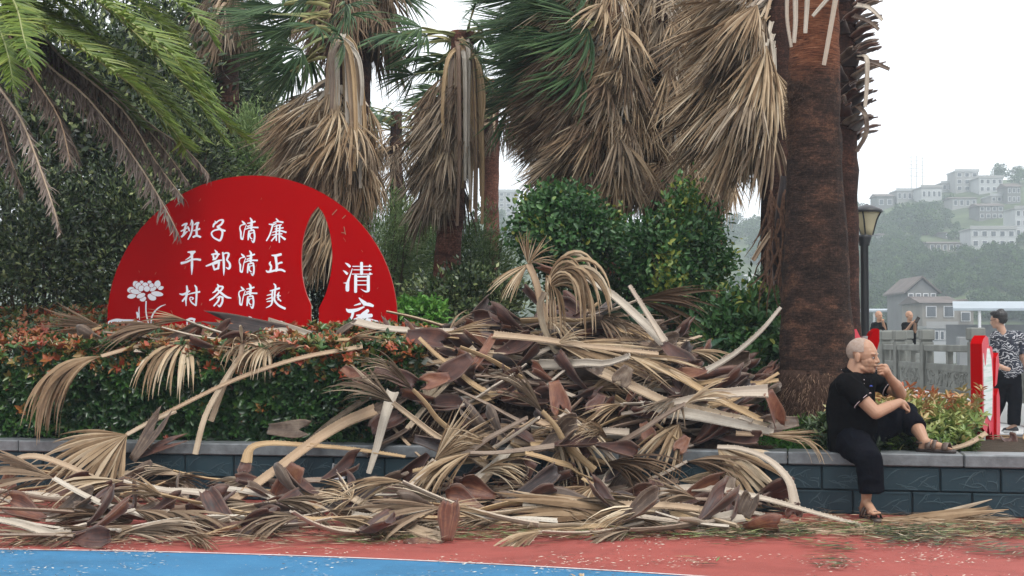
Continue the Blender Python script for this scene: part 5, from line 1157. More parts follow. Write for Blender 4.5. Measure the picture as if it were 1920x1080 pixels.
frond('long grey stick lying on the red court at the lower right', pw([(1655, 1032), (1750, 1048), (1850, 1054), (1960, 1066)], [-1.45, -1.5, -1.5, -1.5]), (.05, .025), SHEATHG, cat='palm stalk', name='palm_stalk', teeth=False)
frond('weathered tapering stalk lying in front of the foot of the seated man', pw([(1350, 1000), (1440, 1006), (1560, 1003), (1640, 990)], [-1.1, -1.1, -1.05, -.9]), (.10, .04), PET, cat='palm stalk', name='palm_stalk', nrm=(0, -.5, .85))
frond('grey hollow stalk lying level below the long arching one', pw([(1395, 968), (1330, 980), (1270, 985), (1200, 992)], [-.9, -.95, -1, -1]), (.11, .07), PETW, dict(end=aw(1415, 925, -.85), mat=SHEATHG, w=.12, curl=.8), nrm=(0, -.6, .8), cat='palm stalk', name='palm_stalk')
frond('small violet-grey sheath lying flat on the green litter', pw([(1345, 1010), (1340, 1010)], -1.3), None, PET, dict(end=aw(1300, 1012, -1.35), mat=SHEATHG, w=.14, w0=.10, curl=.4, bend=.0), cat='palm sheath', name='palm_sheath')
frond('dry fan with pale strips hanging down the left end of the hedge', pw([(290, 640), (235, 655), (190, 668)], [.55, .3, .15]), (.03, .03), PET, fan=[dict(dir=(-.8, -.5, -.05), n=26, spread=1.1, L=.92, droop=4.2, messy=.06, steps=12, wmul=1.4, nrm=(0, -.3, 1))], teeth=False)
frond('dry leaf spread over the hedge with strips combed down its front', pw([(420, 620), (350, 645)], [.9, .5]), (.035, .03), PET, fan=[dict(dir=(-.55, -.8, 0), n=32, spread=2.3, L=.66, droop=3.4, wmul=1.5, messy=.1, steps=8, nrm=(0, -.2, 1))])
frond('tan leaf draped over the hedge edge right of the combed one, strips hanging short', pw([(560, 640), (500, 652)], [.7, .4]), (.03, .03), PET, fan=[dict(dir=(-.5, -.9, .05), n=24, spread=1.9, L=.45, droop=3.4, messy=.12, wmul=1.4, steps=8, nrm=(0, -.2, 1))])
frond('straw leaf lying flat on the hedge top below the sign lettering', pw([(560, 655), (480, 650)], [.7, .8]), (.03, .03), PET, fan=[dict(dir=(-1, -.1, .08), n=22, spread=.7, L=.75, droop=.12, messy=.08), dict(dir=(1, -.1, .05), n=14, spread=.5, L=.5, droop=.2, messy=.1, mat=GREYSTRAW)])
frond('little umbrella of curling leaf strips on its bent stalk above the hedge', pw([(395, 790), (420, 725), (448, 672), (455, 645)], [.15, .2, .2, .25]), (.035, .03), PET, fan=[dict(dir=(.1, -.5, .6), n=18, spread=4.0, L=.32, droop=2.9, messy=.1, steps=8, nrm=(0, -.5, .9))])
frond('dark brown dry leaf on the left end of the hedge top', pw([(130, 640), (190, 612)], [.9, 1.0]), (.03, .03), PETT, fan=[dict(dir=(-1, .1, .15), n=20, spread=.8, L=.62, droop=.1, messy=.1, mat=BROWNLEAF)])
frond('black-brown sheath bleaching to white at its right end, in front of the sign', pw([(590, 635), (545, 622), (500, 610)], [1.0, 1.02, 1.05]), (.07, .12), PETW, dict(end=aw(385, 600, 1.08), mat=SHEATHD, w=.15, w0=.12, curl=.9, bend=.05), nrm=(0, -.9, .4), cat='palm sheath', name='palm_sheath')
frond('arched sheath in front of the right foot of the sign, running into a pale stalk', pw([(665, 605), (720, 617), (790, 622), (850, 622)], [.95, .85, .8, .8]), (.09, .06), PETW, dict(end=aw(612, 640, 1.0), mat=SHEATHG, w=.17, curl=1.2, bend=-.35), nrm=(0, -.5, .85))
frond('tall straw peak: folded leaf with a spiky tip standing highest on the heap', pw([(1045, 650), (1020, 590), (1005, 530), (990, 495)], [.9, .9, .9, .9]), (.04, .05), PET, fan=[dict(dir=(-.15, -.1, 1), n=9, spread=.5, L=.28, droop=-.1, messy=.22, nrm=(0, -1, 0)), dict(dir=(.5, -.1, .85), n=3, spread=.4, L=.25, droop=.2, messy=.2, nrm=(0, -1, 0)),
      dict(dir=(-.75, -.3, -.55), n=15, spread=.9, L=.42, droop=.5, messy=.14, nrm=(0, -1, .2)), dict(dir=(.75, -.3, .55), n=9, spread=.7, L=.3, droop=.6, messy=.3, nrm=(0, -1, .3))])
frond('collapsed straw leaf arching over and hanging like hair below the peak of the heap', pw([(1075, 700), (1030, 640), (1012, 580), (1022, 548)], [.85, .8, .75, .7]), (.04, .045), PET, fan=[dict(dir=(.45, -.3, .75), n=26, spread=.7, L=.80, droop=7.5, messy=.04, steps=14, nrm=(0, -1, .3), split=.5), dict(dir=(.1, -.5, .3), n=16, spread=.6, L=.66, droop=6.5, messy=.05, steps=12, nrm=(0, -1, .3), split=.5)])
frond('straw leaf combed right across the upper heap beneath the tan stalk', pw([(1010, 640), (1045, 645)], [.5, .4]), (.03, .03), PET, fan=[dict(dir=(1, -.15, -.12), n=24, spread=.75, L=.85, droop=.25, messy=.08), dict(dir=(.55, -.3, .35), n=12, spread=1.0, L=.3, droop=.8, messy=.2)])
frond('dry leaf flaring to the left at the top left of the heap', pw([(880, 622), (835, 625)], [.7, .65]), (.03, .03), PET, fan=[dict(dir=(-1, -.1, .18), n=16, spread=.5, L=.25, droop=.9, messy=.08), dict(dir=(.9, -.1, .25), n=14, spread=.5, L=.42, droop=.3, messy=.08)])
frond('upturned dry fan in front of the heap, spread like a shell toward the upper right', pw([(690, 1000), (740, 940), (800, 880), (815, 862)], [-1.1, -.8, -.5, -.45]), (.05, .035), PETW, fan=[dict(dir=(.75, -.1, .62), n=22, spread=1.15, L=.50, droop=.3, messy=.09, nrm=(.1, -.9, .45)), dict(dir=(-.3, -.4, -.6), n=14, spread=1.2, L=.42, droop=.5, messy=.14, nrm=(0, -1, .2))], teeth=False)
frond('folded straw leaf on the coping at the middle of the heap', pw([(1180, 812), (1130, 808)], [.0, -.05]), (.06, .045), PETW, fan=[dict(dir=(-.95, -.3, .2), n=20, spread=.9, L=.5, droop=.45, messy=.1), dict(dir=(-.7, -.4, -.2), n=13, spread=1.2, L=.62, droop=2.2, messy=.08, nrm=(0, -.8, .6))])
frond('straw leaf fan spread down the wall with long loose strips at mid heap', pw([(1010, 790), (1030, 800)], [-.05, -.12]), (.05, .04), PET, fan=[dict(dir=(.6, -.5, -.1), n=14, spread=1.6, L=.66, droop=2.4, messy=.07, steps=8, nrm=(0, -.8, .6))])
frond('long straw leaf lying along the court edge at right centre', pw([(1240, 955), (1190, 962)], [-.9, -.95]), (.04, .035), PET, fan=[dict(dir=(-1, -.25, .12), n=28, spread=.55, L=.9, droop=.2, messy=.08, wmul=1.7, fold=.2, floorz=.015)])
for lab, a, b, dd, m, w in (('maroon boat-shaped sheath on the left slope of the heap, pointed end down left', (885, 668), (830, 712), .2, SHEATH, .17), ('bright rust sheath just left of the boat-shaped one', (845, 705), (788, 722), .12, SHEATHO, .13),
                            ('hanging reddish sheath at the very middle of the heap', (1038, 712), (1056, 785), .05, SHEATHO, .15), ('short maroon sheath standing right of the middle one', (1130, 738), (1112, 778), .05, SHEATH, .12),
                            ('grey-mauve sheath half way up the right slope', (1180, 685), (1158, 725), .2, SHEATHG, .14), ('dark maroon sheath under the leaf at the top left of the heap', (760, 628), (840, 640), .45, SHEATH, .17),
                            ('dark sheath under the arching stalk on the left slope', (700, 690), (780, 720), .2, SHEATH, .13), ('dark maroon sheath upright before the wall, left of the broad dark one', (735, 905), (745, 960), -.85, SHEATH, .16),
                            ('broad dark sheath leaning right before the wall left of the heap', (690, 920), (660, 968), -.9, SHEATHD, .18), ('dark red sheath in the shadow of the wall, mid heap', (1000, 860), (945, 925), -.3, SHEATH, .18),
                            ('tall narrow rust sheath against the wall below the loose strips', (1080, 880), (1088, 955), -.25, SHEATHO, .10), ('square-ended dark sheath standing on the litter at mid heap', (1024, 925), (1018, 962), -.75, SHEATHD, .15),
                            ('brown sheath with a fibrous top against the wall right of the middle', (1205, 860), (1150, 930), -.2, SHEATHG, .15), ('small upright dark sheath left of the big half-closed fan', (1222, 895), (1240, 935), -.4, SHEATH, .12),
                            ('spread maroon sheath lying under the long arching stalk', (1160, 945), (1230, 925), -.5, SHEATH, .16), ('forked brown sheath in front of the big half-closed fan', (1372, 892), (1350, 945), -.5, SHEATHG, .14),
                            ('orange-brown sheath dangling over the coping, right of centre', (1290, 815), (1270, 850), -.1, SHEATHO, .10), ('pink-brown sheath by the coping on the right slope', (1205, 790), (1222, 828), -.05, SHEATHO, .11),
                            ('mauve sheath lying on the coping left of the heap', (500, 805), (590, 808), .08, SHEATHG, .15), ('rusty sheath on the hedge left of the heap', (640, 688), (690, 722), .18, SHEATHO, .10),
                            ('dark sheath at the right end of the heap near the trunk', (1420, 800), (1345, 790), .25, SHEATHD, .15), ('rusty torn sheath by the trunk foot', (1500, 790), (1425, 798), .2, SHEATHG, .13)):
    frond(lab, pw([a, (a[0] + (b[0] - a[0]) * .06, a[1] + (b[1] - a[1]) * .06)], dd), None, PET, dict(end=aw(b[0], b[1], dd - .05), mat=m, w=w, w0=w * .55, curl=random.uniform(.7, 1.3), bend=random.uniform(-.1, .25), horns=random.uniform(.1, .5), nrm=(random.uniform(-.4, .4), -.9, .4)), cat='palm sheath', name='palm_sheath')
frond('brown stick poking out of the right-hand bed over the coping', pw([(1775, 843), (1815, 832), (1850, 812)], [.3, .3, .35]), (.02, .03), PET, cat='palm stalk', name='palm_stalk')
frond('tip of a straw leaf poking in at the bottom edge of the picture', [ground_at(1100, 1110, .02), ground_at(1092, 1096, .05)], (.03, .03), PET, fan=[dict(dir=(-.3, .6, .35), n=12, spread=2.2, L=.16, droop=1.6, messy=.2, floorz=.012)])
frond('dark brown torn tip poking in at the bottom edge right of centre', [ground_at(1765, 1120, .02), ground_at(1765, 1112, .03)], None, PET, dict(end=ground_at(1762, 1085, .10), mat=SHEATHD, w=.10, w0=.08, curl=.8), cat='palm sheath', name='palm_sheath')
frond('dark leaf scrap on the promenade edge right of the red cutout sign', [at(1905, 838, 12.0), at(1900, 836, 12.0)], None, PET, dict(end=at(1885, 822, 12.1), mat=SHEATH, w=.14, w0=.08), cat='palm sheath', name='palm_sheath')
frond('brown sheath with a straw leaf at the right edge behind the coping', [at(1925, 822, 12.2), at(1918, 820, 12.2)], (.05, .05), PETT, dict(end=at(1945, 800, 12.2), mat=SHEATHO, w=.15), fan=[dict(dir=(-1, -.2, 0), n=12, spread=.7, L=.32, droop=.4, messy=.15, floorz=.39)])

# loose chaff, strips and leaf litter on the ground
def scatter(name, label, n, region, L, W, mat, seed, cat, zmax=.03, curve=False):
    rs = random.Random(seed); C, D, N, Ls, Ws, T = [], [], [], [], [], []
    while len(C) < n:
        p = region(rs)
        if p is None: continue
        C.append([p.x, p.y, p.z + rs.uniform(.003, zmax)]); a = rs.gauss(0, .6) + rs.choice((0, PI)); D.append([math.cos(a), math.sin(a) * .8, rs.uniform(-.1, .15)]); N.append([rs.uniform(-.4, .4), rs.uniform(-.4, .4), 1])
        Ls.append(rs.uniform(*L)); Ws.append(rs.uniform(*W)); T.append(rs.random())
    o = leaf_cloud(name, C, D, N, Ls, Ws, T, mat, None, False); tag(o, label, cat, kind='stuff')
def reg_band(rs):
    px = rs.uniform(-60, 1900); vo = vout(px) if px < 1500 else 1.15
    v = -vo * (1.0 - .9 * rs.random() ** 1.6) - rs.random() ** 3 * .35; Y = wallY(px) + v
    return Vector((at(px, 600, Y).x, Y, .006))
scatter('straw_litter', 'fine torn straw strips strewn all along the court below the wall', 5200, reg_band, (.05, .22), (.004, .012), STRAW, 5, 'litter', .05)
scatter('green_litter', 'shredded green and olive leaflets mixed in the litter at the court edge', 1900, lambda rs: (lambda px: Vector((at(px, 600, wallY(px) - vout(min(px, 1550)) - rs.uniform(-.45, .12)).x, wallY(px) - vout(min(px, 1550)) - rs.uniform(-.45, .12), .006)))(rs.uniform(620, 1900)), (.03, .13), (.005, .014), LIGHTG, 6, 'litter', .03)
def reg_right(rs):
    px = 1300 + 640 * rs.random(); py = 990 + 80 * rs.random() ** 1.5
    if mnoise.noise(Vector((px * .008, py * .04, 7))) + rs.uniform(-.35, .35) < (py - 1005) * .012: return None
    return ground_at(px, py, .012)
scatter('shredded_litter', 'grey-green band of shredded leaflets and bark on the court at the lower right', 2600, reg_right, (.03, .16), (.004, .013), DARKG, 16, 'litter', .03)
scatter('pale_shreds', 'pale splinters mixed into the shredded band at the lower right', 900, reg_right, (.02, .12), (.003, .010), GREYSTRAW, 17, 'litter', .035)
def reg_open(rs):
    px = rs.uniform(-80, 2000); py = rs.uniform(1000, 1100)
    if mnoise.noise(Vector((px * .006, py * .05, 2))) + rs.uniform(-.4, .22) < .14: return None
    return ground_at(px, py, .012)
CHIP = simple('pale_bark_chip', (0.52, 0.47, 0.38), 0.85, 0.2, 0.3, 9)
scatter('bark_chips', 'tiny pale chips sprinkled over the red and blue court', 2000, reg_open, (.004, .034), (.003, .010), CHIP, 8, 'litter', .006)
scatter('bark_crumbs', 'dark crumbs scattered over the red and blue court', 700, reg_open, (.006, .045), (.003, .008), WOOD, 9, 'litter', .006)
yl = leaf_cloud('yellow_leaf', [[0, 0, 0]], [[1, .2, .3]], [[0, -.6, 1]], [.07], [.04], [.5], simple('yellow_leaf', (.75, .42, .02), .5), None, True); yl.location = aw(1108, 1010, -1.55); tag(yl, 'single bright yellow leaf lying on the litter right of centre', 'leaf')
# white box on the wall foot
c = aw(637, 884, -.09); bx = empty('junction_box', (c.x, c.y, c.z - .06), wrz, 'small grubby white junction box standing against the teal wall left of centre', 'box')
mb = MB(); mb.box((0, 0, .05), (.075, .05, .10), bev=.006); mb.build('housing', WHITEP, bx)
mb = MB(); mb.box((0, 0, .108), (.083, .058, .012), bev=.004); mb.build('lid', simple('dark_lid', (.12, .12, .11), .5), bx)
mb = MB(); mb.tube([(-.05, 0, .0), (-.055, -.005, .08), (-.05, 0, .12)], .007, 6); mb.build('pipe', POLEM, bx)

# ------------------------------------------------------------------ lamp post
BLACKM = simple('black_lamp_metal', (0.012, 0.013, 0.015), 0.35, 0.5)
def glass_mat():
    n = NT('frosted_lamp_glass', 0.35, 0.5); n.col((0.66, 0.60, 0.42)); n.translucent((0.75, 0.68, 0.48), .5); return n.m
LY = 20.0; lp = at(1622, 600, LY); lamp = empty('lamp_post', (lp.x, LY, 0), 0, 'black lamp post with a flared frosted glass lantern, behind the seated man', 'lamp post')
ls = LY / F; zt = lambda py: zpx(py, LY)
mb = MB(); mb.lathe((0, 0, 0), [(.13, 0), (.13, .3), (.09, .4), (.062, .9), (.056, zt(462)), (.075, zt(460)), (.075, zt(457)), (.10, zt(447)), (.115, zt(442)), (.07, zt(440))], 16); mb.build('pole', BLACKM, lamp, True)
mb = MB(); mb.lathe((0.04, 0, 0), [(.075, zt(441)), (.10, zt(428)), (.135, zt(412)), (.19, zt(397))], 20); mb.build('lantern_glass', glass_mat(), lamp, True)
mb = MB(); mb.lathe((0.04, 0, 0), [(.05, zt(438)), (.05, zt(400))], 10)
for k in range(5): mb.lathe((0.04, 0, 0), [(.07, zt(434 - k * 7)), (.075, zt(432 - k * 7)), (.05, zt(431 - k * 7))], 10)
mb.build('louvre', simple('lamp_louvre', (.55, .48, .30), .6), lamp)
mb = MB(); mb.lathe((0.04, 0, 0), [(.215, zt(399)), (.225, zt(396)), (.21, zt(393)), (.10, zt(386)), (.03, zt(384)), (.01, zt(382))], 24); mb.build('lamp_cap', BLACKM, lamp, True)
for k in range(4):
    a = PI / 4 + k * PI / 2 + .25; mb = MB(); o = Vector((math.cos(a), math.sin(a), 0)); mb.tube([Vector((.04, 0, zt(y))) + o * r for y, r in ((441, .08), (428, .108), (412, .143), (398, .20))], .011, 6); mb.build('frame_bar', BLACKM, lamp)

# ------------------------------------------------------------------ red lotus sign behind the man, and the cloud-edged one at the right
def extrude_poly(name, pts3, nrm, thick, mats, parent):
    """pts3 planar points; extruded backwards along -nrm"""
    n = len(pts3); o = pts3[0]; ex = (pts3[1] - pts3[0]).normalized(); ey = nrm.cross(ex)
    tris = tessellate_polygon([[Vector(((p - o).dot(ex), (p - o).dot(ey), 0)) for p in pts3]]); mb = MB(); V = list(pts3) + [p - nrm * thick for p in pts3]; Fc = []
    for t in tris:
        a, b, c = (V[i] for i in t); t = tuple(t) if (b - a).cross(c - a).dot(nrm) > 0 else tuple(reversed(t)); Fc.append(t); Fc.append(tuple(n + i for i in reversed(t)))
    mb.add(V, Fc, .5, 0); mb.add(V, [(i, (i + 1) % n, n + (i + 1) % n, n + i) for i in range(n)], .5, 1); return mb.build(name, mats, parent)
Y2 = 13.2; c2 = at(1624, 640, Y2); s2 = empty('lotus_sign', (c2.x, Y2, .37), 0, 'red petal-shaped sign just above the bald head of the seated man', 'sign')
def s2p(L): return [at(a, b, Y2) - s2.location for a, b in L]
extrude_poly('petal', s2p([(1601, 700), (1601, 618), (1606, 617), (1611, 628), (1617, 637), (1624, 640), (1624, 700)]), Vector((0, -1, 0)), .09, [REDB, REDP], s2)
extrude_poly('petal', s2p([(1625, 700), (1625, 640), (1631, 634), (1637, 622), (1645, 616), (1649, 618), (1649, 640), (1645, 655), (1641, 700)]), Vector((.25, -.97, 0)).normalized(), .09, [REDP, REDP], s2)
mb = MB(); mb.tube([(0, .05, -.1), (0, .05, .9)], .03, 8); mb.build('post', POLEM, s2)
Y3 = 12.0; c3 = at(1820, 700, Y3); s3 = empty('cutout_sign', (c3.x, Y3, .37), 0, 'red cloud-edged cutout sign with a white panel, seen almost edge-on at the right', 'sign')
vdir = Vector((c3.x, Y3, 0)).normalized(); ang = math.atan2(vdir.x, vdir.y) + R(12); d3 = Vector((math.sin(ang), math.cos(ang), 0)); n3 = Vector((d3.y, -d3.x, 0))
o3 = n3 * .095     # near-right corner line
def s3p(L, off=0): return [o3 + n3 * off + d3 * u + Vector((0, 0, z)) for u, z in L]
topz3 = zpx(640, Y3) - .37; H3 = topz3
extrude_poly('sign_board', s3p([(0, .12), (0, H3 - .02), (.06, H3 + .02), (.16, H3 + .05), (.26, H3 + .03), (.30, H3 - .06), (.33, H3 - .04), (.42, H3 - .05), (.46, H3 - .12), (.46, .42), (.50, .36), (.54, .42), (.57, .30), (.52, .10), (.46, .0), (.40, -.04), (.36, .08), (.28, .05), (.22, .16), (.14, .05), (.06, .10)]), n3, .095, [REDB, REDP], s3)
mb = MB(); P = [(.035, .16), (.035, H3 - .10), (.09, H3 - .22), (.14, H3 - .2), (.20, H3 - .06), (.28, H3 - .06), (.36, H3 - .16), (.40, .5), (.36, .22), (.28, .17), (.20, .20), (.12, .24)]
WPAN = NT('white_sign_panel', .4, .4); _v = WPAN.coords(scale=(1, 1, 26)); WPAN.col(WPAN.ramp(WPAN.noise(_v, 1.5, 2), [(.45, (.70, .74, .72)), (.62, (.48, .60, .54))])); WPAN = WPAN.m
extrude_poly('white_panel', s3p(P, .006), n3, .005, [WPAN, WPAN], s3)
extrude_poly('petal', s3p([(.42, .46), (.48, H3 - .14), (.58, H3 - .10), (.62, H3 - .22), (.58, .62), (.50, .48)], .02), n3, .06, [REDB, REDP], s3)
extrude_poly('petal', s3p([(.44, .05), (.46, .38), (.54, .44), (.60, .36), (.60, .1), (.55, -.06)], .024), n3, .06, [REDB, REDP], s3)
mb = MB(); mb.tube([d3 * .2 + n3 * .05 + Vector((0, 0, -.1)), d3 * .2 + n3 * .05 + Vector((0, 0, .3))], .025, 8); mb.build('post', POLEM, s3)

# ------------------------------------------------------------------ stone balustrade by the water
STONE = simple('grey_green_stone', (0.155, 0.16, 0.145), 0.85, 0.25, 0.22, 3, 0.3)
STONEL = simple('pale_plinth_stone', (0.62, 0.62, 0.60), 0.8, 0.25, 0.1, 3)
rail = empty('stone_balustrade', (7.8, 27, 0), 0, 'carved grey stone balustrade between the promenade and the water', 'balustrade')
def balustrade(nodes, root, zb, zt_, plinth=True, relief=True):
    """nodes: world xy of posts; zb/zt_ bottom and top heights (per node or scalar)"""
    rr = random.Random(17); org = root.location; zt_ = zt_ if hasattr(zt_, '__len__') else [zt_] * len(nodes)
    for (x, y), z in zip(nodes, zt_):
        mb = MB(); mb.box((x - org.x, y - org.y, (zb + z - .23) / 2), (.21, .21, z - .23 - zb), bev=.01); mb.box((x - org.x, y - org.y, z - .215), (.17, .17, .03)); mb.box((x - org.x, y - org.y, z - .10), (.25, .25, .20), bev=.02); mb.build('post', STONE, root)
    for i in range(len(nodes) - 1):
        a, b = Vector((*nodes[i], 0)), Vector((*nodes[i + 1], 0)); d = (b - a); L = d.length - .20; d.normalize(); m = (a + b) / 2 - org; m.z = 0; M = Matrix.Rotation(math.atan2(d.y, d.x), 3, 'Z'); nn = Vector((d.y, -d.x, 0))
        if nn.y > 0 or (abs(nn.y) < .2 and nn.x > 0): nn = -nn
        z = min(zt_[i], zt_[i + 1]); hr = z - .28
        mb = MB(); mb.box(m + Vector((0, 0, hr - .06)), (L, .15, .12), rot=M, bev=.015); mb.build('hand_rail', STONE, root)
        ph = (hr - .12 - zb) * .70; mb = MB(); mb.box(m + Vector((0, 0, zb + ph / 2)), (L, .10, ph), rot=M, bev=.008)
        for s_ in (-1, 1): mb.box(m + nn * .052 + d * (s_ * (L / 2 - .10)) + Vector((0, 0, zb + ph / 2)), (.05, .02, ph - .14), rot=M)
        for s_ in (0, 1): mb.box(m + nn * .052 + Vector((0, 0, zb + .09 + s_ * (ph - .18))), (L - .26, .02, .04), rot=M)
        mb.build('panel', STONE, root)
        if relief:
            mb = MB()
            for q in range(int(26 * L / 2.2) + 5):
                u = rr.uniform(-L / 2 + .25, L / 2 - .25); zz = zb + rr.uniform(.18, ph - .18); an = rr.uniform(0, 6.28); P = []
                for s_ in range(7):
                    uc = max(-L / 2 + .2, min(L / 2 - .2, u)); zc = max(zb + .13, min(zb + ph - .13, zz)); P.append(m + d * uc + nn * .052 + Vector((0, 0, zc))); u += math.cos(an) * .065; zz += math.sin(an) * .05; an += rr.uniform(-.2, 1.0)
                mb.tube(P, [.006, .012, .016, .016, .014, .009, .004], 5)
            mb.build('carved_relief', STONE, root, True)
        for k in range(3):
            mb = MB(); q = m + d * (L * (k - 1) / 2 * .96); h = hr - .12 - zb - ph; c = q + Vector((0, 0, zb + ph)); prof = [(0, .07), (.25, .075), (.5, .05), (.75, .075), (1, .085)]
            for (u0, w0), (u1, w1) in zip(prof, prof[1:]): mb.box(c + Vector((0, 0, h * (u0 + u1) / 2)), ((w0 + w1) * 1.1, .09, h * (u1 - u0)), rot=M)
            mb.build('baluster', STONE, root)
        if plinth:
            mb = MB(); mb.box(m + Vector((0, 0, zb / 2)), (L + .24, .42, zb), rot=M, bev=.02); mb.build('plinth', STONEL, root)
nodes = [(7.42 + .02 * (i - 3), y) for i, y in enumerate((13.9, 16.9, 19.8))]
def nx_(px, Y): return (at(px, 600, Y).x, Y)
main_nodes = [(7.9, 14.0), (7.75, 17.0), (7.5, 19.9), nx_(1829, 22.8), nx_(1737, 26.4), nx_(1686, 28.8), nx_(1660, 30.2)]
balustrade(main_nodes, rail, .32, 1.44)
far = empty('stone_balustrade', (8.6, 33, 0), 0, 'farther raised stretch of stone balustrade with the two men behind it', 'balustrade')
balustrade([nx_(1642, 31.0), nx_(1668, 31.6), nx_(1700, 32.2), nx_(1722, 34.5)], far, .62, [1.47, 1.47, 1.47, 1.5], relief=False)

# ------------------------------------------------------------------ the far shore: sheds, houses, trees, masts
def on_hill(px, py, y0=206, y1=445):
    p = at(px, py, 100); d = (p - Vector((0, 0, CAMZ)))
    for k in range(240):
        Y = y0 + (y1 - y0) * k / 239; q = at(px, py, Y)
        if hill_z(q.x, Y) >= q.z: return Y
    return y1 - 5
HW = [simple('pale_render', (.27, .27, .26), .85, .2, .12, .2), simple('grey_block_wall', (.15, .15, .145), .9, .2, .2, .3), simple('tan_stone_wall', (.20, .185, .16), .9, .2, .2, .3), simple('white_render', (.36, .37, .37), .85, .2, .1, .2)]
ROOFD = simple('dark_tile_roof', (.12, .10, .09), .9, .2, .3, .6); ROOFL = simple('pale_sheet_roof', (.30, .34, .37), .6, .3, .1, .2); GLASSD = simple('dark_window', (.06, .07, .08), .3, .5)
FRM = simple('white_window_frame', (.6, .6, .6), .6)
hg = 'houses on the far hillside'
wmesh = {}
HREF = []
def house(label, x0, x1, ytop, ybase, cols, rows, roof='flat', wall=0, Y=None, depth=8, roofh=.28, skip=(), found=4, name='hillside_house', cat='house'):
    Y = Y or on_hill((x0 + x1) / 2, ybase); s = Y / F; A = at(x0, ybase, Y); B = at(x1, ybase, Y); zt_ = zpx(ytop, Y); zb = A.z; w = B.x - A.x; h = zt_ - zb; cx = (A.x + B.x) / 2
    root = empty(name, (cx, Y, zb), 0, label, cat, hg); HREF.append(((x0 + x1) / 2, (ytop + ybase) / 2, label)); mb = MB(); mb.box((0, depth / 2, (h - found) / 2), (w, depth, h + found)); mb.build('wall', HW[wall], root)
    if roof == 'flat':
        mb = MB(); mb.box((0, depth / 2, h + .15), (w + .5, depth + .5, .3))
        mb.box((0, -.2, h + .55), (w + .5, .12, .5)); mb.build('roof', HW[3] if wall != 3 else HW[0], root)
    elif roof == 'gable':      # ridge left to right
        rh = h * roofh; V = [(-w / 2 - .4, -.4, h), (w / 2 + .4, -.4, h), (w / 2 + .4, depth + .4, h), (-w / 2 - .4, depth + .4, h), (-w / 2 - .4, depth / 2, h + rh), (w / 2 + .4, depth / 2, h + rh)]
        mb = MB(); mb.add(V, [(0, 1, 5, 4), (2, 3, 4, 5), (0, 4, 3), (1, 2, 5), (0, 3, 2, 1)]); mb.build('roof', ROOFD, root)
    else:                      # gable end facing
        rh = h * roofh; V = [(-w / 2, 0, h), (w / 2, 0, h), (0, 0, h + rh), (-w / 2, depth, h), (w / 2, depth, h), (0, depth, h + rh)]
        mb = MB(); mb.add(V, [(0, 1, 2), (4, 3, 5)]); mb.build('gable_wall', HW[wall], root)
        V = []; 
        for yy in (-.4, depth + .4): V += [(-w / 2 - .5, yy, h - .2), (0, yy, h + rh + .25), (w / 2 + .5, yy, h - .2), (-w / 2 - .5, yy, h + .05), (0, yy, h + rh + .5), (w / 2 + .5, yy, h + .05)]
        mb = MB(); mb.add(V, [(3, 4, 10, 9), (4, 5, 11, 10), (0, 6, 7, 1), (1, 7, 8, 2), (0, 1, 4, 3), (1, 2, 5, 4), (6, 9, 10, 7), (7, 10, 11, 8), (0, 3, 9, 6), (2, 8, 11, 5)]); mb.build('roof', ROOFD, root)
    fh = h / rows; ww = min(1.5, w / cols * .5); wh = min(1.5, fh * .5)
    key = (round(ww, 2), round(wh, 2))
    if key not in wmesh:
        a = MB(); a.box((0, 0, 0), (ww + .2, .14, wh + .2)); b = MB(); b.box((0, -.09, 0), (ww, .06, wh)); b.box((0, -.13, 0), (.07, .04, wh)); wmesh[key] = (a.mesh('window', FRM), b.mesh('pane', GLASSD))
    for c in range(cols):
        for r_ in range(rows):
            if (c, r_) in skip: continue
            f = place('window', wmesh[key][0], root, (-w / 2 + w * (c + .5) / cols, -.03, fh * (r_ + .55))); place('pane', wmesh[key][1], f)
    if roof == 'flat' and h > 7:
        mb = MB(); mb.box((0, -.7, fh * 1.02), (w * .8, 1.4, .15)); mb.box((0, -1.35, fh * 1.02 + .5), (w * .8, .1, .9)); mb.build('balcony', HW[3], root)
    return root
house('tall pale three-storey hillside house near the skyline', 1792, 1835, 322, 360, 3, 3, 'flat', 0)
house('wide pale wing with an upper terrace, right of the tall three-storey one', 1836, 1881, 334, 362, 4, 2, 'flat', 3)
house('dark-roofed long house below the tall three-storey one', 1786, 1832, 372, 390, 4, 1, 'gable', 0)
house('grey two-storey tiled house right of and below the long dark-roofed one', 1836, 1882, 386, 412, 4, 2, 'gable', 1)
house('narrow grey house under the skyline at the right edge', 1889, 1914, 350, 382, 3, 2, 'gable', 1)
house('flat-roofed columned house on the middle ridge, left of the tall one', 1728, 1766, 352, 378, 4, 1, 'flat', 3)
house('low pale house on the left end of the ridge', 1682, 1720, 358, 378, 4, 1, 'flat', 0)
house('grey gabled house at the left foot of the ridge', 1645, 1676, 368, 392, 2, 1, 'gable', 1)
house('wide white two-storey house half way down the slope at the right', 1821, 1905, 430, 466, 5, 2, 'flat', 3)
house('long brown-roofed low house in the middle of the slope', 1742, 1802, 456, 474, 5, 1, 'gable', 2)
house('white block at the right edge beside the blue tarpaulin', 1904, 1940, 392, 446, 3, 3, 'flat', 3)
house('small pale cottage among trees on the left of the slope', 1652, 1676, 440, 456, 2, 1, 'gable', 0)
house('tiny grey hut above the long brown-roofed house', 1772, 1794, 436, 448, 2, 1, 'gable', 1)
house('pale terrace below the wide pale wing', 1858, 1900, 368, 380, 4, 1, 'flat', 0)
house('small flat house between the ridge and the slope trees', 1766, 1786, 344, 360, 2, 1, 'flat', 0)
house('gable-fronted grey stone house near the shore', 1701, 1757, 548, 580, 4, 2, 'front', 1, Y=188, roofh=.75, depth=10)
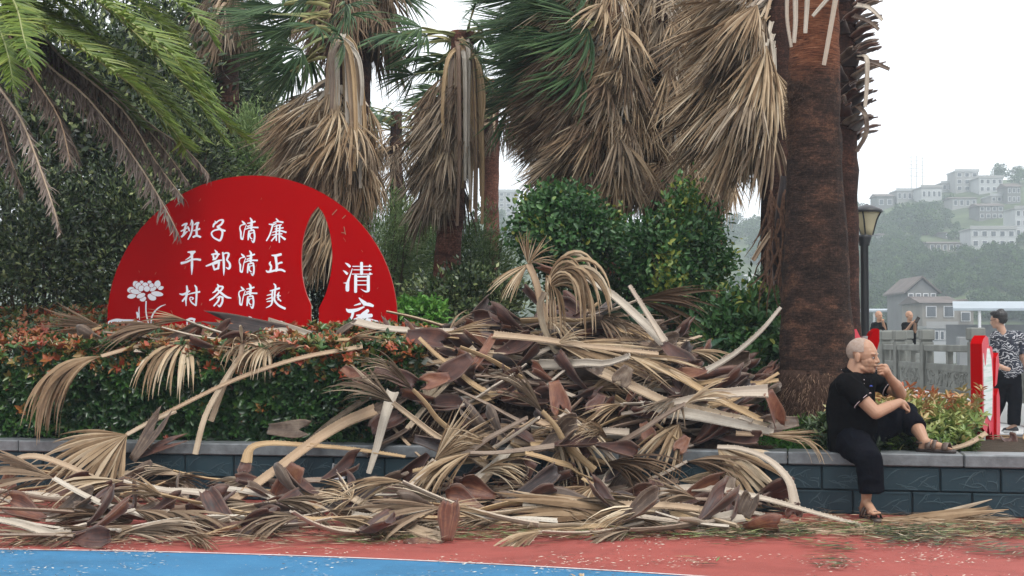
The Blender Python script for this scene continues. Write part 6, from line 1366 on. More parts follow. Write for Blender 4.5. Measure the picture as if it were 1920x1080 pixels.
house('plain tan stone house at the shore with two upper windows', 1730, 1796, 568, 640, 2, 2, 'gable', 2, Y=172, roofh=.2, skip=((0, 0), (1, 0)), depth=9)
house('small tan annexe with a dark roof right of the plain stone house', 1796, 1826, 580, 640, 1, 2, 'front', 2, Y=174, roofh=.2, depth=9)
house('low white waterside building in front of the plain stone house', 1741, 1792, 616, 644, 5, 1, 'flat', 3, Y=164, depth=5)
house('pale tower block seen in the haze between the left palms and the heap', 934, 972, 360, 430, 3, 7, 'flat', 0, Y=435, depth=14, name='tower_block', cat='building')
tp = at(1894, 408, on_hill(1894, 414)); mb = MB(); mb.box((0, 0, 0), (3.0, .2, 1.6)); o = mb.build('tarpaulin', simple('blue_tarp', (.10, .30, .62), .7)); o.location = tp; tag(o, 'little sky-blue tarpaulin on the hillside near the right edge', 'tarpaulin')
# sheds along the shore
def shed(label, x0, x1, ytop, thick, Y, posts, m):
    A, B = at(x0, ytop, Y), at(x1, ytop, Y); root = empty('open_shed', ((A.x + B.x) / 2, Y, .5), 0, label, 'shed'); w = B.x - A.x; t = thick * Y / F; h = A.z - .5
    mb = MB(); mb.add([(-w / 2 + t, 6, h), (w / 2, 6, h), (w / 2, 0, h - t), (-w / 2 - t, 0, h - t), (-w / 2 + t, 6, h - .25), (w / 2, 6, h - .25), (w / 2, 0, h - t - .25), (-w / 2 - t, 0, h - t - .25)], [(0, 3, 2, 1), (4, 5, 6, 7), (3, 7, 6, 2), (0, 1, 5, 4), (0, 4, 7, 3), (1, 2, 6, 5)]); mb.build('roof', m, root)
    for px in posts:
        x = at(px, ytop, Y).x - root.location.x; mb = MB(); mb.tube([(x, .3, -1.0), (x, .3, h - t)], .16, 6); mb.build('post', FRM, root)
    mb = MB(); mb.box((0, 5.5, h * .25), (w, .2, h * .5)); mb.build('back_wall', HW[1], root)
shed('open shed with a pale sheet roof on thin posts, right behind the walking man', 1803, 1990, 562, 16, 150, (1838, 1882, 1930, 1975), ROOFL)
shed('long low shed with a pale blue roof edge behind the two men', 1560, 1729, 577, 5, 200, (1600, 1640, 1680, 1720), ROOFL)
# shore embankment
for i, (x0, x1, y, w, lab) in enumerate(((1500, 1735, 199, 1, 'grey quay wall at the far shore left of the stone houses'), (1795, 2100, 149.5, 1, 'grey quay wall at the far shore in front of the open shed'))):
    A, B = at(x0, 620, y), at(x1, 620, y); mb = MB(); mb.box((0, 0, 0), (B.x - A.x, 1, 3.4), bev=.1); o = mb.build('quay_wall', HW[1]); o.location = ((A.x + B.x) / 2, y, 0.0); tag(o, lab, 'wall')
# masts
for k, (px, yt, yb) in enumerate(((1709, 292, 350), (1719, 291, 352), (1730, 294, 350))):
    Y = 430; A = at(px, yb, Y); h = zpx(yt, Y) - A.z; mb = MB(); mb.tube([(0, 0, -6), (0, 0, h)], [.22, .16], 5)
    for q in range(6): mb.box((0, 0, h * (.35 + .12 * q)), (.9 if q % 2 else 1.6, .2, .25))
    o = mb.build('radio_mast', FRM); o.location = A; tag(o, ['leftmost', 'middle', 'rightmost'][k] + ' of the three thin radio masts on the hazy ridge', 'mast')
Y = 120; A = at(1405, 558, Y); h = zpx(516, Y) - A.z; mb = MB(); mb.tube([(0, 0, -6), (0, 0, h)], [.09, .06], 6); mb.box((0, 0, h), (.9, .12, .1)); o = mb.build('light_mast', FRM); o.location = A; tag(o, 'thin white lamp mast over the water, seen right of the leafy shrub', 'mast')
Y = 60; A = at(698, 420, Y); h = zpx(250, Y) - A.z; mb = MB(); mb.tube([(0, 0, -5.5), (0, 0, h)], [.16, .13], 10); o = mb.build('concrete_pole', HW[0]); o.location = A; tag(o, 'pale concrete pole in the gap between the shaggy skirt and the slender palm', 'pole')

# trees on the far slope
def far_tree_mesh(seed, n=1500, tall=1.0):
    rs = np.random.RandomState(seed); k = 14; cd = rs.normal(size=(k, 3)); cd /= np.linalg.norm(cd, axis=1, keepdims=True); cd[:, 2] = np.abs(cd[:, 2]) - .3
    cc = cd * (.55 + .35 * rs.rand(k, 1)); i = rs.randint(0, k, n); v = rs.normal(size=(n, 3)); v /= np.linalg.norm(v, axis=1, keepdims=True)
    p = cc[i] + v * .36 * rs.rand(n, 1) ** .33; p[:, 2] *= tall; t = np.clip(rs.normal(.45, .18, k)[i] + rs.normal(0, .15, n), 0, 1)
    o = leaf_cloud('crown', p, v + rs.normal(size=(n, 3)) * .5, v + np.array([0, 0, .5]), .16 * (.6 + .8 * rs.rand(n)), .10 * (.6 + .8 * rs.rand(n)), t, FARG, None, False); me = o.data; bpy.data.objects.remove(o); return me
FT = [far_tree_mesh(200 + k, 1300, (1, .85, 1.2, .95)[k]) for k in range(4)]
mb = MB(); mb.tube([(0, 0, -1.6), (0, 0, -.2)], [.07, .04], 6); FTT = mb.mesh('trunk', WOOD)
rr = random.Random(31); rects = [(1790, 318, 1884, 392), (1784, 368, 1884, 414), (1726, 346, 1768, 380), (1680, 354, 1722, 380), (1820, 424, 1906, 468), (1740, 448, 1804, 476), (1698, 520, 1760, 580), (1728, 556, 1828, 640), (1888, 346, 1940, 448), (1645, 364, 1677, 392)]
cnt = 0
def far_tree(px, py, rpx, label, Y=None, sink=.3):
    Y = Y or on_hill(px, py + rpx * .6); r = rpx * Y / F; root = empty('hillside_tree', at(px, py, Y), 0, label, 'tree', 'trees on the hazy far hillside')
    place('crown', rr.choice(FT), root, (0, 0, 0), (0, 0, rr.uniform(0, 6.28)), (r, r, r)); place('trunk', FTT, root, (0, 0, 0), None, (r, r, r * 1.3))
for k in range(520):
    if cnt > 255: break
    px = rr.uniform(1590, 1960); sk = interp(SKY_T, px); py = sk - 6 + (600 - sk) * rr.random() ** .8; rp = rr.uniform(9, 20) * (1 + (py > 470) * .5)
    if any(a - rp * .35 < px < c + rp * .35 and b - rp * .4 < py < d + rp * .2 for a, b, c, d in rects): continue
    h = min(HREF, key=lambda q: (q[0] - px) ** 2 + (q[1] - py) ** 2); dx, dy = px - h[0], py - h[1]; rel = ('right of' if dx > 0 else 'left of') if abs(dx) > abs(dy) else ('below' if dy > 0 else 'above')
    far_tree(px, py, rp, ('small' if rp < 13 else 'medium' if rp < 19 else 'large') + ' hazy tree ' + rel + ' the ' + ' '.join(h[2].split(',')[0].split()[:8])); cnt += 1
for k in range(46): (lambda a, b, c: far_tree(a, b, c, ('small' if c < 17 else 'large') + ' hazy tree ' + ('high' if b < 460 else 'half way' if b < 510 else 'low') + ' on the slope ' + ('just right of the leafy shrub' if a < 1430 else 'behind the thick trunk')))(rr.uniform(1340, 1600), rr.uniform(415, 560), rr.uniform(13, 26))
for k in range(16): far_tree(rr.uniform(860, 1010), rr.uniform(405, 470), rr.uniform(10, 20), 'hazy tree on the dim slope between the slender palm and the round dark shrub')
far_tree(1662, 535, 34, 'large rounded tree standing low on the slope left of the gable-fronted house')
far_tree(1700, 410, 36, 'broad olive tree in the middle of the village slope'); far_tree(1740, 420, 30, 'broad tree right of the broad olive one'); far_tree(1877, 322, 20, 'largest tree on the skyline above the pale wing')
far_tree(1690, 366, 15, 'dark tree on the skyline left of the masts'); far_tree(1612, 392, 16, 'thin pale tree at the left end of the skyline'); far_tree(1909, 324, 16, 'skyline tree at the right edge')

# ------------------------------------------------------------------ people
def skinmat(name, c):
    n = NT(name, .5, .35); v = n.coords(); f = n.noise(v, 18, 4); n.col(n.mix(n.math('MULTIPLY', f, .6), c, (c[0] * .82, c[1] * .68, c[2] * .62)))
    n.b.inputs['Subsurface Weight'].default_value = .08; n.b.inputs['Subsurface Radius'].default_value = (.012, .005, .003); n.bump(n.noise(v, 160, 2), .12, .002); return n.m
SKIN = skinmat('tanned_skin', (.38, .225, .145)); SKIN2 = skinmat('pale_skin', (.46, .29, .21)); SOLE = simple('dark_brown_rubber', (.035, .025, .022), .5, .4); STRAP = simple('brown_leather', (.075, .05, .038), .45, .4, .3, 40)
def cloth(name, c, scale=6, rough=.85):
    n = NT(name, rough, .2); v = n.coords(); n.col(n.mix(n.noise(v, 5, 3), c, tuple(x * 1.5 + .002 for x in c))); n.bump(n.noise(v, 14, 4, .6, .8), .5, .02); n.b.inputs['Specular IOR Level'].default_value = .03; return n.m
BLACKC = cloth('black_pique_cotton', (.0028, .0028, .0032)); NAVYC = cloth('black_trouser_cloth', (.0030, .0034, .0055)); GREYHAIR = simple('cropped_grey_hair', (.36, .31, .27), .8, .2, .25, 60); HAIRB = simple('black_hair', (.012, .011, .011), .45, .5, .3, 60); TRIMW = simple('white_knit_trim', (.62, .50, .50), .8); EYEW = simple('eye_white', (.55, .50, .47), .3); EYEB = simple('dark_iris', (.02, .012, .01), .2); LIP = simple('lip', (.30, .12, .10), .5)
def cap_mesh(V, Fc, a, ra, b, rb, n=12, flat_a=False, flat_b=False):
    a, b = Vector(a), Vector(b); t = (b - a); L = t.length; t = t / L if L > 1e-6 else Vector((0, 0, 1)); u = t.orthogonal().normalized(); w = t.cross(u); R_ = []
    if flat_a: R_ += [(0, ra)]
    else: R_ += [(-ra * math.cos(x), ra * math.sin(x)) for x in (.25, .7, 1.15, PI / 2)]
    if flat_b: R_ += [(L, rb)]
    else: R_ += [(L + rb * math.cos(x), rb * math.sin(x)) for x in (PI / 2, 1.15, .7, .25)]
    base = len(V)
    for z, r in R_:
        for k in range(n): V.append(a + t * z + (u * math.cos(2 * PI * k / n) + w * math.sin(2 * PI * k / n)) * r)
    m = len(R_)
    for i in range(m - 1):
        for k in range(n): Fc.append((base + i * n + k, base + i * n + (k + 1) % n, base + (i + 1) * n + (k + 1) % n, base + (i + 1) * n + k))
    Fc.append(tuple(base + k for k in range(n - 1, -1, -1))); Fc.append(tuple(base + (m - 1) * n + k for k in range(n)))
def ell_mesh(V, Fc, c, r, M=None, n=14, m=9):
    M = M or Matrix.Identity(3); c = Vector(c); base = len(V)
    for i in range(m):
        th = PI * (i + .5) / m
        for k in range(n): V.append(c + M @ Vector((r[0] * math.sin(th) * math.cos(2 * PI * k / n), r[1] * math.sin(th) * math.sin(2 * PI * k / n), r[2] * math.cos(th))))
    for i in range(m - 1):
        for k in range(n): Fc.append((base + i * n + k, base + (i + 1) * n + k, base + (i + 1) * n + (k + 1) % n, base + i * n + (k + 1) % n))
    Fc.append(tuple(base + k for k in range(n))); Fc.append(tuple(base + (m - 1) * n + k for k in range(n - 1, -1, -1)))
def fuse(name, caps, ells, mat, parent, voxel=.006, smooth=4, wrinkle=0.0, org=Vector((0, 0, 0)), wscale=14):
    V, Fc = [], []
    for c in caps: cap_mesh(V, Fc, Vector(c[0]) - org, c[1], Vector(c[2]) - org, c[3], 14, *(c[4] if len(c) > 4 else (False, False)))
    for e in ells: ell_mesh(V, Fc, Vector(e[0]) - org, e[1], e[2] if len(e) > 2 else None)
    me = mesh_from('tmp', V, Fc, mat); o = bpy.data.objects.new('tmp', me); COL.objects.link(o)
    r = o.modifiers.new('r', 'REMESH'); r.mode = 'VOXEL'; r.voxel_size = voxel; r.use_smooth_shade = True
    if smooth: s_ = o.modifiers.new('s', 'SMOOTH'); s_.factor = .5; s_.iterations = smooth
    dg = bpy.context.evaluated_depsgraph_get(); me2 = bpy.data.meshes.new_from_object(o.evaluated_get(dg)); bpy.data.objects.remove(o)
    me2.name = name
    if wrinkle:
        n = len(me2.vertices); co = np.empty(n * 3, np.float32); me2.vertices.foreach_get('co', co); no = np.empty(n * 3, np.float32); me2.vertices.foreach_get('normal', no); co = co.reshape(-1, 3); no = no.reshape(-1, 3)
        f = np.array([mnoise.noise(Vector((c[0] * wscale, c[1] * wscale * .8, c[2] * wscale * .55))) + .5 * mnoise.noise(Vector((c[0] * wscale * 1.9 + 9, c[1] * wscale * 1.6, c[2] * wscale * 1.5))) for c in co]); f = 1 - np.abs(f) * 2.2
        co += no * (f * wrinkle)[:, None]; me2.vertices.foreach_set('co', co.ravel()); me2.update()
    if not me2.materials: me2.materials.append(mat)
    me2.polygons.foreach_set('use_smooth', [True] * len(me2.polygons))
    return place(name, me2, parent)
def head_parts(c, fwd, tilt=0, s=1.0):
    """caps/ells in world for a head at c facing fwd"""
    f = Vector(fwd).normalized(); M0 = Matrix.Rotation(math.atan2(f.y, f.x), 3, 'Z') @ Matrix.Rotation(tilt, 3, 'Y')
    T = lambda p: Vector(c) + M0 @ (Vector(p) * s)
    E = [(T(p), tuple(x * s for x in r), M0) for p, r in (((-.014, 0, .030), (.098, .076, .088)), ((.012, 0, .012), (.084, .070, .080)), ((.028, 0, -.035), (.066, .062, .072)), ((.035, 0, -.078), (.050, .050, .036)), ((.068, 0, -.094), (.020, .022, .019)),
        ((.056, .034, -.030), (.024, .024, .026)), ((.056, -.034, -.030), (.024, .024, .026)), ((.076, .026, .016), (.018, .026, .010)), ((.076, -.026, .016), (.018, .026, .010)), ((.086, 0, -.058), (.016, .024, .014)),
        ((.094, .012, -.036), (.010, .009, .009)), ((.094, -.012, -.036), (.010, .009, .009)), ((-.012, .076, -.012), (.019, .010, .033)), ((-.012, -.076, -.012), (.019, .010, .033)), ((-.008, .077, -.034), (.011, .008, .014)), ((-.008, -.077, -.034), (.011, .008, .014)), ((.085, .030, -.010), (.008, .015, .010)), ((.085, -.030, -.010), (.008, .015, .010)))]
    E[-2:] = []
    Cp = [(T((.084, 0, .006)), .009 * s, T((.104, 0, -.032)), .0125 * s), (T((.088, -.016, -.0635)), .0045 * s, T((.088, .016, -.0635)), .0045 * s), (T((.088, -.014, -.0535)), .004 * s, T((.088, .014, -.0535)), .004 * s), (T((.012, .045, -.080)), .020 * s, T((.05, .022, -.096)), .016 * s), (T((.012, -.045, -.080)), .020 * s, T((.05, -.022, -.096)), .016 * s)]
    return Cp, E, T, M0
def face_bits(T, M0, root, org, s=1.0, brow=GREYHAIR, sides=(1, -1)):
    for sd_ in sides:
        V, Fc = [], []; ell_mesh(V, Fc, T((.0795, .030 * sd_, -.009)) - org, (.007 * s, .012 * s, .0038 * s), M0); place('eye', mesh_from('eye', V, Fc, EYEW, smooth=True), root)
        V, Fc = [], []; ell_mesh(V, Fc, T((.085, .030 * sd_, -.010)) - org, (.004 * s, .0058 * s, .0055 * s), M0); place('iris', mesh_from('iris', V, Fc, EYEB, smooth=True), root)
        mb = MB(); mb.tube([T((.084, .012 * sd_, -.0035)) - org, T((.0865, .028 * sd_, -.001)) - org, T((.078, .046 * sd_, -.006)) - org], .0018 * s, 5); mb.build('eyelid', EYEB, root)
        mb = MB(); mb.tube([T((.093, .012 * sd_, .014)) - org, T((.092, .028 * sd_, .020)) - org, T((.080, .048 * sd_, .013)) - org], [.002 * s, .0035 * s, .0015 * s], 5); mb.build('eyebrow', brow, root)
    mb = MB(); mb.tube([T((.090, -.021, -.062)) - org, T((.1005, 0, -.0575)) - org, T((.090, .021, -.062)) - org], [.0015 * s, .0035 * s, .0015 * s], 5); mb.build('mouth', LIP, root)

# seated man
mo = Vector((at(1597, 848, 10.15).x, 10.15, .435)); man = empty('person', mo, 0, 'bald man in black polo shirt sitting on the wall with a hand at his mouth', 'person')
FWD = Vector((math.cos(R(33)), -math.sin(R(33)), 0)); HC = at(1618.5, 667, 10.12)
hc_, he_, HT, HM = head_parts(HC, FWD, .06, 1.07)
J = lambda px, py, Y: at(px, py, Y)
nsh, nel, nwr = J(1588, 720, 9.96), J(1642, 774, 9.88), J(1687, 754, 10.06)
fsh, fel, fwr = J(1644, 712, 10.30), J(1688, 738, 10.18), J(1667, 706, 10.02)
pel, che = J(1596, 824, 10.16), J(1598, 745, 10.14)
caps = [(pel, .12, che, .13), (che, .12, J(1606, 712, 10.14), .08), (J(1600, 712, 10.13), .062, J(1612, 688, 10.12), .056), (J(1596, 715, 10.13), .055, J(1604, 680, 10.13), .05),
        (nsh, .055, nel, .046), (nel, .046, J(1668, 762, 9.99), .041), (J(1664, 764, 9.97), .042, nwr, .028),
        (fsh, .052, fel, .045), (fel, .045, J(1680, 722, 10.1), .041), (J(1682, 726, 10.12), .042, fwr, .028)]
ells = list(he_); caps += hc_
# near hand draped over the knee
hd = (J(1706, 768, 10.18) - nwr).normalized(); pn = nwr + hd * .055
caps += [(nwr, .027, pn, .033), (nwr + Vector((.01, .02, -.005)), .024, pn + Vector((.01, .03, -.01)), .026)]
for k in range(4):
    b = pn + Vector((.012, -.022 + k * .019, .006 - .003 * k)); d1 = (hd + Vector((.25, .1, -.35))).normalized(); m1 = b + d1 * .035; m2 = m1 + (d1 + Vector((.1, .1, -.9))).normalized() * .026; m3 = m2 + Vector((-.1, .1, -1)).normalized() * .02
    caps += [(b, .0115, m1, .0105), (m1, .0105, m2, .0095), (m2, .0095, m3, .0085)]
caps += [(nwr + hd * .02 + Vector((0, -.02, -.01)), .013, pn + Vector((.005, -.045, -.028)), .011), (pn + Vector((.005, -.045, -.028)), .0105, pn + Vector((.028, -.045, -.045)), .0095)]
# far hand at the mouth
pl = J(1660, 695, 9.985); caps += [(fwr, .028, pl, .030), (fwr + Vector((0, .01, .012)), .026, pl + Vector((0, .005, .026)), .024)]
for k in range(4):
    b = pl + Vector((-.012, -.006 + .002 * k, .036 - .0215 * k)); tgt = J(1646.5 - (0, 1.5, 1, -1)[k], 685.5 + 5.0 * k, 9.955 + .004 * k); mm = b.lerp(tgt, .45) + Vector((0, -.014, .006)); 
    caps += [(b, .0095, mm, .0088), (mm, .0088, b.lerp(tgt, .8) + Vector((0, -.008, 0)), .0082), (b.lerp(tgt, .8) + Vector((0, -.008, 0)), .0082, tgt, .0072)]
caps += [(fwr + Vector((-.012, 0, .0)), .014, J(1655, 702, 10.0), .012), (J(1655, 702, 10.0), .012, J(1647.5, 700, 10.02), .010)]
# legs: near one hangs, far one is drawn up
nhip, nkn, nan = J(1600, 828, 10.04), J(1630, 862, 9.74), J(1624, 940, 9.80); fhip, fkn, fan_ = J(1612, 826, 10.28), J(1698, 776, 10.36), J(1734, 828, 10.12)
caps += [(nhip, .10, nkn, .06), (nkn, .055, nan, .033), (fhip, .10, fkn, .06), (fkn, .055, J(1722, 806, 10.2), .05), (J(1722, 806, 10.2), .05, fan_, .034)]
nheel, nball, ntoe = J(1619, 957, 9.86), J(1637, 961, 9.66), J(1645, 963, 9.58)
caps += [(nan, .034, nheel + Vector((0, 0, .008)), .030), (nan, .030, nball + Vector((0, 0, .005)), .027), (nheel, .025, nball, .026)]
fheel, fball, ftoe = J(1729, 841, 10.14), J(1771, 840.5, 10.04), J(1784, 842, 10.0)
caps += [(fan_, .035, fheel + Vector((0, 0, .004)), .028), (fan_, .032, fball + Vector((0, 0, .004)), .024), (fheel, .025, fball, .025)]
for base, tip, w in ((nball, ntoe, Vector((.03, .012, 0))), (fball, ftoe, Vector((.010, -.034, 0)))):
    for k in range(5):
        f = k / 4 - .5; a = base + w * f * 2 * .85; b = tip + w * f * 2.0 - (tip - base).normalized() * (.006 * k); caps += [(a, .013, b, .0115 - .0008 * k)]
body = fuse('body', caps, ells, SKIN, man, .0042, 2, 0, mo)
face_bits(HT, HM, man, mo, 1.07)
# cropped hair: thin shell over the skull
V, Fc = [], []; ell_mesh(V, Fc, HT((-.017, 0, .031)) - mo, (.1055, .0825, .0945), HM, 40, 26)
keep = []; inv = HM.inverted()
hc = HT((0, 0, 0)) - mo
def hairy(p):
    q = inv @ (p - hc) / 1.07
    return (q.x < .035 - .25 * max(0, q.z - .05) and q.z > -.055 + .5 * max(0, q.x + .02) * 1.2) and not (q.x > -.035 and q.z < .02)
Fk = [f for f in Fc if all(hairy(V[i]) for i in f)]
hm = NT('stubble_grey', .8, .2); _v = hm.coords(); hm.col(hm.ramp(hm.noise(_v, 55, 3), [(.35, (.28, .205, .16)), (.65, (.34, .27, .225))])); hm.bump(hm.noise(_v, 400, 2), .4, .003)
place('hair', mesh_from('hair', V, Fk, hm.m, smooth=True), man)
# polo shirt
sc = [(J(1594, 836, 10.16), .155, J(1596, 770, 10.15), .170), (J(1598, 772, 10.15), .170, J(1604, 735, 10.14), .135), (J(1584, 770, 10.16), .13, J(1588, 738, 10.14), .13), (nsh + Vector((0, 0, -.01)), .082, fsh + Vector((0, 0, -.012)), .075),
      (J(1598, 722, 10.13), .085, J(1604, 706, 10.13), .062), (nsh, .078, J(1618, 751, 9.91), .077, (False, True)), (fsh, .07, J(1668, 729, 10.23), .068, (False, True)), (J(1610, 800, 10.1), .13, J(1604, 760, 10.1), .14)]
se = [(J(1596, 826, 10.18), (.165, .17, .10))]
fuse('polo_shirt', sc, se, BLACKC, man, .009, 3, .007, mo, 11)
mb = MB()
def ringtube(c, ax, r, th, n=20, sx=1.0):
    ax = ax.normalized(); u = ax.orthogonal().normalized(); w = ax.cross(u); return [c + (u * math.cos(2 * PI * k / n) + w * math.sin(2 * PI * k / n)) * r for k in range(n + 1)]
for c, a, r in ((J(1617.5, 750.5, 9.912), J(1618, 751, 9.91) - nsh, .0765), (J(1667.6, 728.6, 10.231), J(1668, 729, 10.23) - fsh, .0675)):
    mb = MB(); mb.tube([p - mo for p in ringtube(c, a, r, 0)], .0028, 5); mb.build('sleeve_trim', TRIMW, man)
CB = (J(1603, 704, 10.13)); cax = (J(1610, 684, 10.12) - J(1598, 718, 10.14)); G = []
cax.normalize(); cu = (FWD - cax * FWD.dot(cax)).normalized(); cw = cax.cross(cu)
for i in range(4):
    row = []
    for k in range(25):
        a = R(38) + (2 * PI - R(76)) * k / 24; rad = .066 + .010 * (3 - i) / 3 + (.012 if i == 0 else 0); row.append(CB - mo + (cu * math.cos(a) * 1.12 + cw * math.sin(a)) * rad + cax * (-.012 + .012 * i + .018 * math.cos(a - PI)) )
    G.append(row)
mb = MB(); mb.grid_thick(G, .004); mb.build('collar', BLACKC, man, True)
mb = MB(); mb.tube([p + (p - (CB - mo)).normalized() * .004 for p in G[0]][2:14], .0026, 5); mb.build('collar_trim', TRIMW, man)
for px, py in ((1620.5, 712), (1620, 719)):
    mb = MB(); p = J(px, py, 10.0); mb.tube([p - mo, p - mo + Vector((0, .008, 0))], .004, 8); mb.build('button', EYEW, man)
p = J(1631, 724, 9.985) - mo; mb = MB(); mb.tube([p, p + Vector((.010, .004, .003)), p + Vector((.020, .010, -.001))], [.003, .0045, .003], 6); mb.build('chest_emblem', simple('blue_emblem', (.06, .10, .45), .6), man)
# trousers
tc = [(nhip + Vector((0, .03, 0)), .125, nkn + Vector((0, .02, .0)), .088), (nkn + Vector((0, .01, 0)), .086, J(1634.5, 922.5, 9.76), .080, (False, True)), (fhip, .12, fkn, .085), (fkn, .084, J(1718, 804, 10.22), .074, (False, True)), (J(1588, 832, 10.2), .11, J(1600, 830, 10.12), .12)]
fuse('trousers', tc, [(J(1592, 834, 10.20), (.150, .17, .09))], NAVYC, man, .009, 3, .009, mo, 9)
def sandal(heel, ball, toe, up, wv, parent, org, zsole):
    ax = (toe - heel); ax.z = 0; axn = ax.normalized(); L = ax.length; lat = Vector((-axn.y, axn.x, 0)); G = []; h0 = Vector((heel.x, heel.y, zsole)) - axn * .035
    for i in range(12):
        u = i / 11; w = .036 * (math.sin(PI * min(.97, .06 + u * .9)) ** .35) * (1 + .15 * u); G.append([h0 + axn * u * (L + .062) + lat * w * f - org for f in (-1, -.5, 0, .5, 1)])
    mb = MB(); mb.grid_thick(G, .026)
    mb.v = [v for v in mb.v]; mb.build('sandal_sole', SOLE, parent, True)
    for u, hh, wd in ((.34, .068, .018), (.50, .062, .014), (.80, .048, .022)):
        c = h0 + axn * u * (L + .055) - org; rad = .043; G = []
        for k in range(9):
            a = PI * k / 8; G.append([c + lat * rad * math.cos(a) * (1 - .12 * math.sin(a)) + Vector((0, 0, hh * math.sin(a) - .004)) + axn * f * wd for f in (-1, 0, 1)])
        mb = MB(); mb.grid_thick(G, -.005); mb.build('sandal_strap', STRAP, parent, True)
    mb = MB(); c = h0 - org; G = []
    for k in range(11):
        a = PI * k / 10 - PI / 2; G.append([c + axn * (.055 - .062 * math.cos(a)) + lat * .036 * math.sin(a) + Vector((0, 0, .034 + f)) for f in (0, .014)])
    mb.grid_thick(G, .004); mb.build('heel_strap', STRAP, parent, True)
sandal(nheel, nball, ntoe, None, None, man, mo, .030)
sandal(fheel, fball, ftoe, None, None, man, mo, .461)

# walking man
WY = 18.5; wo = Vector((at(1888, 815, WY).x, WY, 0)); wm = empty('person', wo, 0, 'black-haired man in a dark patterned shirt walking away along the promenade', 'person')
q = lambda px, py, dy=0: at(px, py, WY + dy)
HC2 = q(1871.5, 599); F2 = Vector((-.72, .62, 0)); h2c, h2e, T2, M2 = head_parts(HC2, F2, .12, .98)
lsh, rsh = q(1869, 633, .0), q(1908, 632, .1)
lhip, rhip = q(1880, 703), q(1897, 703); lkn, rkn = q(1873, 755, .12), q(1903, 757, 0); lan, ran = q(1856, 798, .30), q(1901, 800, -.05)
cp2 = h2c + [(q(1888, 695), .12, q(1888, 645), .13), (q(1884, 640), .07, T2((-.02, 0, -.09)), .05), (lsh, .05, q(1864, 664), .043), (q(1864, 664), .042, q(1866, 683, -.12), .034), (q(1866, 683, -.12), .034, q(1882, 690, -.2), .030), (rsh, .05, q(1915, 668, .1), .042), (q(1915, 668, .1), .04, q(1922, 692, .2), .032),
       (q(1882, 690, -.2), .032, q(1888, 692, -.2), .030), (lhip, .09, lkn, .06), (lkn, .058, lan, .04), (rhip, .09, rkn, .06), (rkn, .058, ran, .04)]
for k in range(4): b = q(1888, 689 + 1.5 * k, -.21); cp2 += [(b, .010, b + Vector((.045 - .004 * k, -.0, -.012)), .009)]
for an, toe in ((lan, Vector((-.07, .14, -.06))), (ran, Vector((-.05, .12, -.06)))): cp2 += [(an, .04, an + toe, .035)]
fuse('body', cp2, h2e, SKIN2, wm, .009, 2, 0, wo)
def swirl_shirt():
    n = NT('dark_swirl_shirt', .7, .2); v = n.coords(); w = n.n('ShaderNodeTexWave'); w.wave_type = 'RINGS'; w.inputs['Scale'].default_value = 7; w.inputs['Distortion'].default_value = 14; w.inputs['Detail'].default_value = 2.5; w.inputs['Detail Scale'].default_value = 1.6; n.l(v, w.inputs['Vector'])
    m = n.ramp(n.noise(v, 9, 2), [(.38, (0, 0, 0)), (.46, (1, 1, 1))]); s_ = n.ramp(w.outputs['Fac'], [(.74, (0, 0, 0)), (.82, (1, 1, 1))]); f = n.mix(m, (0, 0, 0), s_); n.col(n.mix(f, (.022, .026, .038), (.40, .40, .42))); n.bump(n.noise(v, 12, 3), .5, .02); return n.m
fuse('shirt', [(q(1889, 697), .150, q(1888, 655), .150), (q(1888, 655), .15, q(1889, 640), .13), (lsh, .085, rsh, .085), (q(1886, 636), .07, q(1880, 622), .055), (lsh, .075, q(1865, 661), .073, (False, True)), (rsh, .075, q(1915, 664, .1), .072, (False, True)), (q(1900, 690, -.02), .125, q(1904, 702, -.02), .12, (False, True))], [], swirl_shirt(), wm, .011, 2, .008, wo, 10)
fuse('trousers', [(q(1888, 700), .125, q(1888, 712), .13), (lhip, .115, lkn, .088), (lkn, .086, q(1860, 790, .28), .074, (False, True)), (rhip, .118, rkn, .088), (rkn, .086, q(1901, 797, -.04), .078, (False, True))], [], NAVYC, wm, .011, 2, .008, wo, 9)
fuse('hair', [], [(T2((-.030, 0, .045)), (.098, .086, .080), M2), (T2((-.062, 0, .005)), (.060, .074, .070), M2), (T2((.03, 0, .085)), (.060, .066, .035), M2), (T2((-.05, 0, .10)), (.05, .05, .035), M2)], HAIRB, wm, .008, 1, .006, wo, 50)
mb = MB(); mb.tube([T2((.09, .02, -.006)) - wo, T2((.088, .052, -.006)) - wo, T2((.0, .079, .0)) - wo], .0022, 5); mb.build('glasses', EYEB, wm)
SHW = simple('white_shoe_rubber', (.62, .62, .62), .6); SHD = simple('dark_shoe', (.03, .03, .035), .7)
for an in (lan, ran):
    c = an + Vector((-.025, .06, -.05)); fuse('shoe', [(c + Vector((.035, -.09, .012)), .042, c + Vector((-.035, .09, -.008)), .038)], [], SHD, wm, .008, 1, 0, wo)
    mb = MB(); G = [[c - wo + Vector((.045 - .095 * u, -.14 + .28 * u, 0)) + Vector((.9, .35, 0)) * (.045 * f * math.sin(PI * (.08 + .84 * u)) ** .4) + Vector((0, 0, -(c.z) + .035)) for f in (-1, 0, 1)] for u in [i / 8 for i in range(9)]]; mb.grid_thick(G, .03); mb.build('shoe_sole', SHW, wm)

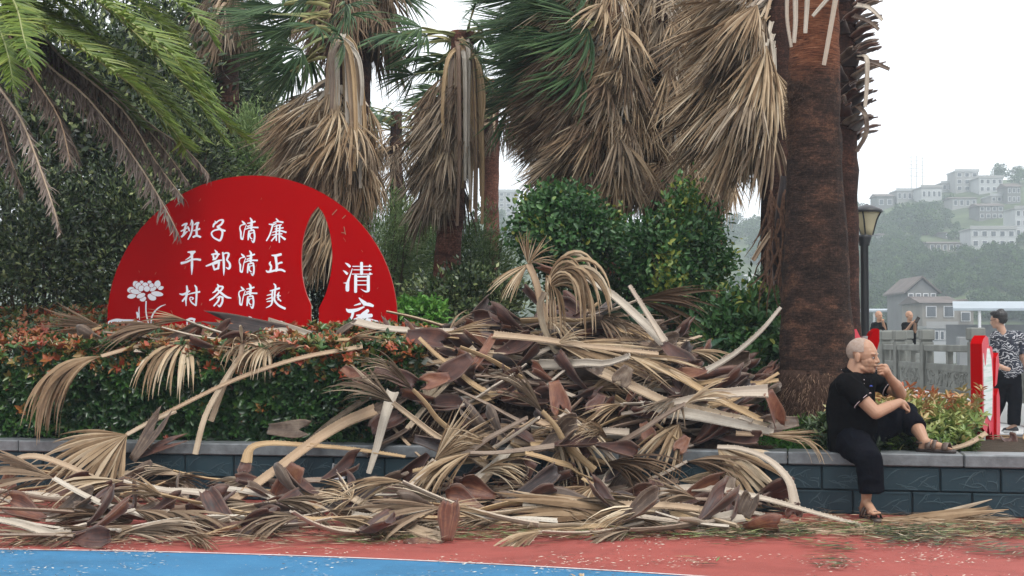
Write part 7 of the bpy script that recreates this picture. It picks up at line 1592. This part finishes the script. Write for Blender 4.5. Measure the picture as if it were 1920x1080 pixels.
# two men behind the far balustrade
def back_man(px, py, Y, label, fwd, shirt, arms, phone=False, name='person'):
    o_ = at(px, py, Y); o_.z = .62; root = empty(name, o_, 0, label, 'person'); q = lambda a, b, dy=0: at(px + a, py + b, Y + dy); HCx = q(0, 0)
    hcx, hex_, Tx, Mx = head_parts(HCx, fwd, 0, .98); cp = hcx + [(q(0, 50), .12, q(0, 26), .13), (q(0, 20), .06, q(0, 6), .05)]
    for sh, el, wr in arms: cp += [(q(*sh), .05, q(*el), .042), (q(*el), .042, q(*wr), .030), (q(*wr), .03, q(wr[0] + .8, wr[1] - 2, wr[2] if len(wr) > 2 else 0), .03)]
    wr = arms[0][2]
    for k in range(4): b = q(wr[0], wr[1] - 3 + k * 1.2, (wr[2] if len(wr) > 2 else 0) - .01); cp += [(b, .010, b + Vector((-.03, -.015, .02)), .009)]
    cp += [(q(-3, 58), .08, q(-4, 76, -.05), .06), (q(-4, 76, -.05), .05, q(-4, 98), .04), (q(3, 58), .08, q(4, 76, -.05), .06), (q(4, 76, -.05), .05, q(4, 98), .04)]
    fuse('body', cp, hex_, SKIN, root, .011, 2, 0, o_); face_bits(Tx, Mx, root, o_, .98)
    fuse('shirt', [(q(0, 52), .155, q(0, 28), .155), (q(-9, 18), .075, q(9, 18), .075), (q(0, 20), .11, q(0, 30), .15)] + [(q(*sh), .07, q(*sh).lerp(q(*el), .7), .065, (False, True)) for sh, el, wr in arms], [], shirt, root, .013, 2, .006, o_)
    fuse('trousers', [(q(0, 52), .13, q(0, 58), .14), (q(-3, 58), .10, q(-4, 76, -.05), .085), (q(-4, 76, -.05), .08, q(-4, 96), .07), (q(3, 58), .10, q(4, 76, -.05), .085), (q(4, 76, -.05), .08, q(4, 96), .07)], [], NAVYC, root, .014, 2, .005, o_)
    return root, q
back_man(1648, 592, 33, 'left of the two bald men behind the far railing, hand at his mouth', Vector((.35, -.9, 0)), BLACKC, [((9, 18), (13, 32), (7, 10, -.15)), ((-9, 18), (-14, 34), (-8, 46, -.1))])
r2, q2 = back_man(1705, 592, 33, 'right of the two bald men behind the far railing, looking at a phone', Vector((.45, -.85, 0)), BLACKC, [((9, 18), (10, 30, -.1), (11, 12, -.3)), ((-9, 18), (-8, 32, -.1), (5, 14, -.28))])
ph = MB(); c = q2(15, 8, -.33); ph.box((0, 0, 0), (.08, .012, .15), bev=.004, rot=Matrix.Rotation(.5, 3, 'Y')); o = ph.build('phone', EYEB); o.location = c; tag(o, 'black phone in the hand of the right-hand man behind the railing', 'phone')

# tell apart things that would otherwise share one label
bpy.context.view_layer.update(); seen = {}
for o in S.objects:
    if o.parent is None and 'label' in o: seen.setdefault(o['label'], []).append(o)
for lab, L in seen.items():
    if len(L) < 2 or len(lab.replace('-', ' ').split()) > 13: continue
    L.sort(key=lambda o: o.matrix_world.translation.x / o.matrix_world.translation.y)
    if len(L) <= 3:
        for o, w in zip(L, ('left one', 'right one') if len(L) == 2 else ('left one', 'middle one', 'right one')): o['label'] = lab + ', ' + w
    else: L[0]['label'] = lab + ', leftmost'; L[-1]['label'] = lab + ', rightmost'

# ------------------------------------------------------------------ haze
mb = MB(); mb.box((40, 370, 37.75), (1500, 890, 84.5)); hz = mb.build('haze', [])
hm_ = bpy.data.materials.new('thin_haze'); hm_.use_nodes = True; t = hm_.node_tree; t.nodes.clear(); ov = t.nodes.new('ShaderNodeOutputMaterial'); pv = t.nodes.new('ShaderNodeVolumePrincipled')
pv.inputs['Color'].default_value = (.84, .93, 1, 1); pv.inputs['Density'].default_value = .0009; pv.inputs['Anisotropy'].default_value = 0.1
t.links.new(pv.outputs[0], ov.inputs['Volume']); hz.data.materials.append(hm_); tag(hz, 'pale humid haze over the whole place', 'haze', kind='stuff'); hz.data.materials[0] = hm_
